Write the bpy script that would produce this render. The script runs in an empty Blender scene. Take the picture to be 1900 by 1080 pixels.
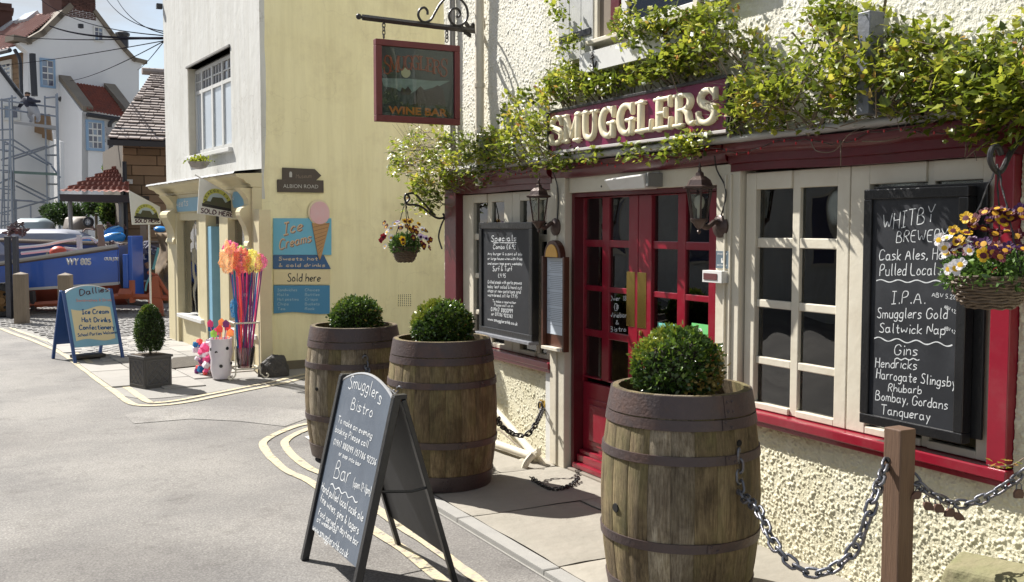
import bpy, bmesh, math, random
import numpy as np
from mathutils import Vector, Matrix, noise
sc = bpy.context.scene
R = math.radians
random.seed(7); rng = np.random.default_rng(7)
V = Vector
# ---------------------------------------------------------------- camera
CP, CY = R(3.61), R(27.8)
cam = bpy.data.cameras.new('camera'); camo = bpy.data.objects.new('camera', cam)
sc.collection.objects.link(camo); sc.camera = camo
camo.location = (0, 0, 1.6); camo.rotation_euler = (R(90) - CP, 0, -CY)
cam.lens = 36; cam.sensor_width = 36; cam.clip_end = 600; cam.clip_start = .05
# ---------------------------------------------------------------- world, sun, exposure
SUN_EL = R(46); SUN_H = V((-.43, .903, 0)).normalized()
w = bpy.data.worlds.new('World'); sc.world = w; w.use_nodes = True
nt = w.node_tree; nt.nodes.clear()
def N(t, ty, **k):
    n = t.nodes.new(ty)
    for a, b in k.items(): setattr(n, a, b)
    return n
sky = N(nt, 'ShaderNodeTexSky', sky_type='NISHITA', sun_disc=False)
sky.sun_elevation = SUN_EL; sky.sun_rotation = math.atan2(SUN_H.x, SUN_H.y)
sky.air_density = 1.0; sky.dust_density = 1.2
tc = N(nt, 'ShaderNodeTexCoord'); mp = N(nt, 'ShaderNodeMapping'); mp.inputs['Scale'].default_value = (1, 1, 3)
ns = N(nt, 'ShaderNodeTexNoise'); ns.inputs['Scale'].default_value = 2.6; ns.inputs['Detail'].default_value = 9; ns.inputs['Roughness'].default_value = .6
cr = N(nt, 'ShaderNodeValToRGB'); cr.color_ramp.elements[0].position = .40; cr.color_ramp.elements[1].position = .64
mx = N(nt, 'ShaderNodeMix', data_type='RGBA'); mx.inputs[7].default_value = (4.4, 4.55, 4.75, 1)
bg = N(nt, 'ShaderNodeBackground'); bg.inputs['Strength'].default_value = .066
wo = N(nt, 'ShaderNodeOutputWorld')
L = nt.links.new
L(tc.outputs['Generated'], mp.inputs['Vector']); L(mp.outputs[0], ns.inputs['Vector']); L(ns.outputs['Fac'], cr.inputs[0])
L(cr.outputs[0], mx.inputs[0]); L(sky.outputs[0], mx.inputs[6]); L(mx.outputs[2], bg.inputs['Color']); L(bg.outputs[0], wo.inputs[0])
sl = bpy.data.lights.new('sun', 'SUN'); sl.energy = 4.5; sl.angle = R(.55); sl.color = (1, .965, .91)
so = bpy.data.objects.new('sun', sl); sc.collection.objects.link(so)
sd = V((SUN_H.x * math.cos(SUN_EL), SUN_H.y * math.cos(SUN_EL), math.sin(SUN_EL)))
so.rotation_euler = sd.to_track_quat('Z', 'Y').to_euler(); so.location = (0, 0, 12)
sc.view_settings.view_transform = 'Standard'; sc.view_settings.look = 'None'; sc.view_settings.gamma = 1
sc.view_settings.use_curve_mapping = False; sc.view_settings.exposure = 1.13
sc.render.engine = 'CYCLES'; sc.cycles.use_denoising = True; sc.cycles.max_bounces = 7; sc.cycles.transparent_max_bounces = 12
sc.cycles.caustics_reflective = False; sc.cycles.caustics_refractive = False; sc.cycles.sample_clamp_indirect = 8
# ---------------------------------------------------------------- surveying helpers: sight lines of the photograph onto known planes
EYE = V((0, 0, 1.6)); FW = V((math.sin(CY), math.cos(CY), 0)); RT = V((math.cos(CY), -math.sin(CY), 0))
def ray(u, v):
    x = (u - 950) / 1900; y = (540 - v) / 1900
    return FW * (math.cos(CP) + y * math.sin(CP)) + RT * x + V((0, 0, -math.sin(CP) + y * math.cos(CP)))
def G(u, v, z=0.0):
    r = ray(u, v); return EYE + r * ((z - 1.6) / r.z)
def DP(u, v, d):
    return EYE + ray(u, v) * d
UP = V((0, 0, 1))
class Fr:
    """a wall frame: o origin, r to the viewer's right, u up, n towards the viewer"""
    def __init__(s, o, r, u=UP):
        s.o = V(o); s.r = V(r).normalized(); s.u = V(u).normalized(); s.n = s.r.cross(s.u).normalized()
    def p(s, a, b, c=0.0): return s.o + s.r * a + s.u * b + s.n * c
    def px(s, u, v, off=0.0):
        r = ray(u, v); o = s.o + s.n * off
        t = (o - EYE).dot(s.n) / r.dot(s.n); q = EYE + r * t - o
        return q.dot(s.r), q.dot(s.u)
    def sx(s, u, v, off=0.0): return s.px(u, v, off)[0]
    def sz(s, u, v, off=0.0): return s.px(u, v, off)[1]
# ---------------------------------------------------------------- mesh builder
WL = {}
def wloc(o): return WL.get(o.name, V((0, 0, 0))) if o else V((0, 0, 0))
class MB:
    def __init__(s): s.v = []; s.f = []; s.m = []; s.cm = 0
    def add(s, vs, fs):
        b = len(s.v); s.v += [tuple(x) for x in vs]; s.f += [tuple(b + i for i in f) for f in fs]; s.m += [s.cm] * len(fs); return s
    def mat(s, i): s.cm = i; return s
    def hexa(s, c):
        return s.add(c, [(0, 3, 2, 1), (4, 5, 6, 7), (0, 1, 5, 4), (1, 2, 6, 5), (2, 3, 7, 6), (3, 0, 4, 7)])
    def box(s, x0, x1, y0, y1, z0, z1):
        return s.hexa([(x0, y0, z0), (x1, y0, z0), (x1, y1, z0), (x0, y1, z0), (x0, y0, z1), (x1, y0, z1), (x1, y1, z1), (x0, y1, z1)])
    def fb(s, fr, a0, a1, b0, b1, c0, c1):
        if a0 > a1: a0, a1 = a1, a0
        if b0 > b1: b0, b1 = b1, b0
        return s.hexa([fr.p(a0, b0, c0), fr.p(a0, b0, c1), fr.p(a1, b0, c1), fr.p(a1, b0, c0), fr.p(a0, b1, c0), fr.p(a0, b1, c1), fr.p(a1, b1, c1), fr.p(a1, b1, c0)])
    def prism(s, fr, poly, c0, c1):
        ar = sum(poly[i][0] * poly[(i + 1) % len(poly)][1] - poly[(i + 1) % len(poly)][0] * poly[i][1] for i in range(len(poly)))
        if ar < 0: poly = poly[::-1]
        n = len(poly); vs = [fr.p(a, b, c1) for a, b in poly] + [fr.p(a, b, c0) for a, b in poly]
        fs = [tuple(range(n)), tuple(range(2 * n - 1, n - 1, -1))] + [(i, n + i, n + (i + 1) % n, (i + 1) % n) for i in range(n)]
        return s.add(vs, fs)
    def tube(s, pts, r, k=8, cap=True, flat=1.0):
        pts = [V(p) for p in pts]; n = len(pts)
        rr = r if isinstance(r, (list, tuple)) else [r] * n
        T = []
        for i in range(n):
            a = pts[max(0, i - 1)]; b = pts[min(n - 1, i + 1)]; d = b - a
            T.append(d.normalized() if d.length > 1e-9 else V((0, 0, 1)))
        a = V((0, 0, 1)) if abs(T[0].z) < .9 else V((1, 0, 0))
        X = T[0].cross(a).normalized(); vs = []
        for i in range(n):
            X = (X - T[i] * X.dot(T[i])); X = X.normalized() if X.length > 1e-6 else T[i].orthogonal().normalized()
            Yv = T[i].cross(X)
            for j in range(k):
                t = 2 * math.pi * j / k; vs.append(pts[i] + X * (math.cos(t) * rr[i]) + Yv * (math.sin(t) * rr[i] * flat))
        fs = [(i * k + j, i * k + (j + 1) % k, (i + 1) * k + (j + 1) % k, (i + 1) * k + j) for i in range(n - 1) for j in range(k)]
        if cap: fs += [tuple(range(k - 1, -1, -1)), tuple(range((n - 1) * k, n * k))]
        return s.add(vs, fs)
    def lathe(s, c, prof, k=24, cap=True, ax=UP, xa=None):
        c = V(c); ax = V(ax).normalized(); xa = V(xa) if xa else (ax.orthogonal().normalized() if abs(ax.z) < .99 else V((1, 0, 0))); ya = ax.cross(xa)
        vs = [c + ax * z + xa * (math.cos(2 * math.pi * j / k) * r) + ya * (math.sin(2 * math.pi * j / k) * r) for r, z in prof for j in range(k)]
        n = len(prof)
        fs = [(i * k + j, i * k + (j + 1) % k, (i + 1) * k + (j + 1) % k, (i + 1) * k + j) for i in range(n - 1) for j in range(k)]
        if cap: fs += [tuple(range(k - 1, -1, -1)), tuple(range((n - 1) * k, n * k))]
        return s.add(vs, fs)
    def ball(s, c, r, k=10, sz=1.0):
        m = max(4, k // 2); return s.lathe(c, [(max(1e-4, r * math.sin(math.pi * i / m)), -r * sz * math.cos(math.pi * i / m)) for i in range(m + 1)], k, cap=False)
    def build(s, name, mats, parent=None, smooth=False, bevel=0, kind=None, origin=None, label=None, seg=2):
        if not isinstance(mats, (list, tuple)): mats = [mats]
        me = bpy.data.meshes.new(name)
        if parent is None and origin is None:
            if kind: origin = V((0, 0, 0))
            else:
                a = np.array(s.v); origin = V(((a[:, 0].min() + a[:, 0].max()) / 2, (a[:, 1].min() + a[:, 1].max()) / 2, a[:, 2].min()))
        off = wloc(parent) if parent else V(origin)
        me.from_pydata([(x - off.x, y - off.y, z - off.z) for x, y, z in s.v], [], s.f)
        for m in mats: me.materials.append(m)
        if len(mats) > 1: me.polygons.foreach_set('material_index', s.m)
        if smooth:
            me.polygons.foreach_set('use_smooth', [True] * len(me.polygons))
            if smooth != 2: me.set_sharp_from_angle(angle=R(40))
        o = bpy.data.objects.new(name, me); sc.collection.objects.link(o)
        if parent: o.parent = parent; WL[o.name] = off
        else: o.location = off; WL[o.name] = off.copy()
        if kind: o['kind'] = kind
        if label: o['label'] = label
        if bevel:
            b = o.modifiers.new('bevel', 'BEVEL'); b.width = bevel; b.segments = seg; b.limit_method = 'ANGLE'; b.angle_limit = R(50)
        return o
def thing(name, label, cat, loc, group=None):
    o = bpy.data.objects.new(name, None); sc.collection.objects.link(o); o.location = loc; o.empty_display_size = .1
    WL[o.name] = V(loc); o['label'] = label; o['category'] = cat
    if group: o['group'] = group
    return o
def tag(o, label, cat, group=None):
    o['label'] = label; o['category'] = cat
    if group: o['group'] = group
    return o
def kids(o): return [c for c in o.children]
def copy_tree(o, loc, label=None, rz=None, parent=None):
    c = o.copy(); sc.collection.objects.link(c); c.location = loc
    if rz is not None: c.rotation_euler = (0, 0, rz)
    if label: c['label'] = label
    WL[c.name] = V(loc)
    for ch in o.children:
        d = ch.copy(); sc.collection.objects.link(d); d.parent = c
        for g in ch.children:
            e = g.copy(); sc.collection.objects.link(e); e.parent = d
    return c
def inst(name, me, parent, M, mod=None):
    o = bpy.data.objects.new(name, me); sc.collection.objects.link(o); o.parent = parent; o.matrix_local = M; return o
def meshof(mb, name, mats, smooth=False):
    me = bpy.data.meshes.new(name); me.from_pydata(mb.v, [], mb.f)
    for m in (mats if isinstance(mats, (list, tuple)) else [mats]): me.materials.append(m)
    if len(me.materials) > 1: me.polygons.foreach_set('material_index', mb.m)
    if smooth:
        me.polygons.foreach_set('use_smooth', [True] * len(me.polygons))
        if smooth != 2: me.set_sharp_from_angle(angle=R(40))
    return me
def npmesh(name, verts, faces, mat, smooth=False, col=None, parent=None, kind=None, origin=None):
    me = bpy.data.meshes.new(name); v = np.asarray(verts, dtype=np.float32); f = np.asarray(faces, dtype=np.int32)
    off = wloc(parent) if parent else (V(origin) if origin is not None else V((0, 0, 0)))
    v = v - np.array(off, dtype=np.float32)
    nf, k = f.shape; me.vertices.add(len(v)); me.loops.add(nf * k); me.polygons.add(nf)
    me.vertices.foreach_set('co', v.ravel()); me.loops.foreach_set('vertex_index', f.ravel())
    me.polygons.foreach_set('loop_start', np.arange(nf, dtype=np.int32) * k); me.polygons.foreach_set('loop_total', np.full(nf, k, dtype=np.int32))
    if smooth: me.polygons.foreach_set('use_smooth', np.ones(nf, dtype=bool))
    me.update(); me.validate()
    if col is not None:
        a = me.attributes.new('tone', 'FLOAT', 'FACE'); a.data.foreach_set('value', np.asarray(col, dtype=np.float32))
    for m in (mat if isinstance(mat, (list, tuple)) else [mat]): me.materials.append(m)
    o = bpy.data.objects.new(name, me); sc.collection.objects.link(o)
    if parent: o.parent = parent
    else: o.location = off
    WL[o.name] = V(off)
    if kind: o['kind'] = kind
    return o
# ---------------------------------------------------------------- materials
MATS = {}
def mat(name, col, rough=.6, col2=None, scale=6.0, contrast=.5, bump=0.0, bscale=40.0, metal=0.0, spec=.5, detail=6, dirt=None, dscale=1.5, damt=.5, stretch=None, objrand=0.0, coat=0.0, bdist=.01, trans=0.0):
    if name in MATS: return MATS[name]
    m = bpy.data.materials.new(name); m.use_nodes = True; t = m.node_tree; b = t.nodes['Principled BSDF']; l = t.links.new
    b.inputs['Roughness'].default_value = rough; b.inputs['Metallic'].default_value = metal; b.inputs['Specular IOR Level'].default_value = spec
    b.inputs['Base Color'].default_value = (*col, 1); b.inputs['Coat Weight'].default_value = coat
    g = N(t, 'ShaderNodeTexCoord'); mpn = N(t, 'ShaderNodeMapping'); l(g.outputs['Object'], mpn.inputs[0])
    if stretch: mpn.inputs['Scale'].default_value = stretch
    if objrand:
        oi0 = N(t, 'ShaderNodeObjectInfo'); m0 = N(t, 'ShaderNodeMath', operation='MULTIPLY'); m0.inputs[1].default_value = 37; l(oi0.outputs['Random'], m0.inputs[0]); l(m0.outputs[0], mpn.inputs['Location'])
    out = None
    if col2 is not None:
        n = N(t, 'ShaderNodeTexNoise'); n.inputs['Scale'].default_value = scale; n.inputs['Detail'].default_value = detail; n.inputs['Roughness'].default_value = .62
        l(mpn.outputs[0], n.inputs['Vector'])
        r = N(t, 'ShaderNodeMapRange'); r.inputs[1].default_value = .5 - contrast * .5; r.inputs[2].default_value = .5 + contrast * .5; l(n.outputs['Fac'], r.inputs[0])
        x = N(t, 'ShaderNodeMix', data_type='RGBA'); x.inputs[6].default_value = (*col, 1); x.inputs[7].default_value = (*col2, 1)
        l(r.outputs[0], x.inputs[0]); out = x.outputs[2]
    if dirt is not None:
        n = N(t, 'ShaderNodeTexNoise'); n.inputs['Scale'].default_value = dscale; n.inputs['Detail'].default_value = 9; n.inputs['Roughness'].default_value = .68
        l(g.outputs['Object'], n.inputs['Vector'])
        r = N(t, 'ShaderNodeMapRange'); r.inputs[1].default_value = .5; r.inputs[2].default_value = .78; r.inputs[4].default_value = damt; l(n.outputs['Fac'], r.inputs[0])
        x = N(t, 'ShaderNodeMix', data_type='RGBA'); x.inputs[6].default_value = (*col, 1); x.inputs[7].default_value = (*dirt, 1)
        if out: l(out, x.inputs[6])
        l(r.outputs[0], x.inputs[0]); out = x.outputs[2]
    if objrand:
        oi = N(t, 'ShaderNodeObjectInfo'); r = N(t, 'ShaderNodeMapRange'); r.inputs[3].default_value = 1 - objrand; r.inputs[4].default_value = 1 + objrand
        l(oi.outputs['Random'], r.inputs[0]); h = N(t, 'ShaderNodeHueSaturation'); h.inputs['Color'].default_value = (*col, 1)
        if out: l(out, h.inputs['Color'])
        l(r.outputs[0], h.inputs['Value']); out = h.outputs[0]
    if out: l(out, b.inputs['Base Color'])
    if bump:
        n = N(t, 'ShaderNodeTexNoise'); n.inputs['Scale'].default_value = bscale; n.inputs['Detail'].default_value = 6; l(mpn.outputs[0], n.inputs['Vector'])
        bp = N(t, 'ShaderNodeBump'); bp.inputs['Strength'].default_value = bump; bp.inputs['Distance'].default_value = bdist
        l(n.outputs['Fac'], bp.inputs['Height']); l(bp.outputs[0], b.inputs['Normal'])
    if trans:
        tb = N(t, 'ShaderNodeBsdfTranslucent'); ms = N(t, 'ShaderNodeMixShader'); ms.inputs[0].default_value = trans
        if out: l(out, tb.inputs[0])
        else: tb.inputs[0].default_value = (*col, 1)
        l(b.outputs[0], ms.inputs[1]); l(tb.outputs[0], ms.inputs[2]); l(ms.outputs[0], t.nodes['Material Output'].inputs[0])
    MATS[name] = m; return m
def leafmat(name, stops, rough=.38, trans=.35, spec=.5):
    m = bpy.data.materials.new(name); m.use_nodes = True; t = m.node_tree; b = t.nodes['Principled BSDF']; l = t.links.new
    a = N(t, 'ShaderNodeAttribute', attribute_name='tone'); c = N(t, 'ShaderNodeValToRGB'); l(a.outputs['Fac'], c.inputs[0])
    e = c.color_ramp.elements
    while len(e) < len(stops): e.new(.5)
    for i, (p, q) in enumerate(stops): e[i].position = p; e[i].color = (*q, 1)
    l(c.outputs[0], b.inputs['Base Color']); b.inputs['Roughness'].default_value = rough; b.inputs['Specular IOR Level'].default_value = spec
    tb = N(t, 'ShaderNodeBsdfTranslucent'); l(c.outputs[0], tb.inputs[0]); ms = N(t, 'ShaderNodeMixShader'); ms.inputs[0].default_value = trans
    l(b.outputs[0], ms.inputs[1]); l(tb.outputs[0], ms.inputs[2]); l(ms.outputs[0], t.nodes['Material Output'].inputs[0]); MATS[name] = m; return m
def glassmat(name, tint=(.8, .85, .85), rough=.0, refl=1.0):
    m = bpy.data.materials.new(name); m.use_nodes = True; t = m.node_tree; t.nodes.remove(t.nodes['Principled BSDF']); l = t.links.new
    tr = N(t, 'ShaderNodeBsdfTransparent'); tr.inputs[0].default_value = (*tint, 1); gl = N(t, 'ShaderNodeBsdfGlossy'); gl.inputs['Roughness'].default_value = rough; gl.inputs[0].default_value = (1, 1, 1, 1)
    fr = N(t, 'ShaderNodeFresnel'); fr.inputs['IOR'].default_value = 1.5; ml = N(t, 'ShaderNodeMath', operation='MULTIPLY', use_clamp=True); ml.inputs[1].default_value = refl; l(fr.outputs[0], ml.inputs[0])
    g = N(t, 'ShaderNodeTexCoord'); n = N(t, 'ShaderNodeTexNoise'); n.inputs['Scale'].default_value = 2.5; n.inputs['Detail'].default_value = 1; l(g.outputs['Object'], n.inputs['Vector'])
    bp = N(t, 'ShaderNodeBump'); bp.inputs['Strength'].default_value = .12; bp.inputs['Distance'].default_value = .05; l(n.outputs['Fac'], bp.inputs['Height']); l(bp.outputs[0], gl.inputs['Normal'])
    ms = N(t, 'ShaderNodeMixShader'); l(ml.outputs[0], ms.inputs[0]); l(tr.outputs[0], ms.inputs[1]); l(gl.outputs[0], ms.inputs[2]); l(ms.outputs[0], t.nodes['Material Output'].inputs[0]); MATS[name] = m; return m
M_cream = mat('cream_paint', (.66, .615, .505), .45, (.585, .53, .42), 5, .5, .15, 30, dirt=(.42, .34, .24), dscale=3, damt=.35)
M_white = mat('white_paint', (.70, .70, .67), .45, (.62, .61, .58), 7, .5, dirt=(.45, .42, .36), dscale=5, damt=.3)
M_maroon = mat('maroon_gloss', (.115, .006, .013), .36, (.08, .005, .010), 8, .6, .12, 25, coat=.12, dirt=(.07, .03, .03), dscale=6, damt=.35)
M_red = mat('red_gloss', (.255, .007, .022), .28, (.205, .007, .02), 8, .6, .1, 25, coat=.3, dirt=(.26, .10, .10), dscale=7, damt=.3)
M_dash = mat('roughcast', (.80, .785, .70), .85, (.72, .69, .58), 9, .5, .9, 130, dirt=(.46, .44, .32), dscale=1.4, damt=.45, bdist=.004)
M_dashlow = mat('roughcast_cream', (.74, .71, .55), .85, (.66, .61, .43), 12, .5, .9, 130, dirt=(.42, .38, .20), dscale=2.2, damt=.5, bdist=.004)
M_yellow = mat('yellow_render', (.90, .83, .54), .85, (.84, .76, .45), 1.2, .6, .35, 9, dirt=(.60, .51, .31), dscale=1.6, damt=.65, bdist=.025, stretch=(1, 1, .55))
M_wrend = mat('white_render', (.64, .64, .605), .85, (.58, .575, .54), 2.0, .5, .3, 10, dirt=(.42, .41, .37), dscale=1.3, damt=.45, bdist=.02, stretch=(1, 1, .6))
M_black = mat('black_paint', (.007, .007, .008), .34, (.016, .016, .017), 12, .6, .2, 60, coat=.12)
M_blackm = mat('black_iron', (.02, .02, .022), .4, (.05, .045, .042), 30, .6, .3, 60, metal=.3)
M_slate = mat('chalkboard', (.009, .010, .012), .5, (.036, .038, .044), 3.5, .8, spec=.35, dirt=(.075, .078, .085), dscale=6, damt=.35)
M_slate2 = mat('chalkboard_dusty', (.055, .070, .095), .42, (.13, .155, .19), 4, .9, spec=.5, stretch=(1, 1, .5), dirt=(.19, .21, .25), dscale=5, damt=.35)  # sky's blue-grey sheen put into the board colour, along with chalk dust
M_chalk = mat('chalk', (.80, .81, .80), .9, (.30, .32, .34), 70, 1.0)
M_glass = glassmat('window_glass', (.70, .74, .72), 0.0, 1.8)
M_glass2 = glassmat('lamp_glass', (.86, .88, .84), 0.05, 1.2)
M_skyglass = glassmat('upper_glass', (.25, .3, .32), 0.0, 2.2)
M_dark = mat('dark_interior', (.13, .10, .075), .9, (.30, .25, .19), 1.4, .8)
M_steel = mat('galvanised_steel', (.20, .21, .24), .42, (.11, .11, .12), 40, .7, .25, 90, metal=.75, dirt=(.16, .08, .04), dscale=12, damt=.5)
M_rusty = mat('rusty_steel', (.17, .085, .055), .65, (.09, .06, .05), 25, .7, .4, 90, metal=.3)
M_hoop = mat('hoop_iron', (.088, .062, .058), .52, (.055, .042, .042), 14, .8, .35, 70, metal=.25, dirt=(.17, .08, .045), dscale=5, damt=.5)
M_stone = mat('flagstone', (.325, .295, .245), .85, (.245, .225, .185), 4, .7, .5, 18, dirt=(.20, .19, .15), dscale=2.2, damt=.5, bdist=.012, objrand=.14)
M_kerb = mat('kerb_concrete', (.31, .30, .275), .85, (.25, .242, .225), 9, .6, .4, 90, objrand=.06, bdist=.004)
M_post = mat('brown_timber', (.155, .088, .052), .65, (.08, .046, .028), 9, .8, .4, 30, stretch=(6, 6, .5), bdist=.006)
M_greyw = mat('weathered_timber', (.27, .215, .155), .75, (.16, .13, .095), 9, .8, .5, 30, stretch=(6, 6, .5), bdist=.008)
M_brass = mat('brass', (.62, .44, .13), .22, (.5, .33, .09), 6, .6, metal=.95)
M_lead = mat('lead_flashing', (.42, .42, .42), .5, (.28, .28, .28), 6, .6, .4, 18, metal=.1, dirt=(.62, .60, .55), dscale=3, damt=.7)
M_brown = mat('brown_gloss', (.10, .035, .018), .35, (.06, .02, .012), 8, .6, .1, 40)
M_shutter = mat('grey_white_boards', (.52, .52, .50), .6, (.40, .40, .39), 7, .8, .3, 30, stretch=(4, 4, .6), dirt=(.16, .16, .16), dscale=8, damt=.6)
# barrel stave oak, with moss and dark stains
def oakmat(name, ca, cb, moss, mamt):
    m = bpy.data.materials.new(name); m.use_nodes = True; t = m.node_tree; b = t.nodes['Principled BSDF']; l = t.links.new; g = N(t, 'ShaderNodeTexCoord'); oi = N(t, 'ShaderNodeObjectInfo')
    of_ = N(t, 'ShaderNodeVectorMath', operation='SCALE'); of_.inputs[0].default_value = (31, 17, 43); l(oi.outputs['Random'], of_.inputs['Scale']); ad = N(t, 'ShaderNodeVectorMath', operation='ADD'); l(g.outputs['Object'], ad.inputs[0]); l(of_.outputs[0], ad.inputs[1])
    def nz(sc_, st, det=8, ro=.65):
        mp_ = N(t, 'ShaderNodeMapping'); mp_.inputs['Scale'].default_value = st; l(ad.outputs[0], mp_.inputs[0]); n = N(t, 'ShaderNodeTexNoise'); n.inputs['Scale'].default_value = sc_; n.inputs['Detail'].default_value = det; n.inputs['Roughness'].default_value = ro; n.inputs['Distortion'].default_value = .4; l(mp_.outputs[0], n.inputs['Vector']); return n.outputs['Fac']
    def ramp(i, p0, c0_, p1, c1_):
        c = N(t, 'ShaderNodeValToRGB'); e = c.color_ramp.elements; e[0].position = p0; e[0].color = (*c0_, 1); e[1].position = p1; e[1].color = (*c1_, 1); l(i, c.inputs[0]); return c.outputs[0]
    def mixn(a, b_, f=1.0, mode='MULTIPLY', fin=None):
        x = N(t, 'ShaderNodeMix', data_type='RGBA', blend_type=mode); x.inputs[0].default_value = f; l(a, x.inputs[6]); l(b_, x.inputs[7]) if not isinstance(b_, tuple) else setattr(x.inputs[7], 'default_value', (*b_, 1))
        if fin: l(fin, x.inputs[0])
        return x.outputs[2]
    grain = nz(9, (9, 9, .9)); fine = nz(30, (6, 6, .25), 10, .75); bl = nz(2.6, (1.6, 1.6, 1), 9, .7); bl2 = nz(5, (1, 1, .7), 9, .72)
    c = ramp(grain, .34, cb, .66, ca); c = mixn(c, ramp(fine, .38, (.42, .38, .33), .54, (1, 1, 1)), .85)
    mf = N(t, 'ShaderNodeMapRange'); mf.inputs[1].default_value = .46; mf.inputs[2].default_value = .66; mf.inputs[4].default_value = mamt; l(bl, mf.inputs[0]); c = mixn(c, moss, fin=mf.outputs[0], mode='MIX')
    c = mixn(c, ramp(bl2, .38, (.42, .38, .34), .60, (1.1, 1.08, 1.02)), .9); r = N(t, 'ShaderNodeMapRange'); r.inputs[3].default_value = .82; r.inputs[4].default_value = 1.15; l(oi.outputs['Random'], r.inputs[0]); h = N(t, 'ShaderNodeHueSaturation'); l(c, h.inputs['Color']); l(r.outputs[0], h.inputs['Value']); l(h.outputs[0], b.inputs['Base Color'])
    b.inputs['Roughness'].default_value = .7; b.inputs['Specular IOR Level'].default_value = .35; bp = N(t, 'ShaderNodeBump'); bp.inputs['Strength'].default_value = .9; bp.inputs['Distance'].default_value = .006; l(fine, bp.inputs['Height']); b2 = N(t, 'ShaderNodeBump'); b2.inputs['Strength'].default_value = .6; b2.inputs['Distance'].default_value = .01; l(grain, b2.inputs['Height']); l(bp.outputs[0], b2.inputs['Normal']); l(b2.outputs[0], b.inputs['Normal'])
    return m
M_oak = oakmat('old_oak', (.30, .23, .13), (.15, .11, .06), (.165, .155, .06), .7)
M_oak2 = oakmat('grey_oak', (.40, .35, .27), (.20, .16, .11), (.19, .16, .08), .4)
M_soil = mat('soil', (.05, .035, .022), .95, (.09, .065, .04), 40, .8, .8, 60, bdist=.02)
def cracks(m, sc_, amt, streak=0.0):
    t = m.node_tree; b = t.nodes['Principled BSDF']; src = b.inputs['Base Color'].links[0].from_socket; l = t.links.new; g = N(t, 'ShaderNodeTexCoord'); nz = N(t, 'ShaderNodeTexNoise'); nz.inputs['Scale'].default_value = 2.5; nz.inputs['Detail'].default_value = 7; l(g.outputs['Object'], nz.inputs['Vector'])
    ad = N(t, 'ShaderNodeVectorMath', operation='ADD'); l(g.outputs['Object'], ad.inputs[0]); l(nz.outputs['Color'], ad.inputs[1]); vo = N(t, 'ShaderNodeTexVoronoi', feature='DISTANCE_TO_EDGE'); vo.inputs['Scale'].default_value = sc_; l(ad.outputs[0], vo.inputs['Vector'])
    c = N(t, 'ShaderNodeValToRGB'); e = c.color_ramp.elements; e[0].color = (.55, .5, .45, 1); e[1].position = .006; e[1].color = (1, 1, 1, 1); l(vo.outputs['Distance'], c.inputs[0]); x = N(t, 'ShaderNodeMix', data_type='RGBA', blend_type='MULTIPLY'); x.inputs[0].default_value = amt; l(src, x.inputs[6]); l(c.outputs[0], x.inputs[7]); out = x.outputs[2]
    if streak:
        mp_ = N(t, 'ShaderNodeMapping'); mp_.inputs['Scale'].default_value = (5, 5, .35); l(g.outputs['Object'], mp_.inputs[0]); n2 = N(t, 'ShaderNodeTexNoise'); n2.inputs['Scale'].default_value = 1.5; n2.inputs['Detail'].default_value = 8; n2.inputs['Roughness'].default_value = .7; l(mp_.outputs[0], n2.inputs['Vector'])
        c2 = N(t, 'ShaderNodeValToRGB'); e = c2.color_ramp.elements; e[0].position = .38; e[0].color = (.78, .76, .72, 1); e[1].position = .58; e[1].color = (1, 1, 1, 1); l(n2.outputs[0], c2.inputs[0]); x2 = N(t, 'ShaderNodeMix', data_type='RGBA', blend_type='MULTIPLY'); x2.inputs[0].default_value = streak; l(out, x2.inputs[6]); l(c2.outputs[0], x2.inputs[7]); out = x2.outputs[2]
    l(out, b.inputs['Base Color'])
cracks(M_yellow, .5, .16, .4); cracks(M_wrend, .9, .4, .5); cracks(M_dash, .8, .2, .45); cracks(M_dashlow, .8, .2, .35)
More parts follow.
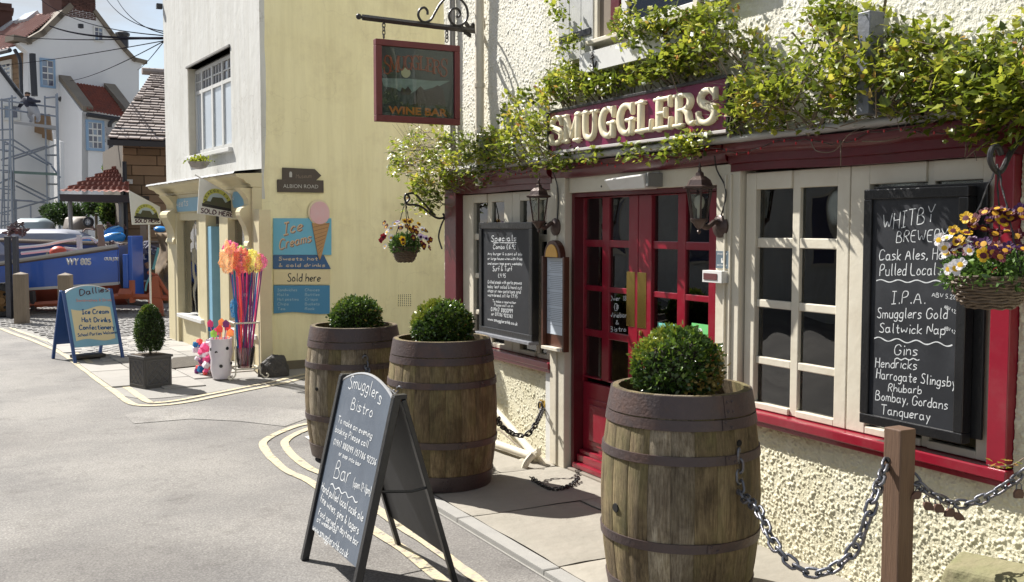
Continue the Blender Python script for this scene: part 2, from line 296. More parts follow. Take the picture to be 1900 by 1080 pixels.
# ---------------------------------------------------------------- lettering
GL = {
'A':'0d3m6d 1g5g','B':'0d0m3m5k3i0i 3i6g5d0d','C':'6k4m1l0h0g1d4d6e','D':'0d0m3m6j6g3d0d','E':'5m0m0d5d 0i4i','F':'5m0m0d 0i4i','G':'6k4m1l0i0g1d4d6f6h4h',
'H':'0d0m 5d5m 0i5i','I':'2d2m 0m4m 0d4d','J':'4m4f3d1d0f','K':'0d0m 5m0h5d','L':'0m0d5d','M':'0d0m3g6m6d','N':'0d0m5d5m','O':'3m1l0i0g1d4d6g6j4m3m','P':'0d0m4m5k4i0h',
'Q':'3m1l0i0g1d4d6g6j4m3m 4f6c','R':'0d0m4m5k4i0h 2h5d','S':'5l3m1l1j4h5f4d2d0e','T':'3d3m 0m6m','U':'0m0f2d4d6f6m','V':'0m3d6m','W':'0m2d4j6d8m','X':'0m6d 6m0d','Y':'0m3h6m 3h3d','Z':'0m6m0d6d',
'a':'4h2i0h0e2d4e4i 4f5d','b':'0m0d 0g2i4h4e2d0e','c':'4h2i0g0e2d4e','d':'4m4d 4h2i0g0e2d4e','e':'0f4g4h2i0g0e2d4e','f':'4m2l2d 0h4h','g':'4h2i0g0e2d4e 4i4b2a0b','h':'0m0d 0g2i4h4d',
'i':'1i1d 1k1l','j':'2i2b0a 2k2l','k':'0m0d 4i0f4d','l':'1m1e2d','m':'0i0d 0h1i3h3d 3h4i6h6d','n':'0i0d 0g2i4h4d','o':'2i0g0e2d4e4g2i','p':'0i0a 0h2i4h4e2d0e','q':'4i4a 4h2i0g0e2d4e',
'r':'0i0d 0g1i3i','s':'4h2i0h1g3f4e2d0d','t':'2l2e3d4e 0i4i','u':'0i0e2d4e 4i4d','v':'0i2d4i','w':'0i1d3h5d6i','x':'0i4d 4i0d','y':'0i2e 4i1a','z':'0i4i0d4d',
'0':'2m0k0f2d4f4k2m','1':'1l2m2d','2':'0k2m4k3h0d4d','3':'0l2m4k2i4g2d0e','4':'3d3m0g4g','5':'4m0m0i3i4g3d0d','6':'4m1j0f2d4f3h0g','7':'0m4m1d','8':'2m0k2i4g2d0f2i4k2m','9':'4i1i0k2m4l4h3d',
'.':'1d1e','"':'0m0k','\'':'1m1k',',':'1e0c','/':'4n0c','&':'5d1j2m3k0f2d5g','(':'2n0j0f2b',')':'0n2j2f0b','%':'4m0d 0m1l0k 4e3d4f','-':'0h3h','£':'4l2m1k1d5d 0h3h',':':'1d1e 1h1i','+':'0h4h 2f2j'}
def glyph(ch):
    out = []
    for st in GL.get(ch, '').split():
        out.append([(int(st[i]), ord(st[i + 1]) - 100) for i in range(0, len(st), 2)])
    return out
def smooth_line(p, it=2):
    for _ in range(it):
        if len(p) < 3: return p
        q = [p[0]]
        for a, b in zip(p[:-1], p[1:]):
            q += [(a[0] * .75 + b[0] * .25, a[1] * .75 + b[1] * .25), (a[0] * .25 + b[0] * .75, a[1] * .25 + b[1] * .75)]
        q.append(p[-1]); p = q
    return p
def text_lines(text, jit=.25, smooth=2, rnd=random):
    x = 0; L_ = []
    for ch in text:
        if ch == ' ': x += 3.6; continue
        g = glyph(ch)
        if not g: continue
        wd = max(a for st in g for a, b in st); dy = rnd.uniform(-jit, jit); k = rnd.uniform(1 - jit * .2, 1 + jit * .2)
        for st in g:
            L_.append(smooth_line([(x + a * k + rnd.uniform(-jit, jit) * .5, b + dy + rnd.uniform(-jit, jit) * .6) for a, b in st], smooth))
        x += wd * k + 1.9
    return L_, max(1e-3, x - 1.9)
def ribbon(mb, fr, pts, wd, off):
    n = len(pts); ph = random.uniform(0, 99)
    if n < 2: return
    vs = []
    for i in range(n):
        a = pts[max(0, i - 1)]; b = pts[min(n - 1, i + 1)]; dx, dy = b[0] - a[0], b[1] - a[1]; l = math.hypot(dx, dy) or 1
        k_ = wd / 2 * (1 + .55 * noise.noise((i * .45 + ph, ph, 0))); nx, ny = -dy / l * k_, dx / l * k_
        vs += [fr.p(pts[i][0] + nx, pts[i][1] + ny, off), fr.p(pts[i][0] - nx, pts[i][1] - ny, off)]
    mb.add(vs, [(2 * i, 2 * i + 1, 2 * i + 3, 2 * i + 2) for i in range(n - 1)])
def write_px(mb, fr, text, p0, p1, cap, wpx=2.0, off=.002, jit=.25, arch=0.0, base=0.0):
    """write TEXT on the board so that it runs between two surveyed points"""
    a = fr.px(*p0, base); b = fr.px(*p1, base); ls, W_ = text_lines(text, jit)
    P3 = fr.p(a[0], a[1]); d = (P3 - EYE).dot(FW); px = d / 1900; sy = cap * px / 9
    for i, st in enumerate(ls):
        pts = []
        for x, y in st:
            t = x / W_; bx = a[0] + (b[0] - a[0]) * t; bz = a[1] + (b[1] - a[1]) * t + arch * px * 4 * t * (1 - t)
            pts.append((bx + y * sy * .08, bz + y * sy))
        ribbon(mb, fr, pts, wpx * px, off + base + i * 2e-5)
def wavy(mb, fr, p0, p1, amp=3, n=4, wpx=1.8, off=.0025, base=0.0):
    a = fr.px(*p0, base); b = fr.px(*p1, base); d = (fr.p(*a) - EYE).dot(FW) / 1900
    ribbon(mb, fr, [(a[0] + (b[0] - a[0]) * t / 40, a[1] + (b[1] - a[1]) * t / 40 + math.sin(t / 40 * n * 6.28) * amp * d) for t in range(41)], wpx * d, off + base)
def ftext(body, name, parent, fr, s, z, h, m, off=.003, depth=.0, width=None, bold=0.0, shear=0.0, rot=0.0, label=None, bev=0.0, align='CENTER'):
    cu = bpy.data.curves.new('t', 'FONT'); cu.body = body; cu.size = 1; cu.align_x = align; cu.offset = bold; cu.shear = shear; cu.resolution_u = 4
    cu.extrude = depth / h if h else 0; cu.bevel_depth = bev / h
    o = bpy.data.objects.new('t', cu); sc.collection.objects.link(o); bpy.context.view_layer.update()
    me = bpy.data.meshes.new_from_object(o.evaluated_get(bpy.context.evaluated_depsgraph_get())); bpy.data.objects.remove(o); bpy.data.curves.remove(cu)
    co = np.empty(len(me.vertices) * 3, dtype=np.float32); me.vertices.foreach_get('co', co); co = co.reshape(-1, 3)
    kx = h / .72; wtxt = (co[:, 0].max() - co[:, 0].min()) * kx; kxx = kx * (width / wtxt) if width else kx
    X = co[:, 0] * kxx; Yy = co[:, 1] * kx; Z = co[:, 2] * h
    c, s_ = math.cos(rot), math.sin(rot); X, Yy = X * c - Yy * s_, X * s_ + Yy * c
    r_, u_, n_ = np.array(fr.r), np.array(fr.u), np.array(fr.n); o_ = np.array(fr.o) - np.array(wloc(parent))
    P_ = o_ + np.outer(X + s, r_) + np.outer(Yy + z, u_) + np.outer(Z + off + depth, n_)
    me.vertices.foreach_set('co', P_.astype(np.float32).ravel()); me.update(); me.name = name; me.materials.clear(); me.materials.append(m)
    ob = bpy.data.objects.new(name, me); sc.collection.objects.link(ob); ob.parent = parent; WL[ob.name] = wloc(parent)
    if label: ob['label'] = label
    return ob
# ================================================================ GROUND
def roadmat(k=1.0, nm='asphalt'):
    m = bpy.data.materials.new(nm); m.use_nodes = True; t = m.node_tree; b = t.nodes['Principled BSDF']; l = t.links.new
    g = N(t, 'ShaderNodeTexCoord'); b.inputs['Roughness'].default_value = .88
    n1 = N(t, 'ShaderNodeTexNoise'); n1.inputs['Scale'].default_value = 95; n1.inputs['Detail'].default_value = 5; n1.inputs['Roughness'].default_value = .7
    n2 = N(t, 'ShaderNodeTexNoise'); n2.inputs['Scale'].default_value = .8; n2.inputs['Detail'].default_value = 8; n2.inputs['Roughness'].default_value = .6
    n3 = N(t, 'ShaderNodeTexNoise'); n3.inputs['Scale'].default_value = 2.3; n3.inputs['Detail'].default_value = 9; n3.inputs['Roughness'].default_value = .75
    vo = N(t, 'ShaderNodeTexVoronoi'); vo.inputs['Scale'].default_value = 65; vo.feature = 'F1'
    for n in (n1, n2, n3, vo): l(g.outputs['Object'], n.inputs['Vector'])
    c1 = N(t, 'ShaderNodeValToRGB'); e = c1.color_ramp.elements; e[0].position = .36; e[0].color = (.185 * k, .177 * k, .166 * k, 1); e[1].position = .62; e[1].color = (.345 * k, .332 * k, .314 * k, 1); l(n1.outputs[0], c1.inputs[0])
    c2 = N(t, 'ShaderNodeValToRGB'); e = c2.color_ramp.elements; e[0].position = .36; e[0].color = (.74, .735, .74, 1); e[1].position = .60; e[1].color = (1.08, 1.07, 1.05, 1); l(n2.outputs[0], c2.inputs[0])
    c3 = N(t, 'ShaderNodeValToRGB'); e = c3.color_ramp.elements; e[0].position = .54; e[0].color = (1, 1, 1, 1); e[1].position = .72; e[1].color = (.60, .58, .57, 1); l(n3.outputs[0], c3.inputs[0])
    c4 = N(t, 'ShaderNodeValToRGB'); e = c4.color_ramp.elements; e[0].position = .0; e[0].color = (1.14, 1.14, 1.12, 1); e[1].position = .6; e[1].color = (.80, .79, .78, 1); l(vo.outputs['Distance'], c4.inputs[0])
    prev = c1.outputs[0]
    for c in (c2, c3, c4):
        x = N(t, 'ShaderNodeMix', data_type='RGBA', blend_type='MULTIPLY'); x.inputs[0].default_value = 1; l(prev, x.inputs[6]); l(c.outputs[0], x.inputs[7]); prev = x.outputs[2]
    # hairline cracks
    vc = N(t, 'ShaderNodeTexVoronoi', feature='DISTANCE_TO_EDGE'); vc.inputs['Scale'].default_value = .55; nz = N(t, 'ShaderNodeTexNoise'); nz.inputs['Scale'].default_value = 3; nz.inputs['Detail'].default_value = 6
    ad = N(t, 'ShaderNodeVectorMath', operation='ADD'); l(g.outputs['Object'], nz.inputs['Vector']); l(g.outputs['Object'], ad.inputs[0]); l(nz.outputs['Color'], ad.inputs[1]); l(ad.outputs[0], vc.inputs['Vector'])
    cc = N(t, 'ShaderNodeValToRGB'); e = cc.color_ramp.elements; e[0].position = 0; e[0].color = (.45, .43, .41, 1); e[1].position = .012; e[1].color = (1, 1, 1, 1); l(vc.outputs['Distance'], cc.inputs[0])
    x = N(t, 'ShaderNodeMix', data_type='RGBA', blend_type='MULTIPLY'); x.inputs[0].default_value = .22; l(prev, x.inputs[6]); l(cc.outputs[0], x.inputs[7]); l(x.outputs[2], b.inputs['Base Color'])
    v2 = N(t, 'ShaderNodeTexVoronoi', feature='F1'); v2.inputs['Scale'].default_value = .42; ad2 = N(t, 'ShaderNodeVectorMath', operation='ADD'); sc2 = N(t, 'ShaderNodeVectorMath', operation='SCALE'); sc2.inputs['Scale'].default_value = 1.1; l(n3.outputs['Color'], sc2.inputs[0]); l(g.outputs['Object'], ad2.inputs[0]); l(sc2.outputs[0], ad2.inputs[1]); l(ad2.outputs[0], v2.inputs['Vector'])
    cz = N(t, 'ShaderNodeValToRGB'); e = cz.color_ramp.elements; e[0].position = .22; e[0].color = (.80, .79, .79, 1); e[1].position = .42; e[1].color = (1, 1, 1, 1); l(v2.outputs['Distance'], cz.inputs[0]); xz = N(t, 'ShaderNodeMix', data_type='RGBA', blend_type='MULTIPLY'); xz.inputs[0].default_value = .9; l(x.outputs[2], xz.inputs[6]); l(cz.outputs[0], xz.inputs[7]); l(xz.outputs[2], b.inputs['Base Color'])
    bp = N(t, 'ShaderNodeBump'); bp.inputs['Strength'].default_value = .7; bp.inputs['Distance'].default_value = .006; l(n1.outputs[0], bp.inputs['Height']); l(bp.outputs[0], b.inputs['Normal'])
    return m
M_road = roadmat(.88)
def sheet(name, poly, z, m, kind='structure', parent=None):
    b = MB(); b.add([(x, y, z) for x, y in poly], [tuple(range(len(poly)))]); return b.build(name, m, parent, kind=None if parent else kind, origin=(0, 0, 0))
gb = MB(); gb.add([(-300, -60, 0), (300, -60, 0), (300, 400, 0), (-300, 400, 0)], [(0, 1, 2, 3)]); gb.build('road', M_road, kind='structure')
def gp(lst, sx=1.0, ox=0, oy=0): return [(q.x, q.y) for q in (G(ox + a / sx, oy + b / sx) for a, b in lst)]
# light concrete strip laid across the road
M_strip = roadmat(1.0, 'asphalt_patch')
sheet('road_patch', gp([(520, 385), (560, 374), (740, 350), (900, 345), (1120, 350), (1320, 368), (1300, 392), (1190, 432), (1000, 410), (800, 400), (560, 420)], 2.25, 0, 600), .004, M_strip)
sheet('drain_cover', gp([(565, 812), (590, 806), (612, 822), (600, 836)], 1), .008, mat('old_concrete', (.5, .49, .46), .85, (.40, .39, .37), 30, .7, .3, 80))
# shop-side pavement: slabs laid piece by piece
shop_poly = gp([(0, 602), (60, 625), (100, 645), (140, 672), (180, 705), (215, 733), (262, 741), (300, 739), (380, 731), (450, 718), (520, 702), (640, 682), (760, 668), (900, 650), (900, 600), (330, 560), (0, 560)], 1)
sheet('pavement', shop_poly, .004, mat('mortar_bed', (.30, .285, .26), .95, (.24, .23, .21), 20, .6, .4, 100))
bpy.data.objects['pavement']['kind'] = 'structure'; PAVE = bpy.data.objects['pavement']
def inside(p, poly):
    c = False; n = len(poly)
    for i in range(n):
        a, b = poly[i], poly[(i + 1) % n]
        if (a[1] > p[1]) != (b[1] > p[1]) and p[0] < (b[0] - a[0]) * (p[1] - a[1]) / (b[1] - a[1]) + a[0]: c = not c
    return c
M_slab = mat('pale_slab', (.35, .33, .30), .88, (.28, .265, .24), 9, .7, .4, 60, objrand=.13, bdist=.004, dirt=(.25, .23, .2), dscale=2, damt=.5)
def slab(name, poly, z0, z1, m, parent, jit=.006):
    cx = sum(p[0] for p in poly) / len(poly); cy = sum(p[1] for p in poly) / len(poly)
    b = MB(); n = len(poly); tz = [z1 + random.uniform(-.002, .002) for _ in poly]
    ins = [(cx + (x - cx) * .985, cy + (y - cy) * .985) for x, y in poly]
    b.add([(x, y, z0) for x, y in poly] + [(x, y, t - .004) for (x, y), t in zip(poly, tz)] + [(x, y, t) for (x, y), t in zip(ins, tz)],
          [(i, (i + 1) % n, n + (i + 1) % n, n + i) for i in range(n)] + [(n + i, n + (i + 1) % n, 2 * n + (i + 1) % n, 2 * n + i) for i in range(n)] + [tuple(range(2 * n, 3 * n))])
    return b.build(name, m, parent)
# rows of slabs run along the shop front
fd = V((-.0645, .998)); sd2 = V((.998, .0645)); cA = V((2.83, 11.24))
for ri in range(-1, 4):
    t = -5.4
    while t < 4.8:
        ln = random.uniform(.5, .8); a0 = .42 * ri; a1 = a0 + .41
        c = cA - sd2 * (a0 + .2) + fd * (t + ln / 2)
        if a0 > -.5 and inside((c.x, c.y), shop_poly) and c.y > 9.7 and c.y < 15.4:
            P_ = [cA - sd2 * (a0 + .006) + fd * (t + .006), cA - sd2 * a1 + fd * (t + .006), cA - sd2 * a1 + fd * (t + ln), cA - sd2 * (a0 + .006) + fd * (t + ln)]
            if all(inside((p.x, p.y), shop_poly) for p in P_): slab('paving_slab', [(p.x, p.y) for p in P_][::-1], .004, .018, M_slab, PAVE)
        t += ln + .008
# cobbles round the bollards: individually laid setts; too small in view to pick apart
M_cob = mat('cobble', (.33, .32, .30), .85, (.24, .23, .22), 5, .9, .5, 60, bdist=.01)
cb = MB(); rnd = random.Random(3)
cpoly = gp([(0, 606), (50, 612), (110, 634), (150, 655), (200, 672), (245, 665), (315, 640), (330, 560), (150, 552), (0, 560)], 1)
xs = [p[0] for p in cpoly]; ys = [p[1] for p in cpoly]; yy = min(ys); row = 0
while yy < max(ys):
    xx = min(xs) + (row % 2) * .07
    while xx < max(xs):
        if inside((xx, yy), cpoly):
            hx, hy = rnd.uniform(.052, .064), rnd.uniform(.038, .046); h = rnd.uniform(.014, .028)
            cb.add([(xx - hx, yy - hy, .004), (xx + hx, yy - hy, .004), (xx + hx, yy + hy, .004), (xx - hx, yy + hy, .004)] + [(xx + a * hx * .72, yy + b_ * hy * .72, h) for a, b_ in ((-1, -1), (1, -1), (1, 1), (-1, 1))],
                   [(0, 1, 5, 4), (1, 2, 6, 5), (2, 3, 7, 6), (3, 0, 4, 7), (4, 5, 6, 7)])
        xx += .135
    yy += .098; row += 1
cb.build('cobbles', M_cob, kind='stuff')
# pub pavement: kerb strip and big sandstone flags
sheet('footway', [(2.26, -1), (3.5, -1), (3.5, 7.62), (2.26, 7.62)], .004, MATS['mortar_bed']); FOOT = bpy.data.objects['footway']
y = 1.2
while y < 7.5:
    ln = random.uniform(.85, .95); o = .01
    slab('kerb_stone', [(2.262 + o, y), (2.345 + o, y), (2.345 + o, min(y + ln - .008, 7.6)), (2.262 + o, min(y + ln - .008, 7.6))], .004, .03, M_kerb, FOOT); y += ln
def flagmesh(x0, x1, y0, y1, z, parent, sd):
    rn = random.Random(sd); n = 14
    b = MB(); X = [x0 + (x1 - x0) * i / n for i in range(n + 1)]; Y = [y0 + (y1 - y0) * i / n for i in range(n + 1)]
    h = [[z + .006 * (noise.noise((xx * 2.2, yy * 2.2, sd)) + .6 * noise.noise((xx * 7, yy * 7, sd))) - (.008 if (i in (0, n) or j in (0, n)) else 0) for j, yy in enumerate(Y)] for i, xx in enumerate(X)]
    vs = [(X[i], Y[j], h[i][j]) for i in range(n + 1) for j in range(n + 1)]
    fs = [(i * (n + 1) + j, (i + 1) * (n + 1) + j, (i + 1) * (n + 1) + j + 1, i * (n + 1) + j + 1) for i in range(n) for j in range(n)]
    b.add(vs, fs)
    for (q0, q1) in (((x0, y0), (x1, y0)), ((x1, y0), (x1, y1)), ((x1, y1), (x0, y1)), ((x0, y1), (x0, y0))):
        b.add([(*q0, .004), (*q1, .004), (*q1, z - .012), (*q0, z - .012)], [(0, 1, 2, 3)])
    return b.build('flagstone', M_stone, parent, smooth=True)
yb = [.2, 1.25, 2.2, 3.12, 4.02, 4.95, 5.75, 6.5, 7.6]
for i in range(len(yb) - 1):
    m_ = random.choice([2.85, 2.95, 3.02, 3.4]) if i != 4 else 3.05
    xb = [2.363, m_, 3.42] if m_ < 3.3 else [2.363, 3.42]
    for a, b_ in zip(xb[:-1], xb[1:]):
        flagmesh(a + .005, b_ - .005, yb[i] + .006, yb[i + 1] - .006, .034, FOOT, i * 3 + int(a * 10))
# double yellow lines, worn and hand laid
def linemat():
    m = bpy.data.materials.new('worn_yellow_line'); m.use_nodes = True; t = m.node_tree; b = t.nodes['Principled BSDF']; l = t.links.new
    g = N(t, 'ShaderNodeTexCoord'); n = N(t, 'ShaderNodeTexNoise'); n.inputs['Scale'].default_value = 28; n.inputs['Detail'].default_value = 8; n.inputs['Roughness'].default_value = .75; l(g.outputs['Object'], n.inputs['Vector'])
    c = N(t, 'ShaderNodeValToRGB'); e = c.color_ramp.elements; e[0].position = .42; e[0].color = (.34, .31, .26, 1); e[1].position = .60; e[1].color = (.56, .47, .27, 1); l(n.outputs[0], c.inputs[0]); l(c.outputs[0], b.inputs['Base Color']); b.inputs['Roughness'].default_value = .8
    n2 = N(t, 'ShaderNodeTexNoise'); n2.inputs['Scale'].default_value = 11; n2.inputs['Detail'].default_value = 10; n2.inputs['Roughness'].default_value = .8; l(g.outputs['Object'], n2.inputs['Vector']); r = N(t, 'ShaderNodeMapRange'); r.inputs[1].default_value = .34; r.inputs[2].default_value = .45; l(n2.outputs[0], r.inputs[0])
    tr = N(t, 'ShaderNodeBsdfTransparent'); ms = N(t, 'ShaderNodeMixShader'); l(r.outputs[0], ms.inputs[0]); l(tr.outputs[0], ms.inputs[1]); l(b.outputs[0], ms.inputs[2]); l(ms.outputs[0], t.nodes['Material Output'].inputs[0])
    return m
M_line = linemat()
def catmull(P_, k=8):
    P_ = [V((*p, 0)) if len(p) == 2 else V(p) for p in P_]; out = []
    for i in range(len(P_) - 1):
        a, b, c, d = P_[max(0, i - 1)], P_[i], P_[i + 1], P_[min(len(P_) - 1, i + 2)]
        for j in range(k):
            t = j / k; out.append(.5 * ((2 * b) + (-a + c) * t + (2 * a - 5 * b + 4 * c - d) * t * t + (-a + 3 * b - 3 * c + d) * t ** 3))
    out.append(P_[-1]); return out
def line(pts, wd, z, off=0.0):
    p = catmull(pts, 10); n = len(p); vs = []
    for i in range(n):
        d = p[min(n - 1, i + 1)] - p[max(0, i - 1)]; nx = V((-d.y, d.x, 0)).normalized(); ww = wd * (1 + .16 * noise.noise((p[i].x * 6, p[i].y * 6, off * 9)))
        c = p[i] + nx * (off + .008 * noise.noise((p[i].x * 3, p[i].y * 3, off * 30)))
        vs += [(*(c + nx * ww / 2).xy, z), (*(c - nx * ww / 2).xy, z)]
    b = MB(); b.add(vs, [(2 * i, 2 * i + 1, 2 * i + 3, 2 * i + 2) for i in range(n - 1)])
    o = b.build('yellow_line', M_line, kind='structure'); return o
LA = gp([(0, 22), (60, 46), (150, 78), (250, 122), (330, 178), (400, 230), (480, 288), (545, 334), (600, 345), (700, 341), (800, 327), (900, 307), (1000, 287), (1100, 267), (1200, 247), (1310, 220), (1500, 190)], 2.25, 0, 600)
line(LA, .07, .0065, 0); line(LA, .07, .0068, .15)
LB = gp([(1420, 400), (1335, 415), (1250, 428), (1160, 460), (1110, 490), (1100, 515), (1130, 560), (1200, 620), (1310, 675)], 2.25, 0, 600) + gp([(692, 984), (747, 1020), (800, 1062), (870, 1122)], 1)
line(LB, .062, .0065, 0); line(LB, .062, .0068, .15)
# ================================================================ THE PUB
pub = Fr((3.4, 8, 0), (0, -1, 0)); PS = lambda Y: 8 - Y
def U(u, X=3.4, v=600): return 8 + pub.sx(u, v, 3.4 - X) * -1      # world Y where a sight line meets the facade plane X
PUB = thing('pub_building', 'cream roughcast pub with maroon fascia, red sills and climbing vine above its door', 'pub', (3.4, 4.5, 0))
def pb(mb, Y0, Y1, z0, z1, n0, n1): return mb.fb(pub, PS(Y0), PS(Y1), z0, z1, n0, n1)
def roughcast(name, Y0, Y1, z0, z1, res, stones, rad, amp, m, seed, X=3.4, big=.012):
    rg = np.random.default_rng(seed); ny = int((Y1 - Y0) / res) + 1; nz = int((z1 - z0) / res) + 1
    H = np.zeros((ny, nz), dtype=np.float32); k = int(rad[1] / res) + 2; gi, gj = np.meshgrid(np.arange(-k, k + 1), np.arange(-k, k + 1), indexing='ij')
    cy = rg.uniform(0, ny, stones); cz = rg.uniform(0, nz, stones); rr = rg.uniform(*rad, stones) * np.where(rg.random(stones) < .12, 1.35, 1); hh = rg.uniform(.5, 1, stones)
    for a, b_, r, h in zip(cy, cz, rr, hh):
        i0, j0 = int(a), int(b_); d2 = ((gi + i0 - a) ** 2 + (gj + j0 - b_) ** 2) * (res / r) ** 2
        bmp = np.maximum(0, 1 - d2) ** .6 * r * amp * h
        x0, x1, y0_, y1_ = max(0, i0 - k), min(ny, i0 + k + 1), max(0, j0 - k), min(nz, j0 + k + 1)
        if x0 >= x1 or y0_ >= y1_: continue
        s_ = bmp[x0 - (i0 - k):x1 - (i0 - k), y0_ - (j0 - k):y1_ - (j0 - k)]
        H[x0:x1, y0_:y1_] = np.maximum(H[x0:x1, y0_:y1_], s_)
    Yc = np.linspace(Y0, Y1, ny); Zc = np.linspace(z0, z1, nz); YY, ZZ = np.meshgrid(Yc, Zc, indexing='ij')
    lo = big * (np.sin(YY * 3.1 + 1.3 * np.sin(ZZ * 2.3 + seed)) * .5 + np.sin(ZZ * 5.7 + YY * 1.7) * .3)
    XX = X - H - lo
    vv = np.stack([XX, YY, ZZ], -1).reshape(-1, 3); idx = np.arange(ny * nz).reshape(ny, nz)
    f = np.stack([idx[:-1, :-1], idx[:-1, 1:], idx[1:, 1:], idx[1:, :-1]], -1).reshape(-1, 4)
    return npmesh(name, vv, f, m, smooth=True, parent=PUB)
yP0 = U(1890); DL, DR = U(1030), U(1378)      # pilaster end, door frame ends
yCorner = 7.62
roughcast('plinth_wall', 1.2, DR - .01, 0.0, .66, .0040, 8500, (.0030, .0080), .95, M_dashlow, 1)
roughcast('plinth_wall', DL, yCorner, 0.0, .66, .0045, 3600, (.0030, .0072), .85, M_dashlow, 2)
roughcast('upper_wall', 1.0, yCorner, 1.95, 3.7, .0055, 52000, (.0034, .0070), .85, M_dash, 3, big=.012)
roughcast('corner_wall', U(836), yCorner, .6, 2.0, .006, 3200, (.0034, .0070), .85, M_dash, 4)
roughcast('side_wall', 1.0, yP0 - .003, .6, 2.0, .0055, 12000, (.0035, .0080), .9, M_dashlow, 5)
b = MB(); b.box(3.43, 9, -1, 1.0, 0, 6); b.box(3.43, 9, yCorner - .03, yCorner - .001, 0, 6); b.box(3.41, 3.46, 1.0, yCorner, 3.7, 6); b.box(8.97, 9, 1.0, yCorner - .03, 0, 6)
b.box(3.45, 9, 1.0, yCorner - .03, 2.02, 2.1); b.build('wall_backing', M_dash, PUB)
# room behind the windows
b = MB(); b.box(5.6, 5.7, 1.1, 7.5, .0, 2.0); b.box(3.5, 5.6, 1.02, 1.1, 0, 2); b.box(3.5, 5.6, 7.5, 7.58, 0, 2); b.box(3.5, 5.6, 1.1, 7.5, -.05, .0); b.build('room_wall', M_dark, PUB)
# a bar table and stools seen dimly through the panes
def stool(x, y, lab):
    t = thing('bar_stool', lab, 'stool', (x, y, 0), 'bar stools inside the pub')
    q = MB(); q.lathe((x, y, .66), [(.02, 0), (.16, .0), (.17, .02), (.16, .05), (.02, .055)], 16); q.build('seat', M_brown, t, smooth=True)
    for a in range(4):
        c, s_ = math.cos(a * 1.571 + .78), math.sin(a * 1.571 + .78); MB().tube([(x + c * .1, y + s_ * .1, .66), (x + c * .19, y + s_ * .19, 0)], .014, 6).build('leg', M_brown, t)
    return t
t = thing('round_wall_lamp', 'round dark dish lamp hanging inside the top left pane of the casement window', 'lamp', pub.p(pub.sx(1432, 388, -.25), pub.sz(1432, 388, -.25) - .08, -.25)); c_ = pub.p(pub.sx(1432, 388, -.25), pub.sz(1432, 388, -.25), -.25)
q = MB(); q.lathe(c_, [(.001, .0), (.05, .004), (.075, .012), (.085, .03), (.078, .03), (.06, .02), (.001, .016)], 24, cap=False, ax=pub.n); q.build('dish', M_blackm, t, smooth=True); q = MB(); q.lathe(c_ - pub.n * .01, [(.06, 0), (.098, 0), (.098, .004), (.06, .004)], 24, cap=False, ax=pub.n); q.build('rim', mat('pale_brass', (.62, .56, .30), .4), t); q = MB(); q.lathe(c_ + pub.n * .017, [(.001, .02), (.018, .014), (.024, 0)], 12, cap=False, ax=pub.n); q.build('bulb', M_glass2, t, smooth=True)  # pale yellow ring behind the dish: reflected light put into its colour
stool(4.5, 3.0, 'dark bar stool in the dim bar behind the tall ales board window'); stool(4.7, 3.7, 'dark bar stool in the dim bar behind the plain casement window')
t = thing('bar_table', 'small round table under a white cloth just inside the casement window', 'table', (4.3, 4.4, 0)); q = MB(); q.lathe((4.3, 4.4, 0), [(.03, .02), (.03, .78)], 8); q.lathe((4.3, 4.4, 0), [(.16, .0), (.16, .02), (.03, .04)], 12); q.build('pedestal', M_brown, t)
q = MB(); q.lathe((4.3, 4.4, .78), [(.30 , -.14), (.285, -.02), (.28, .0), (.27, .012), (.001, .014)], 26, cap=False); q.build('cloth', M_white, t, smooth=True)
t = thing('bar_chair', 'dark wooden chair back standing behind the cloth-covered table', 'chair', (4.55, 4.85, 0)); 
for yy in (4.7, 5.0): MB().tube([(4.72, yy, 0), (4.72, yy, 1.05)], .018, 6).build('leg', M_brown, t)
for yy in (4.7, 5.0): MB().tube([(4.4, yy, 0), (4.4, yy, .45)], .018, 6).build('leg', M_brown, t)
q = MB(); q.box(4.38, 4.74, 4.68, 5.02, .45, .48); q.build('seat', M_brown, t, bevel=.005)
for z_ in (.66, .78, .90): q = MB(); q.box(4.71, 4.73, 4.7, 5.0, z_ + .05, z_ + .10); q.build('back_slat', M_brown, t)
for i_, (y_, w_) in enumerate(((2.9, .5), (3.9, .35), (6.4, .5))):
    t = thing('wall_picture', ['pale picture on the back wall behind the ales board', 'small pale picture on the back wall of the bar', 'pale picture on the bar wall behind the specials board'][i_], 'picture', (5.59, y_, 1.1)); q = MB(); q.box(5.57, 5.598, y_, y_ + w_, 1.1, 1.5); q.build('frame', M_brown, t); q = MB(); q.box(5.565, 5.569, y_ + .04, y_ + w_ - .04, 1.14, 1.46); q.build('print', M_cream, t)  # pale pictures added only to lighten parts of the dim back wall
# --- timber shopfront
def paint_trim(name, Y0, Y1, z0, z1, n0, n1, m, bev=.004): q = MB(); pb(q, Y0, Y1, z0, z1, n0, n1); return q.build(name, m, PUB, bevel=bev)
pilR = (U(1890), U(1853)); pilL = (U(857), U(836))
paint_trim('pilaster', pilR[0], pilR[1], .705, 1.862, -.02, .05, M_red)
paint_trim('pilaster', pilL[0], pilL[1], .70, 1.862, -.02, .05, M_maroon)
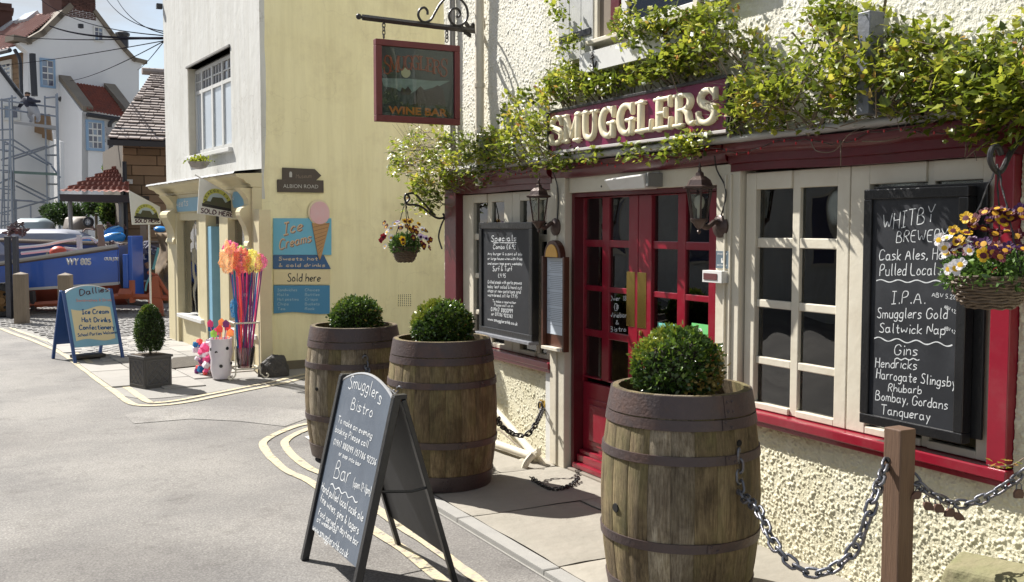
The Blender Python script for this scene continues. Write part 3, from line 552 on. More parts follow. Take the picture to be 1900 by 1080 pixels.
# fascia and its moulding, sagging slightly like the real one
def fascia(name, Y0, Y1, prof, m):
    q = MB(); n = 24; k = len(prof); vs = []
    for i in range(n + 1):
        Yv = Y0 + (Y1 - Y0) * i / n; dz = .006 * math.sin(Yv * 2.1) + .004 * math.sin(Yv * 5.3)
        vs += [(3.4 - a, Yv, z + dz) for a, z in prof]
    fs = [(i * k + j, i * k + (j + 1) % k, (i + 1) * k + (j + 1) % k, (i + 1) * k + j) for i in range(n) for j in range(k)]
    fs += [tuple(range(k)), tuple(range(n * k + k - 1, n * k - 1, -1))]; q.add(vs, fs); return q.build(name, m, PUB, smooth=True)
prof_ = lambda z0: [(-.03, z0), (.035, z0), (.035, z0 + .035), (.05, z0 + .04), (.05, z0 + .075), (.075, z0 + .09), (.085, z0 + .105), (.085, 2.0), (-.03, 2.0)]
fascia('fascia', pilR[0] - .02, U(1362), prof_(1.864), M_maroon)
fascia('fascia', U(1358), U(1036), [(-.03, 1.914), (.04, 1.914), (.055, 1.93), (.06, 1.965), (.085, 1.975), (.085, 2.0), (-.03, 2.0)], M_maroon)
fascia('fascia', U(1034), pilL[1] + .02, prof_(1.845), M_maroon)
# lead flashing: a crumpled roll along the top of the fascia
q = MB(); n = 150; prof = [(-.02, .0), (.10, .0), (.118, .008), (.125, .022), (.115, .034), (.09, .04), (-.02, .075)]; vs = []
for i in range(n + 1):
    Yv = 1.2 + (7.45 - 1.2) * i / n; a = .008 * noise.noise((Yv * 5, 0, 0)) ; bz = .010 * noise.noise((Yv * 3, 3, 0)) + .006 * noise.noise((Yv * 16, 8, 0))
    vs += [(3.4 - x - a * (x > 0), Yv, 2.003 + z + (bz if z > .001 else bz * .4) + .006) for x, z in prof]
k = len(prof); q.add(vs, [(i * k + j, i * k + j + 1, (i + 1) * k + j + 1, (i + 1) * k + j) for i in range(n) for j in range(k - 1)]); q.build('lead_flashing', M_lead, PUB, smooth=2)
# sills
paint_trim('window_sill', pilR[0] - .01, DR + .004, .655, .70, -.03, .06, M_red, .006); q = MB(); pb(q, pilR[0], DR, .632, .654, -.03, .045); q.build('sill_moulding', M_red, PUB, bevel=.003)
paint_trim('window_sill', DL - .005, pilL[1] + .01, .655, .70, -.03, .055, M_red, .006); q = MB(); pb(q, DL, pilL[1], .630, .654, -.03, .042); q.build('sill_moulding', M_red, PUB, bevel=.003)
ROWS = [(.735, .925), (.962, 1.205), (1.243, 1.497), (1.545, 1.779)]
def casement(name, Y0, Y1, z0, z1, cols, rows, m, n_face=.0, depth=.05, parent=PUB, glass=M_glass, fr=None, S=None, bev=.004, gn=None, label=None):
    """frame, mullions and glazing bars as one joinery piece; every pane is a sub-part"""
    fr = fr or pub; S = S or PS; q = MB(); c0, c1 = n_face - depth, n_face
    cs = sorted(cols); xs = [Y0] + [v for c in cs for v in c] + [Y1]; zs = [z0] + [v for r in sorted(rows) for v in r] + [z1]
    for i in range(0, len(xs), 2):
        inset = 0 if i in (0, len(xs) - 2) else .012
        q.fb(fr, S(xs[i]), S(xs[i + 1]), z0, z1, c0 + inset * 0, c1 - inset)
    for j in range(0, len(zs), 2):
        edge = j in (0, len(zs) - 2)
        for i in range(1, len(xs) - 1, 2):
            a, b_ = S(xs[i]), S(xs[i + 1]); q.fb(fr, a, b_, zs[j], zs[j + 1], c0 + .001, c1 - (.001 if edge else .013))
    o = q.build(name, m, parent, bevel=bev, label=label)
    gg = (n_face - depth * .6) if gn is None else gn
    for c in cs:
        for r in rows:
            g = MB(); g.fb(fr, S(c[0]) , S(c[1]), r[0], r[1], gg - .003, gg); g.build('pane', glass, o)
    return o
JY = U(1575, v=500)
c1 = [(U(1467, v=400), U(1402, v=400)), (U(1553, v=400), U(1481, v=400))]
casement('window', JY + .004, DR - .012, .703, 1.862, c1, ROWS, M_cream, 0.0)
c2 = [(U(1716, v=400), U(1612, v=400)), (U(1822, v=400), U(1730, v=400))]
casement('window', pilR[1] + .002, JY - .002, .703, 1.862, c2, ROWS, M_cream, 0.0)
lm = U(948, v=400)
c3 = [(U(900, v=410), U(876, v=410)), (U(933, v=410), U(908, v=410))]; c4 = [(U(990, v=410), U(962, v=410)), (U(1012, v=500), U(996, v=500))]
casement('window', lm + .002, pilL[0] - .002, .703, 1.843, c3, ROWS, M_cream, -.01)
casement('window', U(1030), lm - .002, .703, 1.843, c4, ROWS, M_cream, -.01)
# cream post between door and windows, grooved
paint_trim('door_post', DR, U(1335), .03, 1.912, -.08, .03, M_cream, .004)
for u0, u1 in ((1352, 1355), (1362, 1365)):
    q = MB(); pb(q, U(u1), U(u0), .2, 1.86, .03, .042); q.build('bead_moulding', M_cream, PUB, bevel=.003)
paint_trim('door_post', U(1058), U(1031), .03, 1.912, -.08, .045, M_cream, .005)
q = MB(); pb(q, U(1045), U(1040), .04, 1.85, .045, .055); q.build('bead_moulding', M_cream, PUB, bevel=.003)
paint_trim('door_lintel', U(1333), U(1060), 1.812, 1.912, -.08, .02, M_cream)
paint_trim('wall_strip', U(1028, v=800), U(1019, v=800), .0, .63, .0, .03, M_white)
# --- the double doors
XD = 3.47; D = lambda u, v=600: U(u, XD, v); nD = 3.4 - XD
zD = lambda u, v: pub.sz(u, v, nD)
rec0, rec1 = U(1333), U(1060)
dz = [(zD(1100, 700), zD(1100, 625)), (zD(1100, 612), zD(1100, 540)), (zD(1100, 530), zD(1100, 458)), (zD(1100, 445), zD(1100, 368))]
mid = D(1183)
q = MB(); pb(q, rec0, rec0 + .03, .02, 1.81, nD - .02, -.081 + .08); pb(q, rec1 - .03, rec1, .02, 1.81, nD - .02, -.001); pb(q, rec0 + .03, rec1 - .03, 1.785, 1.811, nD - .02, -.001); q.build('door_frame', M_maroon, PUB, bevel=.002)
def door(Y0, Y1, cols, label, side):
    lo = dz[0][0] - .01
    q = MB(); xs = [Y0] + [v for c in cols for v in c] + [Y1]
    for i in range(0, len(xs), 2): pb(q, xs[i], xs[i + 1], lo - .03 if i in (0, len(xs) - 2) else lo, 1.783, nD - .04, nD + (0 if i in (0, len(xs) - 2) else -.01))
    zz = [lo] + [v for r in dz for v in r] + [1.783]
    for j in range(0, len(zz), 2):
        for i in range(1, len(xs) - 1, 2): pb(q, xs[i], xs[i + 1], zz[j], zz[j + 1], nD - .039, nD - (.001 if j in (0, len(zz) - 2) else .011))
    pb(q, Y0, Y1, .05, lo - .03, nD - .04, nD)
    d = q.build('door', M_red, PUB, bevel=.003, label=label)
    for c in cols:
        for r in dz: g = MB(); pb(g, c[0], c[1], r[0], r[1], nD - .028, nD - .025); g.build('pane', M_glass, d)
    # raised field panel and stepped weather boards
    a, b_ = Y0 + .10, Y1 - .10; q = MB(); pb(q, a - .035, b_ + .035, .20, lo - .13, nD, nD + .007); pb(q, a, b_, .235, lo - .165, nD + .007, nD + .018); q.build('panel', M_red, d, bevel=.005)
    q = MB(); pb(q, Y0 + .004, Y1 - .004, .135, .165, nD, nD + .03); pb(q, Y0 + .004, Y1 - .004, .085, .135, nD, nD + .05); pb(q, Y0 + .004, Y1 - .004, .05, .085, nD, nD + .085); q.build('weather_board', M_red, d, bevel=.006)
    ye = (Y0 + .035, Y0 + .092) if side else (Y1 - .092, Y1 - .035)
    ye = (D(1178, 550), D(1163, 550)) if side else (D(1199, 550), D(1183, 550))
    q = MB(); pb(q, ye[0], ye[1], zD(1180, 607), zD(1180, 505), nD, nD + .003); q.build('push_plate', M_brass, d, bevel=.001)
    return d
dl = door(mid + .003, rec1 - .034, [(D(1115, 400), D(1077, 400)), (D(1167, 400), D(1128, 400))][::-1], 'left red glazed door leaf', True)
dr = door(rec0 + .034, mid - .003, [(D(1255, 400), D(1209, 400)), (D(1316, 400), D(1270, 400))][::-1], 'right red glazed door leaf', False)
cy_, cz_ = D(1190, 660), zD(1190, 645)
q = MB(); q.tube(catmull([(XD - .005, cy_, cz_ + .02), (XD - .035, cy_, cz_ + .01), (XD - .045, cy_, cz_ - .04), (XD - .02, cy_, cz_ - .09), (XD - .012, cy_, cz_ - .11)]), .007, 8); q.build('handle', M_blackm, dr, smooth=True)
q = MB(); q.lathe((XD - .001, D(1190, 618), zD(1190, 618)), [(.001, 0), (.016, 0), (.016, .008), (.001, .012)], 16, ax=(-1, 0, 0)); q.build('lock', M_brass, dr, smooth=True)
# sticker and lettering on the glass
def flat(name, parent, fr, a0, a1, b0, b1, off, m, th=.001): q = MB(); q.fb(fr, a0, a1, b0, b1, off, off + th); return q.build(name, m, parent)
M_teal = mat('teal_print', (.10, .48, .42), .5, (.25, .62, .55), 30, .6); M_greenp = mat('green_print', (.12, .50, .16), .5, (.2, .6, .2), 20, .6)
flat('notice', dr, pub, pub.sx(1214, 610, nD), pub.sx(1253, 610, nD), dz[1][0], pub.sz(1230, 601, nD), nD - .0245, M_teal)
flat('notice', dr, pub, pub.sx(1277, 610, nD), pub.sx(1309, 610, nD), dz[1][0], pub.sz(1290, 601, nD), nD - .0245, M_greenp)
q = MB(); q.lathe(pub.p(pub.sx(1293, 616, nD), pub.sz(1293, 616, nD), nD - .023), [(.001, 0), (.02, 0), (.02, .0006), (.001, .0007)], 16, ax=pub.n); q.build('emblem', M_white, dr)
q = MB(); o_ = nD - .0248
write_px(q, pub, 'Over 18', (1131, 558), (1162, 558), 9, 1.4, 0, .2, base=o_)
cx, cz = pub.px(1143, 570, o_); ribbon(q, pub, [(cx + .022 * math.cos(a * .5236 * 2), cz + .024 * math.sin(a * .5236 * 2)) for a in range(7)], .004, o_); write_px(q, pub, '18', (1138, 574), (1148, 574), 8, 1.4, 0, .1, base=o_)
write_px(q, pub, 'Winebar', (1130, 589), (1163, 589), 9, 1.4, 0, .2, base=o_); write_px(q, pub, '&', (1142, 602), (1148, 602), 8, 1.4, 0, .1, base=o_); write_px(q, pub, 'Bistro', (1132, 615), (1161, 615), 9, 1.5, 0, .2, base=o_)
q.build('lettering', M_chalk, dl)
# door mat threshold
sheet_ = MB(); sheet_.box(3.36, 3.5, rec0 + .02, rec1 - .02, .0, .048); sheet_.build('threshold', mat('worn_step', (.24, .20, .16), .8, (.17, .14, .11), 12, .7, .4, 40), PUB, bevel=.006)
# --- upstairs window with boarded shutters
zs = 2.72
wY0, wY1 = U(1310, v=10), U(1117, v=60)
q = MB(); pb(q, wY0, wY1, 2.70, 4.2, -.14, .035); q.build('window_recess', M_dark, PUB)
for a, b_, m_ in ((wY1 - .035, wY1 - .0, 0), (wY0, wY0 + .04, 0)): q = MB(); pb(q, a, b_, 2.71, 4.2, .035, .055); q.build('window_stile', M_cream, PUB, bevel=.003)
q = MB(); pb(q, wY1 - .26, wY1 - .17, 2.73, 4.2, .036, .052); q.build('window_mullion', M_maroon, PUB, bevel=.003)
q = MB(); pb(q, wY1 - .34, wY1 - .28, 2.73, 4.2, .036, .05); pb(q, wY0 + .04, wY1 - .34, 2.72, 2.765, .036, .05); q.build('window_rail', M_white, PUB, bevel=.003)
q = MB(); pb(q, wY0 + .05, wY1 - .35, 2.77, 4.1, .0355, .038); q.build('pane', mat('sky_pane', (.02, .03, .045), .04, spec=1.0), PUB)
q = MB(); pb(q, wY0 - .02, wY1 + .03, 2.685, 2.712, -.02, .10); q.build('window_sill', M_cream, PUB, bevel=.004)
def shutter(Y0, Y1, z0, n, label):
    q = MB(); pb(q, Y0 + .01, Y1 - .01, z0 + .15, z0 + .22, .02, .032); o = q.build('shutter', M_shutter, PUB, label=label)
    for i in range(n):
        a = Y0 + (Y1 - Y0) * i / n; q = MB(); pb(q, a + .002, a + (Y1 - Y0) / n - .003, z0 + random.uniform(-.006, .006), 4.1, .032, .05); q.build('plank', M_shutter, o, bevel=.002)
    for zz in (z0 + .15, z0 + .62):
        q = MB(); pb(q, Y0 + .02, Y1 - .02, zz - .02, zz + .02, .05, .056); q.build('strap_hinge', M_black, o)
    return o
shutter(U(1113, v=90), U(1048, v=60), 2.63, 3, 'left shutter of pale grey weathered planks'); shutter(U(1425, v=5), U(1320, v=20), 2.735, 4, 'right shutter of pale grey weathered planks')
# rainwater pipes
def pipe(pts, r, m, name, label, cat, th=None):
    q = MB(); q.tube(pts, r, 10); o = q.build(name, m, smooth=True); return tag(o, label, cat)
yd = U(890, 3.34, 200)
dp = thing('drainpipe', 'cream downpipe running down the corner of the pub behind the hanging sign', 'drainpipe', (3.34, yd, 2.0))
q = MB(); q.tube([(3.34, yd, 4.2), (3.34, yd, 1.9)], .033, 12); q.build('pipe', M_cream, dp, smooth=True)
for z_ in (2.62, 2.28): q = MB(); q.lathe((3.34, yd, z_), [(.034, 0), (.04, 0), (.04, .03), (.034, .03)], 12); q.build('collar', M_cream, dp)
yc = U(835, 3.36, 50)
for k_, dy in enumerate((.0, .05)):
    q = MB(); q.tube([(3.37, yc - dy, 4.2), (3.37, yc - dy, 2.1)], .012, 8); tag(q.build('cable_pipe', mat('grey_pvc', (.25, .24, .22), .5), smooth=True), ['thin grey cable pipe nearest the pub corner', 'second thin grey cable pipe beside the corner one'][k_], 'pipe')
yd2 = U(905, 3.36, 220)
q = MB(); q.box(3.31, 3.38, yd2 - .04, yd2 + .04, 1.98, 2.26); tag(q.build('hopper_box', M_black, bevel=.005), 'small black box on the pub wall beside the cream downpipe', 'junction box')
# grey-painted square timber stub over the fascia
pf = Fr((3.18, 0, 0), (0, -1, 0)); y0_, y1_ = -pf.sx(1613, 100), -pf.sx(1590, 100)
q = MB(); q.box(3.18, 3.26, y0_, y1_, 2.05, pf.sz(1600, 22)); q.box(3.255, 3.42, y0_ + .01, y1_ - .01, 2.05, 2.12); tag(q.build('timber_post', mat('slate_grey_paint', (.10, .11, .13), .45, (.17, .18, .2), 9, .7, .3, 40), bevel=.004), 'short slate grey square post rising out of the vine above the fascia', 'post')
# ================================================================ BARRELS AND TOPIARY
BH = .89
def brad(z): t = (z - .43) / .46; return .338 - .050 * t * t * (1.06 if z < .43 else .96)
NST = 22
def stave_mesh(seed, m):
    rn = random.Random(seed); q = MB(); a = math.pi / NST * .992; n = 12; vs = []
    for i in range(n + 1):
        z = BH * i / n; r = brad(z)
        for t, rr in ((-a, r - .0022), (-a * .90, r), (0, r + .0010), (a * .90, r), (a, r - .0022), (a, r - .024), (-a, r - .024)):
            vs.append((rr * math.cos(t), rr * math.sin(t), z))
    fs = [(i * 7 + j, i * 7 + (j + 1) % 7, (i + 1) * 7 + (j + 1) % 7, (i + 1) * 7 + j) for i in range(n) for j in range(7)]
    fs += [tuple(range(6, -1, -1)), tuple(range(n * 7, n * 7 + 7))]; q.add(vs, fs); return meshof(q, 'stave', m, True)
SM = [stave_mesh(i, M_oak) for i in range(2)]; SMG = stave_mesh(9, M_oak2)
def hoop_mesh(z0, z1, th=.0045):
    q = MB(); n = 3; pr = [(brad(z0 + (z1 - z0) * i / n) + .002 + th, z0 + (z1 - z0) * i / n) for i in range(n + 1)]
    pr = [(brad(z0) - .003, z0)] + pr + [(brad(z1) - .003, z1)]; q.lathe((0, 0, 0), pr, 64, cap=False)
    # lapped joint and its rivets
    am = 3.9 + z0; zc = (z0 + z1) / 2; h = (z1 - z0) / 2
    vs = []
    for k in range(5):
        t = am + k * .045
        for z in (zc - h * .96, zc + h * .96): vs += [((brad(z) + .0065) * math.cos(t), (brad(z) + .0065) * math.sin(t), z), ((brad(z) + .0108) * math.cos(t), (brad(z) + .0108) * math.sin(t), z)]
    q.add(vs, [(4 * k + a, 4 * k + b_, 4 * k + 4 + b_, 4 * k + 4 + a) for k in range(4) for a, b_ in ((0, 1), (1, 3), (3, 2))] + [(0, 1, 3, 2), (16, 17, 19, 18)])
    rv = [(am + .05, zc + h * .45), (am + .13, zc - h * .45)] + ([(am + .05, zc - h * .45), (am + .13, zc + h * .45)] if h > .03 else [])
    for t, z in rv: r = brad(z) + .0108; q.ball((r * math.cos(t), r * math.sin(t), z), .0065, 8)
    return meshof(q, 'hoop', M_hoop, True)
HOOPS = [hoop_mesh(.80, .888), hoop_mesh(.752, .794), hoop_mesh(.615, .652), hoop_mesh(.262, .300), hoop_mesh(.0, .092)]
qs = MB(); qs.lathe((0, 0, 0), [(.001, .85), (.12, .853), (.2, .838), (.262, .822)], 28, cap=False); SOIL = meshof(qs, 'soil', M_soil, True)
# box ball leaves
M_box = leafmat('box_leaves', [(0, (.018, .035, .010)), (.45, (.045, .085, .018)), (.7, (.10, .17, .025)), (.85, (.22, .32, .03)), (.93, (.30, .20, .05)), (1, (.42, .33, .12))], .28, .2, .55)
def leaf_cloud(pts, nrm, size, rg, aspect=.5, fold=.25, spread=.8):
    """one four-sided folded leaf at every point; returns verts, faces"""
    n = len(pts); d = nrm + rg.normal(0, spread, (n, 3)); d /= np.linalg.norm(d, axis=1)[:, None]
    a = rg.normal(0, 1, (n, 3)); s = np.cross(d, a); s /= np.linalg.norm(s, axis=1)[:, None]; up = np.cross(s, d)
    L_ = (size * rg.uniform(.65, 1.3, n))[:, None]
    base = pts; tip = pts + d * L_; midp = pts + d * L_ * .5
    l_ = midp + s * L_ * aspect * .5 + up * L_ * fold * .3; r_ = midp - s * L_ * aspect * .5 + up * L_ * fold * .3
    v = np.stack([base, r_, tip, l_], 1).reshape(-1, 3); i = np.arange(n) * 4
    f = np.stack([i, i + 1, i + 2, i, i + 2, i + 3], 1).reshape(-1, 3); return v, f
def topiary(name, parent, c, rad, n, size, rg, tone_fn, shape=None):
    """a clipped ball: leaves crowd an uneven shell over a woody heart"""
    z = rg.uniform(-1, 1, n); t = rg.uniform(0, 6.2832, n); s_ = np.sqrt(1 - z * z); d = np.stack([s_ * np.cos(t), s_ * np.sin(t), z], 1)
    lump = np.array([1 + .16 * noise.noise((x * 2.4 + c[0], y * 2.4, zz * 2.4)) + .08 * noise.noise((x * 6, y * 6 + c[1], zz * 6)) for x, y, zz in d])
    r = (rg.uniform(.80, 1.0, n) ** .6) * lump * np.where(rg.random(n) < .035, rg.uniform(1.03, 1.15, n), 1); k = shape(d) if shape else 1.0
    P_ = np.array(c) + d * np.array(rad) * (r * k)[:, None]
    v, f = leaf_cloud(P_, d * .8 + np.array([0, 0, .35]), size, rg, .62)
    tone = np.clip(tone_fn(d, rg, n), 0, 1)
    o = npmesh(name, v, f, M_box, col=np.repeat(tone, 2), parent=parent, kind='stuff')
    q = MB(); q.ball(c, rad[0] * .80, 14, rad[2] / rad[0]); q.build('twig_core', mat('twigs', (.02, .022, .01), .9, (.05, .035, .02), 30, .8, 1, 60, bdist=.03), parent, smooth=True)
    return o
def barrel(x, y, rz, label, seed, balls, grey=()):
    t = thing('barrel', label, 'barrel', (x, y, .034 if x > 2.3 and y < 7.6 else .0), 'oak barrels planted with box balls')
    rn = random.Random(seed)
    for i in range(NST):
        inst('stave', SMG if i in grey else SM[rn.randrange(2)], t, Matrix.Rotation(rz + 2 * math.pi * i / NST, 4, 'Z') @ Matrix.Scale(1, 4))
    for h, z in zip(HOOPS, range(5)): inst('hoop', h, t, Matrix.Rotation(rz + rn.uniform(-.15, .15), 4, 'Z'))
    inst('soil', SOIL, t, Matrix.Identity(4)); WL[t.name] = t.location.copy()
    return t
B1 = barrel(2.66, 3.50, .1, 'nearest oak barrel planter in front of the right-hand window, chain hooked to its side', 1, 1, grey=(13, 14))
B2 = barrel(2.53, 5.72, .5, 'middle oak barrel planter beside the door, behind the black chalk A-board', 2, 1)
B3 = barrel(2.32, 6.74, .25, 'farthest oak barrel planter, nearest the yellow wall, greyer staves', 3, 1, grey=(11, 12, 14, 15))
q = MB(); a_ = 4.25; r_ = brad(.53) + .0025; q.lathe(B1.location + V((-.60 * r_ - .0, -.80 * r_, .53)) * 1.0, [(.001, 0), (.016, 0), (.016, .002), (.001, .002)], 10, ax=(-.6, -.8, 0)); 
rg = np.random.default_rng(5)
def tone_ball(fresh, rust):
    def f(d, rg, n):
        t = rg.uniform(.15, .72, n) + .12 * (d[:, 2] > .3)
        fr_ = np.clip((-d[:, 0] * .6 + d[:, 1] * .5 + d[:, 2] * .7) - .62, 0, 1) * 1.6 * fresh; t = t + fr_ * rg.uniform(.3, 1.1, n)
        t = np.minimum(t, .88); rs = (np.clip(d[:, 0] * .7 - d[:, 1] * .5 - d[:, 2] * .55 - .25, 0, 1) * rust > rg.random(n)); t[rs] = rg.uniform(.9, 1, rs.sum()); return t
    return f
def boxball(x, y, z, rad, label, n, size, fresh, rust):
    t = thing('box_ball', label, 'topiary', (x, y, z - .12)); t['group'] = 'clipped box balls in the barrels'
    q = MB(); q.tube([(x, y, z - .13), (x + .01, y, z + rad[2])], .014, 6); q.build('trunk', M_greyw, t)
    topiary('foliage', t, (x, y, z + rad[2] * .82), rad, n, size, rg, tone_ball(fresh, rust)); return t
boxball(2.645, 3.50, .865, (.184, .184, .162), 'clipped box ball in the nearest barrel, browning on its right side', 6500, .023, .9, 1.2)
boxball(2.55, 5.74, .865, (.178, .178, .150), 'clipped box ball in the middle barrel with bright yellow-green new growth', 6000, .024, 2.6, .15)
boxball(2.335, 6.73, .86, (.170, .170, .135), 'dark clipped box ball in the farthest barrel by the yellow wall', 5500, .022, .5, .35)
# bung holes
def disc(parent, fr_c, ax, r, m, name, th=.003): q = MB(); q.lathe(fr_c, [(.001, 0), (r, 0), (r * .9, th), (.001, th)], 12, ax=ax); return q.build(name, m, parent)
def on_barrel(Bt, u, v):
    r = ray(u, v); o = EYE - Bt.location; best = None; t = 2.0
    while t < 9:
        p = o + r * t
        if 0 < p.z < BH and math.hypot(p.x, p.y) < brad(p.z): best = p; break
        t += .002
    return (best + Bt.location, V((best.x, best.y, 0)).normalized()) if best else (Bt.location + V((0, 0, .6)), V((-1, 0, 0)))
M_hole = mat('bung_hole_dark', (.006, .005, .004), .9)
for Bt, (u, v), rr in ((B1, (1143, 942), .020), (B3, (588, 722), .013), (B1, (1371, 822), .014), (B3, (677, 660), .013)):
    p, n_ = on_barrel(Bt, u, v); disc(Bt, p + n_ * .0015, n_, rr, M_hole, 'bung_hole', .004)
# ================================================================ CHAINS
def link_mesh(L_, W_, r, m):
    q = MB(); pts = []; h = L_ / 2 - W_ / 2
    for i in range(7): a = -math.pi / 2 + math.pi * i / 6; pts.append((h + W_ / 2 * math.cos(a), W_ / 2 * math.sin(a), 0))
    for i in range(7): a = math.pi / 2 + math.pi * i / 6; pts.append((-h + W_ / 2 * math.cos(a), W_ / 2 * math.sin(a), 0))
    pts = pts + [pts[0]]; q.tube(pts, r, 6, cap=False); return meshof(q, 'link', m, 2)
def chain(name, label, P_, L_, W_, r, m, start=0):
    """stadium links laid nose to tail along the curve, each turned a quarter against the last"""
    me = link_mesh(L_, W_, r, m); pts = catmull(P_, 40); step = L_ - 2.5 * r; t = thing(name, label, 'chain', pts[0]); pos = [pts[0]]; acc = 0; k = 0
    seg = [(b - a).length for a, b in zip(pts[:-1], pts[1:])]; tot = sum(seg); n = int(tot / step); d = step / 2; i = 0; c = 0.0
    for j in range(n):
        target = j * step + step / 2
        while i < len(seg) - 1 and c + seg[i] < target: c += seg[i]; i += 1
        p = pts[i].lerp(pts[i + 1], (target - c) / max(seg[i], 1e-9)); dr_ = (pts[min(len(pts) - 1, i + 3)] - pts[max(0, i - 2)]).normalized()
        side = dr_.cross(UP); side = side.normalized() if side.length > .05 else V((1, 0, 0)); upv = side.cross(dr_).normalized()
        ang = (R(90) if j % 2 else 0) + random.uniform(-.25, .25) + R(38); Yx = side * math.cos(ang) + upv * math.sin(ang); Zx = dr_.cross(Yx)
        M = Matrix((dr_, Yx, Zx)).transposed().to_4x4(); M.translation = p - pts[0]; inst('link', me, t, M)
    return t
def sag(a, b, low, n=9):
    """a hanging curve through A, the lowest surveyed point and B"""
    a, b, low = V(a), V(b), V(low); out = []
    for i in range(n):
        t = i / (n - 1); out.append(a * (1 - t) * (1 - 2 * t) + low * 4 * t * (1 - t) + b * t * (2 * t - 1))
    return out
PXp = 2.93   # the wooden post
pfr = Fr((PXp, 0, 0), (0, -1, 0)); py = -pfr.sx(1648, 800); ptop = pfr.sz(1640, 792)
t = thing('chain_post', 'square brown wooden post carrying the chains in front of the tall ales board', 'post', (PXp + .037, py - .02, 0.03))
q = MB(); q.box(PXp, PXp + .078, py - .058, py + .020, .03, ptop); q.build('timber', M_post, t, bevel=.004)
hy, hz = -pfr.sx(1648, 853), pfr.sz(1648, 853)
disc(t, (PXp - .001, hy, hz), (-1, 0, 0), .011, M_hole, 'chain_hole', .002)
p0, n0 = on_barrel(B1, 1371, 835)
lowp = pub.p(*pub.px(1500, 1062, .45), .45)
lowp.z += .0
P_ = [p0 + V((-.004, -.004, 0)), p0 + V((-.012, -.03, -.16)), DP(1408, 948, 3.88), DP(1440, 1015, 3.72), DP(1495, 1060, 3.64), DP(1545, 1055, 3.60), DP(1590, 1010, 3.575), DP(1622, 925, 3.56), V((PXp - .012, hy, hz - .02)), V((PXp + .01, hy, hz))]
chain('barrier_chain', 'galvanised chain sagging between the nearest barrel and the wooden post', P_, .058, .034, .0062, M_steel)
P_ = [V((PXp + .078, hy - .012, hz - .03)), DP(1712, 905, 3.72), DP(1760, 930, 3.75), DP(1800, 934, 3.75), DP(1850, 912, 3.72), DP(1905, 872, 3.66), DP(1960, 820, 3.6)]
chain('barrier_chain', 'galvanised chain running right from the wooden post, hung with rusty padlocks', P_, .050, .030, .0055, M_steel)
for i, (u, v, d_) in enumerate(((1700, 918, 3.72), (1722, 938, 3.75), (1742, 942, 3.76), (1762, 950, 3.76), (1778, 957, 3.76), (1890, 915, 3.68))):
    p = DP(u, v, d_); fr_ = Fr(p, RT, (V((0, 0, 1)) + RT * random.uniform(-.5, .5)).normalized()); q = MB(); q.prism(fr_, [(-.016, -.018), (.016, -.018), (.018, .0), (.012, .014), (-.012, .014), (-.018, 0)], -.008, .008)
    t2 = thing('padlock', ['rusty padlock closest to the wooden post on the chain', 'rusty padlock second from the post on the chain', 'rusty padlock in the middle of the chain cluster', 'rusty padlock fourth along the chain from the post', 'rusty padlock at the lowest point of the right chain', 'rusty padlock farthest right on the chain'][i], 'padlock', p, 'rusty padlocks on the chain')
    q.build('body', M_rusty, t2, bevel=.003); q = MB(); q.tube([fr_.p(-.009, .012), fr_.p(-.009, .03), fr_.p(0, .038), fr_.p(.009, .03), fr_.p(.009, .012)], .003, 6); q.build('shackle', M_steel, t2, smooth=True)
# black chain from the middle barrel up to the wall ring
Pw = pub.p(*pub.px(1008, 757, .02), .02)
p1, _ = on_barrel(B2, 919, 772)
wb = [p1 + V((.03, .02, -.02)), DP(930, 790, 6.35), DP(955, 806, 6.45), DP(978, 806, 6.5), DP(995, 785, 6.55), Pw]
chain('barrier_chain', 'dark chain from the middle barrel up to the brass plate on the wall', wb, .046, .028, .0055, M_blackm)
tr = thing('chain_ring', 'brass plate with black ring fixed to the wall left of the door', 'wall ring', pub.p(*pub.px(1008, 745, 0), 0))
a_, b_ = pub.px(1010, 750); q = MB(); q.fb(pub, a_ - .035, a_ + .03, b_ - .03, b_ + .03, 0.01, .02); q.build('plate', M_brass, tr, bevel=.002)
q = MB(); c_ = pub.p(a_, b_ - .01, .03); q.tube([c_ + V((0, .028 * math.cos(i * .5236), .028 * math.sin(i * .5236))) for i in range(13)], .006, 6, cap=False); q.build('ring', M_blackm, tr, smooth=True)
# chain between the far and middle barrels and a loose one by the step
p2, _ = on_barrel(B3, 677, 662); p3, _ = on_barrel(B2, 745, 720)
chain('barrier_chain', 'short galvanised chain between the far and middle barrels', [p2, p2 + V((.0, -.04, -.07)), (p2 + p3) / 2 + V((-.05, -.02, -.17)), p3], .052, .032, .006, M_steel)
gc = [G(985, 886, .05), G(1020, 907, .045), G(1045, 905, .05), G(1062, 898, .05), G(1075, 885, .06)]
chain('ground_chain', 'dark chain lying on the flagstones by the red door step', gc, .034, .022, .0042, M_blackm)
# ================================================================ CREAM PAINTED ANCHOR AGAINST THE WALL
A = lambda u, v, n_=.08: pub.p(*pub.px(u, v, n_), n_)
t = thing('anchor', 'old anchor painted cream lying against the wall left of the door', 'anchor', A(960, 888, .15))
q = MB(); q.tube([A(905, 742, .06), A(935, 778, .07), A(992, 845, .12)], [.024, .026, .030], 10); q.build('shank', M_cream, t, smooth=True)
q = MB(); q.tube([A(880, 812, .22), A(930, 827, .2), A(984, 846, .16)], [.027, .027, .026], 10); q.build('stock', M_cream, t, smooth=True)
q = MB(); q.tube(catmull([A(1000, 838, .12), A(985, 848, .15), A(962, 862, .18), A(952, 875, .2), A(947, 893, .22)]), .026, 8); q.build('arm', M_cream, t, smooth=True)
q = MB(); q.tube(catmull([A(990, 842, .2), A(977, 858, .24), A(971, 875, .26), A(966, 893, .27)]), .022, 8); q.build('arm', M_cream, t, smooth=True)
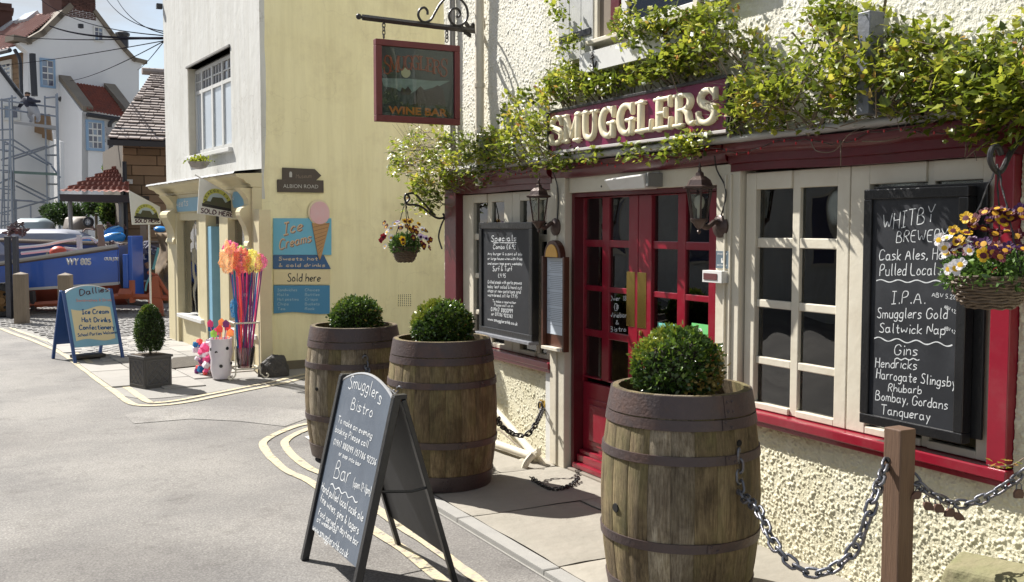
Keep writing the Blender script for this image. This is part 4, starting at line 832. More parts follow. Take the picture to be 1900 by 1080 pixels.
q = MB(); q.tube(catmull([A(990, 838, .12), A(1003, 855, .1), A(1014, 870, .09), A(1018, 884, .09)]), .018, 8); q.build('fluke', M_cream, t, smooth=True)
q = MB(); q.tube([A(872, 775, .12), A(930, 800, .13), A(985, 848, .15)], .006, 6); q.build('rope', M_greyw, t, smooth=True)
# ================================================================ BLACK CHALK A-BOARD
def aboard(name, label, bF, bB, fr_r, W_, H_, spread, panel, writer=None):
    pass
yL, yR = 4.755, 4.02; xf, xb, xt = 1.365, 1.865, 1.590; ht = .88
t = thing('a_board', 'black wooden chalk A-board standing on the double yellow lines before the barrels', 'a-board', ((xf + xb) / 2, (yL + yR) / 2, 0))
frF = Fr((xf, yL, 0), (0, -1, 0), (V((xt - .02 - xf, 0, ht))).normalized()); frB = Fr((xb, yR, 0), (0, 1, 0), (V((xt + .02 - xb, 0, ht))).normalized())
Lg = V((xt - .02 - xf, 0, ht)).length; Wd = yL - yR
for fr_, side in ((frF, 1), (frB, 0)):
    for a in (0.0, Wd - .034):
        q = MB(); q.fb(fr_, a, a + .034, 0, Lg, -.022, .012 if side else .0); q.build('leg', M_black, t, bevel=.003)
    lo = .16; arch = [(.035 + (Wd - .07) * i / 14, Lg - .02 + .068 * math.sin(math.pi * i / 14) ** .8) for i in range(15)]
    q = MB(); q.prism(fr_, [(.035, lo), (Wd - .035, lo)] + arch[::-1], -.008, 0.0); q.build('panel', M_slate2 if side else M_slate, t, bevel=.001)
    if side:
        q = MB(); q.tube([fr_.p(a, b_, -.004) for a, b_ in arch], .007, 6); q.build('edge_strip', mat('metal_edge', (.5, .5, .5), .35, metal=.6), t, smooth=True)
for yy in (yL - .012, yR + .012):
    q = MB(); q.tube([frF.p(yL - yy, Lg * .55, -.01), (1.64, yy, .465), frB.p(yy - yR, Lg * .55, -.01)], .006, 6); q.build('stay', M_black, t)
for yy in (yL - .02, yR + .02):
    q = MB(); q.box(xt - .028, xt + .028, yy - .018, yy + .018, ht - .012, ht + .008); q.build('hinge', M_blackm, t, bevel=.002)
q = MB()
W = lambda s, a, b_, c, w_=1.9, **k: write_px(q, frF, s, a, b_, c, w_, .0012, .3, **k)
W('Smugglers', (646, 721), (706, 752), 25, 2.0, arch=9); W('Bistro', (651, 758), (690, 775), 21, 2.0)
W('To make an evening', (627, 783), (690, 814), 12, 1.7); W('booking Please call', (622, 801), (683, 831), 12, 1.7); W('01947 880099 /07786 92236', (619, 824), (697, 864), 11, 1.9); W('or pop into bar', (629, 844), (669, 866), 8, 1.6)
W('Bar', (619, 887), (647, 898), 34, 2.2); W('(open 12-11pm)', (655, 902), (687, 919), 15, 1.7); wavy(q, frF, (614, 899), (664, 931), 3, 4, 2.2, .0014)
W('Hand pulled local cask ale', (596, 909), (673, 968), 15, 2.1); W('fine wines, gins & lagers', (594, 930), (665, 992), 15, 2.0); W('Food served in daytime bar', (591, 955), (664, 1014), 13, 1.9); W('at weekends', (588, 967), (624, 990), 10, 1.8); W('www.smugglersrhb.co.uk', (580, 984), (645, 1036), 15, 2.0)
q.build('chalk_writing', M_chalk, t)
# ================================================================ TALL ALES BOARD ON THE WINDOW
def framed_board(name, label, quad, fw, n0, n1, M_in, cat='chalkboard', fr=pub):
    a0, a1 = sorted((fr.sx(quad[0][0], quad[0][1], n1), fr.sx(quad[1][0], quad[1][1], n1))); b1 = fr.sz(*quad[0], n1); b0 = fr.sz(*quad[2], n1)
    t = thing(name, label, cat, fr.p((a0 + a1) / 2, b0, n0)); q = MB()
    q.fb(fr, a0 + fw * .6, a1 - fw * .6, b0 + fw * .6, b1 - fw * .6, n0, n1 - .012); q.build('slate', M_in, t)
    for x0, x1, z0, z1 in ((a0, a0 + fw, b0 + fw, b1 - fw), (a1 - fw, a1, b0 + fw, b1 - fw), (a0, a1, b1 - fw, b1), (a0, a1, b0, b0 + fw)):
        q = MB(); q.fb(fr, x0, x1, z0, z1, n0, n1); o = q.build('frame_rail', M_black, t, bevel=.004)
    return t, (a0, a1, b0, b1)
t, ex = framed_board('menu_board', 'tall black framed chalkboard listing Whitby Brewery ales and gins on the right window', [(1603, 352), (1797, 338), (1597, 784)], .042, .035, .085, M_slate)
q = MB(); q.fb(pub, ex[0] + .005, ex[1] + .045, ex[2] + .02, ex[3] + .012, .02, .034); q.build('backboard', M_black, t, bevel=.003)
q = MB(); o_ = .0735
W = lambda s, a, b_, c, w_=1.9, **k: write_px(q, pub, s, a, b_, c, w_, 0, .28, base=o_, **k)
for s, a, b_, c, w_ in (('WHITBY', (1637, 429), (1733, 411), 29, 2.2), ('BREWERY', (1663, 450), (1757, 447), 21, 2.0), ('Cask Ales, Hand', (1631, 483), (1772, 481), 20, 2.2), ('Pulled Local ale', (1632, 512), (1770, 510), 22, 2.2),
    ('I.P.A.', (1654, 564), (1716, 564), 23, 2.2), ('ABV 5.2%', (1729, 550), (1772, 556), 8, 1.4), ('Smugglers Gold', (1627, 590), (1757, 592), 19, 2.2), ('ABV 4.2%', (1752, 572), (1775, 583), 7, 1.2), ('Saltwick Nap', (1631, 617), (1753, 621), 18, 2.2), ('ABV 4.2%', (1752, 611), (1775, 621), 7, 1.2),
    ('Gins', (1659, 658), (1702, 660), 20, 2.2), ('Hendricks', (1624, 681), (1701, 686), 18, 2.1), ('Harrogate Slingsby', (1626, 702), (1773, 719), 18, 2.1), ('Rhubarb', (1648, 726), (1709, 731), 15, 2.0), ('Bombay, Gordans', (1624, 742), (1758, 760), 18, 2.1), ('Tanqueray', (1634, 768), (1725, 781), 18, 2.1)): W(s, a, b_, c, w_ * .76)
wavy(q, pub, (1626, 521), (1764, 523), 2.2, 4, 2, 0, o_); wavy(q, pub, (1622, 628), (1767, 640), 3, 4, 2, 0, o_); wavy(q, pub, (1661, 666), (1706, 667), 1.5, 3, 1.8, 0, o_)
q.build('chalk_writing', M_chalk, t)
# ================================================================ SPECIALS BOARD
t, ex = framed_board('specials_board', 'black framed chalk specials board on the window between far pilaster and menu case', [(888, 413), (987, 411), (893, 616)], .045, .045, .10, M_slate)
q = MB(); q.fb(pub, ex[0] - .01, ex[1] + .01, ex[2] - .018, ex[2] + .004, .05, .13); q.build('ledge', mat('dusty_ledge', (.12, .13, .15), .35, (.3, .3, .32), 20, .7), t, bevel=.003)
q = MB(); o_ = .089
for s, a, b_, c, w_ in (('Specials', (911, 448), (958, 447), 11, 1.5), ('Combo £6.95', (915, 462), (957, 462), 8, 1.3), ('Any burger & a pint of ale', (905, 473), (969, 474), 5, 1.0), ('or large house wine with fries', (905, 482), (969, 483), 5, 1.0), ('and onion rings every weekday', (905, 491), (969, 492), 5, 1.1),
    ('Surf & Turf', (914, 503), (950, 503), 9, 1.5), ('£9.95', (924, 515), (938, 515), 7, 1.2), ('Grilled steak with garlic prawns', (905, 526), (968, 528), 6, 1.1), ('baby leaf salad & hand cut', (905, 534), (968, 537), 6, 1.1), ('chips or new potatoes and', (905, 542), (966, 545), 6, 1.1), ('warm bread, all for £9.95', (905, 550), (960, 553), 6, 1.1),
    ('To make a reservation', (914, 561), (957, 564), 5, 1.0), ('Please call us on', (917, 568), (952, 570), 5, 1.0), ('01947 880099', (911, 577), (951, 581), 7, 1.7), ('or 07786 922362', (912, 585), (951, 590), 6, 1.4), ('www.smugglersrhb.co.uk', (905, 594), (960, 604), 6, 1.3)): W(s, a, b_, c, w_)
wavy(q, pub, (915, 451), (959, 450), .4, 1, 1.2, 0, o_); q.build('chalk_writing', M_chalk, t)
# ================================================================ MENU CASE
a0, a1 = pub.sx(1008, 560, .08), pub.sx(1050, 560, .08); b1, b0 = pub.sz(1030, 476, .08), pub.sz(1030, 650, .08)
t = thing('menu_case', 'tall narrow brown menu case with pale printed menu and brass lamp arch', 'menu case', pub.p((a0 + a1) / 2, b0, .03))
q = MB(); q.fb(pub, a0, a1, b0, b1, .056, .066); q.build('back', M_brown, t)
for x0, x1, z0, z1 in ((a0, a0 + .022, b0, b1), (a1 - .022, a1, b0, b1)): q = MB(); q.fb(pub, x0, x1, z0, z1, .066, .095); q.build('frame_rail', M_brown, t, bevel=.003)
q = MB(); q.fb(pub, a0 + .022, a1 - .022, b0, b0 + .02, .066, .11); q.build('shelf', M_cream, t, bevel=.002)
M_paper = mat('menu_paper', (.62, .67, .72), .6, (.55, .6, .66), 5, .5)
q = MB(); q.fb(pub, a0 + .03, a1 - .03, b0 + .10, b1 - .01, .067, .068); q.build('menu', M_paper, t)
q = MB(); rr = random.Random(4)
for k in range(36):
    zz = b1 - .035 - k * (b1 - b0 - .17) / 37; wd_ = rr.uniform(.05, .11) * (a1 - a0) / .25
    if k % 9 in (7,): continue
    q.fb(pub, (a0 + a1) / 2 - wd_, (a0 + a1) / 2 + wd_, zz, zz + .0035, .0682, .0686)
o_ = q.build('print', mat('menu_print', (.30, .33, .36), .7), t); o_['kind'] = 'stuff'
cx, cz = (a0 + a1) / 2, b1 - .005; ar = (a1 - a0) * .36
q = MB(); q.prism(pub, [(cx + ar * math.cos(math.pi * i / 12), cz + ar * 1.05 * math.sin(math.pi * i / 12)) for i in range(13)], .056, .10); q.build('arch', M_brown, t, bevel=.004)
q = MB(); q.prism(pub, [(cx + ar * .72 * math.cos(math.pi * i / 12), cz + .002 + ar * .78 * math.sin(math.pi * i / 12)) for i in range(13)], .10, .105); q.build('emblem', mat('amber_badge', (.75, .42, .06), .3, (.6, .3, .04), 40, .6), t)
# plaques by the door
n_ = .0315
def plq(u0, u1, v0, v1, n_, th, name, m, label, cat):
    a0, a1 = pub.sx(u0, (v0 + v1) / 2, n_), pub.sx(u1, (v0 + v1) / 2, n_); b1, b0 = pub.sz((u0 + u1) / 2, v0, n_), pub.sz((u0 + u1) / 2, v1, n_)
    t = thing(name, label, cat, pub.p((a0 + a1) / 2, b0, n_)); q = MB(); q.fb(pub, a0, a1, b0, b1, n_, n_ + th); q.build('plate', m, t, bevel=.001); return t, a0, a1, b0, b1
t, a0, a1, b0, b1 = plq(1330, 1354, 466, 498, .031, .006, 'brewery_plaque', mat('blue_grey_sign', (.10, .14, .17), .5), 'small blue-grey brewery sticker on the post right of the door', 'plaque')
ftext('WHITBY', 'lettering', t, pub, (a0 + a1) / 2, b1 - .020, .012, M_white, .038, width=(a1 - a0) * .8); ftext('BREWERY', 'lettering', t, pub, (a0 + a1) / 2, b0 + .012, .008, M_white, .038, width=(a1 - a0) * .8)
q = MB(); c_ = (a0 + a1) / 2; zc = (b0 + b1) / 2 - .004; q.prism(pub, [(c_ - .007, zc - .012), (c_ + .008, zc - .012), (c_ + .008, zc), (c_ + .002, zc), (c_ + .002, zc + .012), (c_ - .007, zc + .012)], .0375, .0385); q.build('emblem', M_white, t)
t, a0, a1, b0, b1 = plq(1316, 1352, 502, 524, .032, .045, 'keypad_box', M_white, 'small white box with dark red panel on the post right of the door', 'keypad')
q = MB(); q.fb(pub, a0 + .012, a1 - .035, b0 + .014, b1 - .014, .078, .080); q.build('panel', mat('dark_red_panel', (.13, .05, .05), .3), t)
# ================================================================ COACH LAMPS
def lantern(label, P_mount, out, drop=0.0):
    """six-sided coach lamp on a swept arm; P_mount on the wall plane, lantern hangs OUT from it"""
    M_lb = mat('lamp_bronze', (.10, .065, .055), .38, (.06, .04, .035), 20, .6, .2, 60, metal=.35)
    mx_, my_, mz_ = P_mount; x = mx_ - out; t = thing('wall_lantern', label, 'lamp', P_mount, 'coach lamps either side of the door')
    gb_, gt = mz_ + .015 + drop, mz_ + .170 + drop; K = 6
    q = MB(); q.lathe((x, my_, gt), [(.072, -.004), (.088, 0), (.09, .008), (.070, .014), (.058, .040), (.034, .058), (.024, .062), (.020, .078), (.010, .084), (.006, .1), (.010, .108), (.005, .118), (.001, .13)], K, cap=True); q.build('roof', M_lb, t)
    for i in range(K):
        a = 2 * math.pi * i / K; c, s_ = math.cos(a), math.sin(a)
        q = MB(); q.tube([(x + c * .040, my_ + s_ * .040, gb_), (x + c * .066, my_ + s_ * .066, gt)], .0048, 5); q.build('glazing_bar', M_lb, t)
    for i in range(K):
        a, b_ = 2 * math.pi * i / K, 2 * math.pi * (i + 1) / K; q = MB()
        q.add([(x + math.cos(a) * .039, my_ + math.sin(a) * .039, gb_), (x + math.cos(b_) * .039, my_ + math.sin(b_) * .039, gb_), (x + math.cos(b_) * .064, my_ + math.sin(b_) * .064, gt), (x + math.cos(a) * .064, my_ + math.sin(a) * .064, gt)], [(0, 1, 2, 3)]); q.build('pane', M_glass2, t)
    q = MB(); q.lathe((x, my_, gb_), [(.001, -.075), (.006, -.07), (.011, -.06), (.005, -.05), (.018, -.04), (.030, -.022), (.044, -.008), (.046, .002), (.040, .005), (.001, .006)], 12); q.build('base', M_lb, t, smooth=True)
    q = MB(); q.lathe((x, my_, gb_), [(.012, .005), (.012, .05), (.022, .062), (.028, .085), (.022, .108), (.008, .12)], 10); q.build('bulb', mat('bulb_glass', (.72, .70, .62), .25), t, smooth=True)
    q = MB(); q.tube(catmull([(x, my_, gb_ - .022), (x + out * .35, my_, gb_ - .040), (x + out * .72, my_, gb_ - .012), (mx_ - .005, my_, mz_ - .0)]), .014, 8); q.build('arm', M_lb, t, smooth=True)
    q = MB(); q.lathe((mx_, my_, mz_), [(.058, 0), (.058, .010), (.046, .018), (.030, .024), (.018, .032), (.001, .034)], 22, ax=(-1, 0, 0)); q.build('mount', M_lb, t, smooth=True)
    return t
lantern('right coach lamp on the cream post between door and window', (3.37, U(1338, 3.37, 418), pub.sz(1338, 420, .03)), .14, .02)
lantern('left coach lamp above the menu case, left of the door', (3.355, U(1032, 3.355, 420), pub.sz(1032, 421, .045)), .13, .02)
q = MB(); c_ = pub.p(pub.sx(1335, 380, .04), pub.sz(1335, 380, .04), .04); q.tube(catmull([pub.p(*pub.px(1338, 400, .04), .04), pub.p(*pub.px(1346, 372, .04), .04), pub.p(*pub.px(1345, 345, .04), .04), pub.p(*pub.px(1330, 315, .06), .06), pub.p(*pub.px(1326, 290, .1), .1)]), .004, 6); tag(q.build('lamp_cable', M_blackm, smooth=True), 'thin cable running up from the right coach lamp to the fascia', 'cable')
q = MB(); q.tube(catmull([pub.p(*pub.px(1034, 405, .05), .05), pub.p(*pub.px(1036, 370, .05), .05), pub.p(*pub.px(1033, 340, .06), .06), pub.p(*pub.px(1025, 318, .1), .1)]), .004, 6); tag(q.build('lamp_cable', M_blackm, smooth=True), 'thin cable running up from the left coach lamp to the fascia', 'cable')
# floodlight over the door
t = thing('floodlight', 'white slanting floodlight box on the lintel over the red double door', 'light', pub.p(*pub.px(1165, 350, .05), .05))
a0, a1 = pub.sx(1134, 345, .1), pub.sx(1203, 345, .1); b1, b0 = pub.sz(1165, 322, .05), pub.sz(1165, 353, .05)
q = MB(); k_ = Fr(pub.o, pub.r); vs = [pub.p(a0 - .02, b1 - .01, .02), pub.p(a1, b1, .02), pub.p(a1, b1 - .02, .14), pub.p(a0 - .02, b1 - .035, .14), pub.p(a0 + .01, b0, .02), pub.p(a1 - .02, b0, .02), pub.p(a1 - .02, b0 + .0, .11), pub.p(a0 + .01, b0 + .0, .11)]
q.hexa([vs[4], vs[7], vs[6], vs[5], vs[0], vs[3], vs[2], vs[1]]); q.build('housing', M_white, t, bevel=.006)
q = MB(); q.fb(pub, a1 + .001, a1 + .025, b0 + .01, b1 - .01, .02, .12); q.build('end_cap', mat('grey_end', (.2, .2, .19), .5), t, bevel=.004)
for u, v in ((1116, 346), (1220, 338), (1288, 332)): q = MB(); q.lathe(pub.p(*pub.px(u, v, .02), .02), [(.001, 0), (.007, 0), (.006, .003), (.001, .004)], 8, ax=pub.n); q.build('screw', M_blackm, t)
# ================================================================ SMUGGLERS FASCIA SIGN WITH RAISED LETTERS
sn = .14
t = thing('name_board', 'maroon name board with raised cream letters reading SMUGGLERS above the door', 'sign', pub.p(*pub.px(1185, 262, sn), sn))
TLq, TRq, BRq, BLq = [pub.px(u, v, sn) for u, v in ((1018, 209), (1352, 141), (1352, 243), (1020, 284))]
q = MB(); q.prism(pub, [BLq, BRq, TRq, TLq], sn - .03, sn); q.build('board', mat('plum_gloss', (.21, .022, .075), .18, (.15, .016, .055), 6, .7, .05, 8, coat=.6), t)
def rail(mb, fr, p0, p1, w_, c0, c1):
    d = V((p1[0] - p0[0], p1[1] - p0[1], 0)).normalized(); nn = V((-d.y, d.x, 0)) * w_ / 2
    mb.prism(fr, [(p0[0] + nn.x - d.x * w_ / 2, p0[1] + nn.y - d.y * w_ / 2), (p0[0] - nn.x - d.x * w_ / 2, p0[1] - nn.y - d.y * w_ / 2), (p1[0] - nn.x + d.x * w_ / 2, p1[1] - nn.y + d.y * w_ / 2), (p1[0] + nn.x + d.x * w_ / 2, p1[1] + nn.y + d.y * w_ / 2)], c0, c1)
for i, (a, b_) in enumerate(((TLq, TRq), (BLq, BRq), (TLq, BLq), (TRq, BRq))):
    q = MB(); rail(q, pub, a, b_, .016, sn - .032, sn + .012 + .001 * (i > 1)); q.build('frame_rail', M_blackm if i != 1 else mat('pale_strip', (.5, .47, .45), .4), t, bevel=.002)
# fat slab-serif letters: strokes with their own widths, domed like moulded plaster
SLAB = {  # (points, widths) on a grid 0..1 wide, 0..1 high
 'S': (.78, [([(.74, .80), (.62, .93), (.40, .97), (.20, .90), (.12, .74), (.22, .60), (.45, .51), (.66, .42), (.74, .27), (.64, .10), (.40, .03), (.18, .07), (.06, .22)], [.12, .16, .17, .19, .22, .24, .25, .24, .22, .19, .17, .16, .12]), ([(.77, .98), (.77, .70)], [.10, .12]), ([(.04, .02), (.04, .34)], [.10, .12])]),
 'M': (1.12, [([(.18, .95), (.18, .05)], [.17, .17]), ([(.20, .92), (.56, .18)], [.2, .14]), ([(.92, .92), (.56, .18)], [.16, .14]), ([(.94, .95), (.94, .05)], [.22, .22]), ([(.02, .05), (.34, .05)], [.12, .12]), ([(.76, .05), (1.1, .05)], [.12, .12]), ([(.02, .95), (.26, .95)], [.12, .12]), ([(.88, .95), (1.1, .95)], [.12, .12])]),
 'U': (.98, [([(.20, .94), (.20, .38), (.28, .14), (.50, .05), (.70, .14), (.78, .36), (.78, .94)], [.24, .24, .23, .2, .17, .15, .15]), ([(.03, .95), (.38, .95)], [.12, .12]), ([(.62, .95), (.95, .95)], [.12, .12])]),
 'G': (.95, [([(.82, .76), (.70, .90), (.50, .96), (.28, .88), (.15, .68), (.13, .45), (.22, .20), (.42, .05), (.62, .07), (.76, .20)], [.12, .15, .17, .22, .26, .27, .24, .18, .16, .15]), ([(.84, .98), (.84, .68)], [.10, .12]), ([(.78, .46), (.78, .05)], [.2, .2]), ([(.54, .46), (.94, .46)], [.12, .12])]),
 'L': (.84, [([(.22, .94), (.22, .06)], [.24, .24]), ([(.04, .95), (.42, .95)], [.12, .12]), ([(.04, .05), (.80, .06)], [.12, .14]), ([(.78, .04), (.80, .34)], [.14, .10])]),
 'E': (.86, [([(.22, .94), (.22, .06)], [.24, .24]), ([(.04, .95), (.78, .95)], [.12, .13]), ([(.04, .05), (.80, .05)], [.12, .13]), ([(.78, .97), (.79, .70)], [.13, .09]), ([(.80, .03), (.82, .33)], [.13, .09]), ([(.22, .51), (.56, .51)], [.12, .12]), ([(.57, .38), (.57, .64)], [.09, .09])]),
 'R': (1.0, [([(.22, .94), (.22, .06)], [.24, .24]), ([(.04, .95), (.50, .95), (.70, .88), (.76, .73), (.68, .58), (.48, .51), (.24, .51)], [.12, .13, .18, .22, .18, .12, .11]), ([(.04, .05), (.42, .05)], [.12, .12]), ([(.50, .50), (.66, .38), (.72, .18), (.84, .06), (.96, .10)], [.14, .2, .22, .15, .10])])}
def dome(mb, fr, pts, wd, z0, ht, k=7):
    n = len(pts); P_, W_ = [], []
    cat = catmull(pts, 4) if n > 2 else [V((*p, 0)) for p in pts]; m_ = len(cat)
    for i, p in enumerate(cat):
        f = i / (m_ - 1) * (n - 1); j = min(int(f), n - 2); P_.append((p.x, p.y)); W_.append(wd[j] + (wd[j + 1] - wd[j]) * (f - j))
    def dir_(i): a, b_ = P_[max(0, i - 1)], P_[min(len(P_) - 1, i + 1)]; l = math.hypot(b_[0] - a[0], b_[1] - a[1]) or 1; return (b_[0] - a[0]) / l, (b_[1] - a[1]) / l
    rows = []
    d0, d1 = dir_(0), dir_(len(P_) - 1)
    for s_ in (.98, .7, .35): rows.append(((P_[0][0] - d0[0] * W_[0] / 2 * s_, P_[0][1] - d0[1] * W_[0] / 2 * s_), d0, W_[0] * math.sqrt(1 - s_ * s_), math.sqrt(1 - s_ * s_) ** .5))
    for i in range(len(P_)): rows.append((P_[i], dir_(i), W_[i], 1))
    for s_ in (.35, .7, .98): rows.append(((P_[-1][0] + d1[0] * W_[-1] / 2 * s_, P_[-1][1] + d1[1] * W_[-1] / 2 * s_), d1, W_[-1] * math.sqrt(1 - s_ * s_), math.sqrt(1 - s_ * s_) ** .5))
    vs = []
    for (c, d, w_, hh) in rows:
        for j in range(k):
            a = math.pi * j / (k - 1); sx_ = math.cos(a); vs.append(fr.p(c[0] - d[1] * w_ / 2 * sx_, c[1] + d[0] * w_ / 2 * sx_, z0 + ht * hh * (math.sin(a) ** .28 if 0 < j < k - 1 else 0)))
    mb.add(vs, [(i * k + j, i * k + j + 1, (i + 1) * k + j + 1, (i + 1) * k + j) for i in range(len(rows) - 1) for j in range(k - 1)])
M_let = mat('cream_plaster', (.80, .74, .54), .5, (.70, .62, .43), 14, .7, .1, 60, dirt=(.45, .37, .22), dscale=9, damt=.4)
word = 'SMUGGLERS'; wsum = sum(SLAB[c][0] for c in word) + .10 * (len(word) - 1)
xa, xe = BLq[0] + .035, BRq[0] - .085; k_ = (xe - xa) / wsum; x = xa; hl = .168
for i, c in enumerate(word):
    wl, sts = SLAB[c]; f = (x - BLq[0]) / (BRq[0] - BLq[0]); zb = BLq[1] + (BRq[1] - BLq[1]) * f + .048; q = MB()
    for j, (pts, wd) in enumerate(sts): dome(q, pub, [(x + a * k_, zb + b_ * hl) for a, b_ in pts], [v_ * k_ * 1.03 for v_ in wd], sn + .001, .027 + .0005 * j)
    q.build('letter', M_let, t, smooth=2); x += (wl + .10) * k_
# ================================================================ HANGING WINE BAR SIGN
ws = Fr((0, 6.94, 0), (1, 0, 0)); P4 = [ws.px(u, v) for u, v in ((695, 72), (851, 88), (853, 229), (696, 225))]
x0, x1, z0, z1 = P4[0][0], P4[1][0], P4[3][1], P4[0][1] - .0
t = thing('hanging_sign', 'square maroon-framed painted pub sign reading SMUGGLERS WINE BAR, hanging from an iron bracket', 'sign', ((x0 + x1) / 2, 6.94, z0))
M_mf = mat('maroon_frame', (.17, .028, .03), .5, (.11, .02, .022), 9, .6, .2, 30)
q = MB(); q.fb(ws, x0 + .03, x1 - .03, z0 + .03, z1 - .03, -.012, .008)
M_sea = mat('painted_night', (.018, .032, .032), .35, (.03, .05, .045), 5, .8); q.build('painted_panel', M_sea, t)
for a0, a1, b0, b1 in ((x0, x0 + .045, z0 + .045, z1 - .045), (x1 - .045, x1, z0 + .045, z1 - .045), (x0, x1, z1 - .045, z1), (x0, x1, z0, z0 + .045)):
    q = MB(); q.fb(ws, a0, a1, b0, b1, -.03, .026); q.build('frame_rail', M_mf, t, bevel=.004)
M_org = mat('faded_orange', (.34, .085, .03), .5, (.22, .05, .022), 30, .8); M_org2 = mat('orange_letter', (.50, .16, .03), .5); M_moon = mat('painted_moon', (.52, .50, .30), .5)
wx = lambda u, v: ws.px(u, v, .01)
q = MB(); a, b_ = wx(753, 135); q.lathe(ws.p(a, b_, .0085), [(.001, 0), (.036, 0), (.036, .001), (.001, .0012)], 24, ax=ws.n); q.build('painted_moon', M_moon, t)
M_glow = mat('painted_sea', (.10, .16, .15), .4, (.28, .38, .35), 9, 1.0, stretch=(1, 1, 5)); q = MB()
q.prism(ws, [wx(*p) for p in ((708, 145), (760, 146), (800, 150), (835, 150), (815, 160), (790, 166), (772, 168), (762, 174), (745, 172), (735, 164), (712, 160))], .0085, .0092); q.build('painted_sea', M_glow, t)
M_sil = mat('painted_dark', (.03, .022, .018), .5, (.05, .035, .03), 12, .8)
q = MB(); q.prism(ws, [wx(*p) for p in ((766, 196), (772, 168), (780, 160), (790, 170), (802, 164), (812, 158), (822, 165), (828, 196))], .0094, .0102); q.prism(ws, [wx(*p) for p in ((742, 172), (746, 162), (752, 166), (757, 160), (764, 170), (760, 176), (746, 176))], .0094, .0102); o_ = q.build('painted_figures', M_sil, t)
q = MB(); wv = 'SMUGGLERS'
for i, c in enumerate(wv):   # arched, outlined display lettering
    wl, sts = SLAB[c]; tt = (i + .5) / 9; u = 712 + 118 * tt; v = 136 - 12 * math.sin(math.pi * tt) + 6 * tt; a, b_ = wx(u, v); kk = .068; h_ = .105 + (.03 if i in (0, 8) else 0)
    for j, (pts, wd) in enumerate(sts): dome(q, ws, [(a + (p[0] - wl / 2) * kk, b_ + (p[1] - .1) * h_) for p in pts], [v_ * kk * .9 for v_ in wd], .009, .003 + .0003 * j, 5)
o_ = q.build('lettering', M_org, t)
a, b_ = wx(776, 213); ftext('WINE BAR', 'lettering', t, ws, a, b_, .052, M_org2, .009, .001, width=.46, bold=.035)
q = MB(); q.fb(ws, x0 + .05, x1 - .05, z0 + .047, z1 - .047, .012, .0135); q.build('glazing', glassmat('sign_glass', (.93, .95, .94), .02, .5), t)
br = thing('sign_bracket', 'black wrought iron bracket with scrolls holding the wine bar sign', 'bracket', (3.38, 6.94, 3.0))
zl, zr = ws.sz(668, 31), ws.sz(880, 58); xl, xr = ws.sx(672, 31), 3.40
q = MB(); q.tube([(xl, 6.94, ws.sz(672, 32)), (xr, 6.94, ws.sz(885, 58))], .021, 4); q.build('bar', M_blackm, br)
q = MB(); q.ball((xl - .025, 6.94, ws.sz(668, 31)), .021, 10); q.tube([(xl - .03, 6.94, ws.sz(668, 31)), (xl, 6.94, ws.sz(672, 32))], .009, 6); q.build('finial', M_blackm, br, smooth=True)
sc1 = [(793, 27), (793, 20), (787, 14), (779, 18), (776, 28), (781, 38), (790, 41), (800, 36), (808, 22), (818, 6), (832, -6), (850, -4), (864, 10), (868, 28), (862, 42), (850, 48), (838, 42), (833, 29), (838, 18), (848, 16), (854, 24), (851, 31), (846, 30)]
q = MB(); q.tube(catmull([ws.p(*ws.px(u, v)) for u, v in sc1], 6), .0095, 8, flat=1.0); q.build('scroll', M_blackm, br, smooth=True)
q = MB()
for du, dv in ((0, 0), (9, 7), (-8, 8), (4, 18), (-3, 14), (14, 2)): a, b_ = ws.px(866 + du, 46 + dv); q.lathe((a, 6.94 + du * .001, b_), [(.001, 0), (.03, .003), (.02, .007), (.001, .008)], 5, ax=(.3, -.9, .3))
q.build('iron_leaves', M_blackm, br)
q = MB(); q.lathe((3.40, 6.94, ws.sz(895, 40)), [(.001, 0), (.06, 0), (.05, .02), (.001, .025)], 10, ax=(-1, 0, 0)); q.build('wall_plate', M_blackm, br)
for k_, u in enumerate((712, 829)):
    top = ws.p(*ws.px(u, 37 + (u - 712) * .125)); bot = ws.p(ws.px(u, 60)[0], z1 + .004)
    chain('sign_chain', ['left short chain of the hanging sign', 'right short chain of the hanging sign'][k_], [top, top.lerp(bot, .5), bot], .034, .02, .0035, M_blackm)
# ================================================================ FLOWER BASKETS
def pansy_mesh(c1, c2, eye, seed):
    q = MB(); rn = random.Random(seed)
    for i, (a, l, w_, m_) in enumerate(((90, .024, .024, 0), (30, .023, .022, 0), (150, .023, .022, 0), (-25, .02, .02, 1), (205, .02, .02, 1), (-90, .026, .028, 1))):
        a = R(a); n = 9; q.mat(m_); z = .001 * i; vs = [(0, 0, z)]
        for j in range(n):
            t = -1 + 2 * j / (n - 1); r = l * math.sqrt(max(0, 1 - .55 * t * t)); an = a + t * w_ / l * .62; vs.append((r * math.cos(an), r * math.sin(an), z + .006 * (r / .025) ** 2 + rn.uniform(-.0015, .0015)))
        q.add(vs, [(0, j, j + 1) for j in range(1, n)])
    q.mat(2); q.add([(0, 0, .009)] + [(.0105 * math.cos(j * .785), .0105 * math.sin(j * .785) - .004, .0085) for j in range(8)], [(0, j + 1, (j + 1) % 8 + 1) for j in range(8)])
    return meshof(q, 'pansy', [c1, c2, eye])
PC = {k: mat('petal_' + k, v, .6, tuple(min(1, x * .8) for x in v), 60, .6, trans=.3) for k, v in dict(yellow=(.80, .50, .02), white=(.80, .78, .80), maroon=(.11, .008, .02), purple=(.075, .015, .10), orange=(.80, .42, .03), red=(.35, .01, .02), lilac=(.55, .42, .62)).items()}
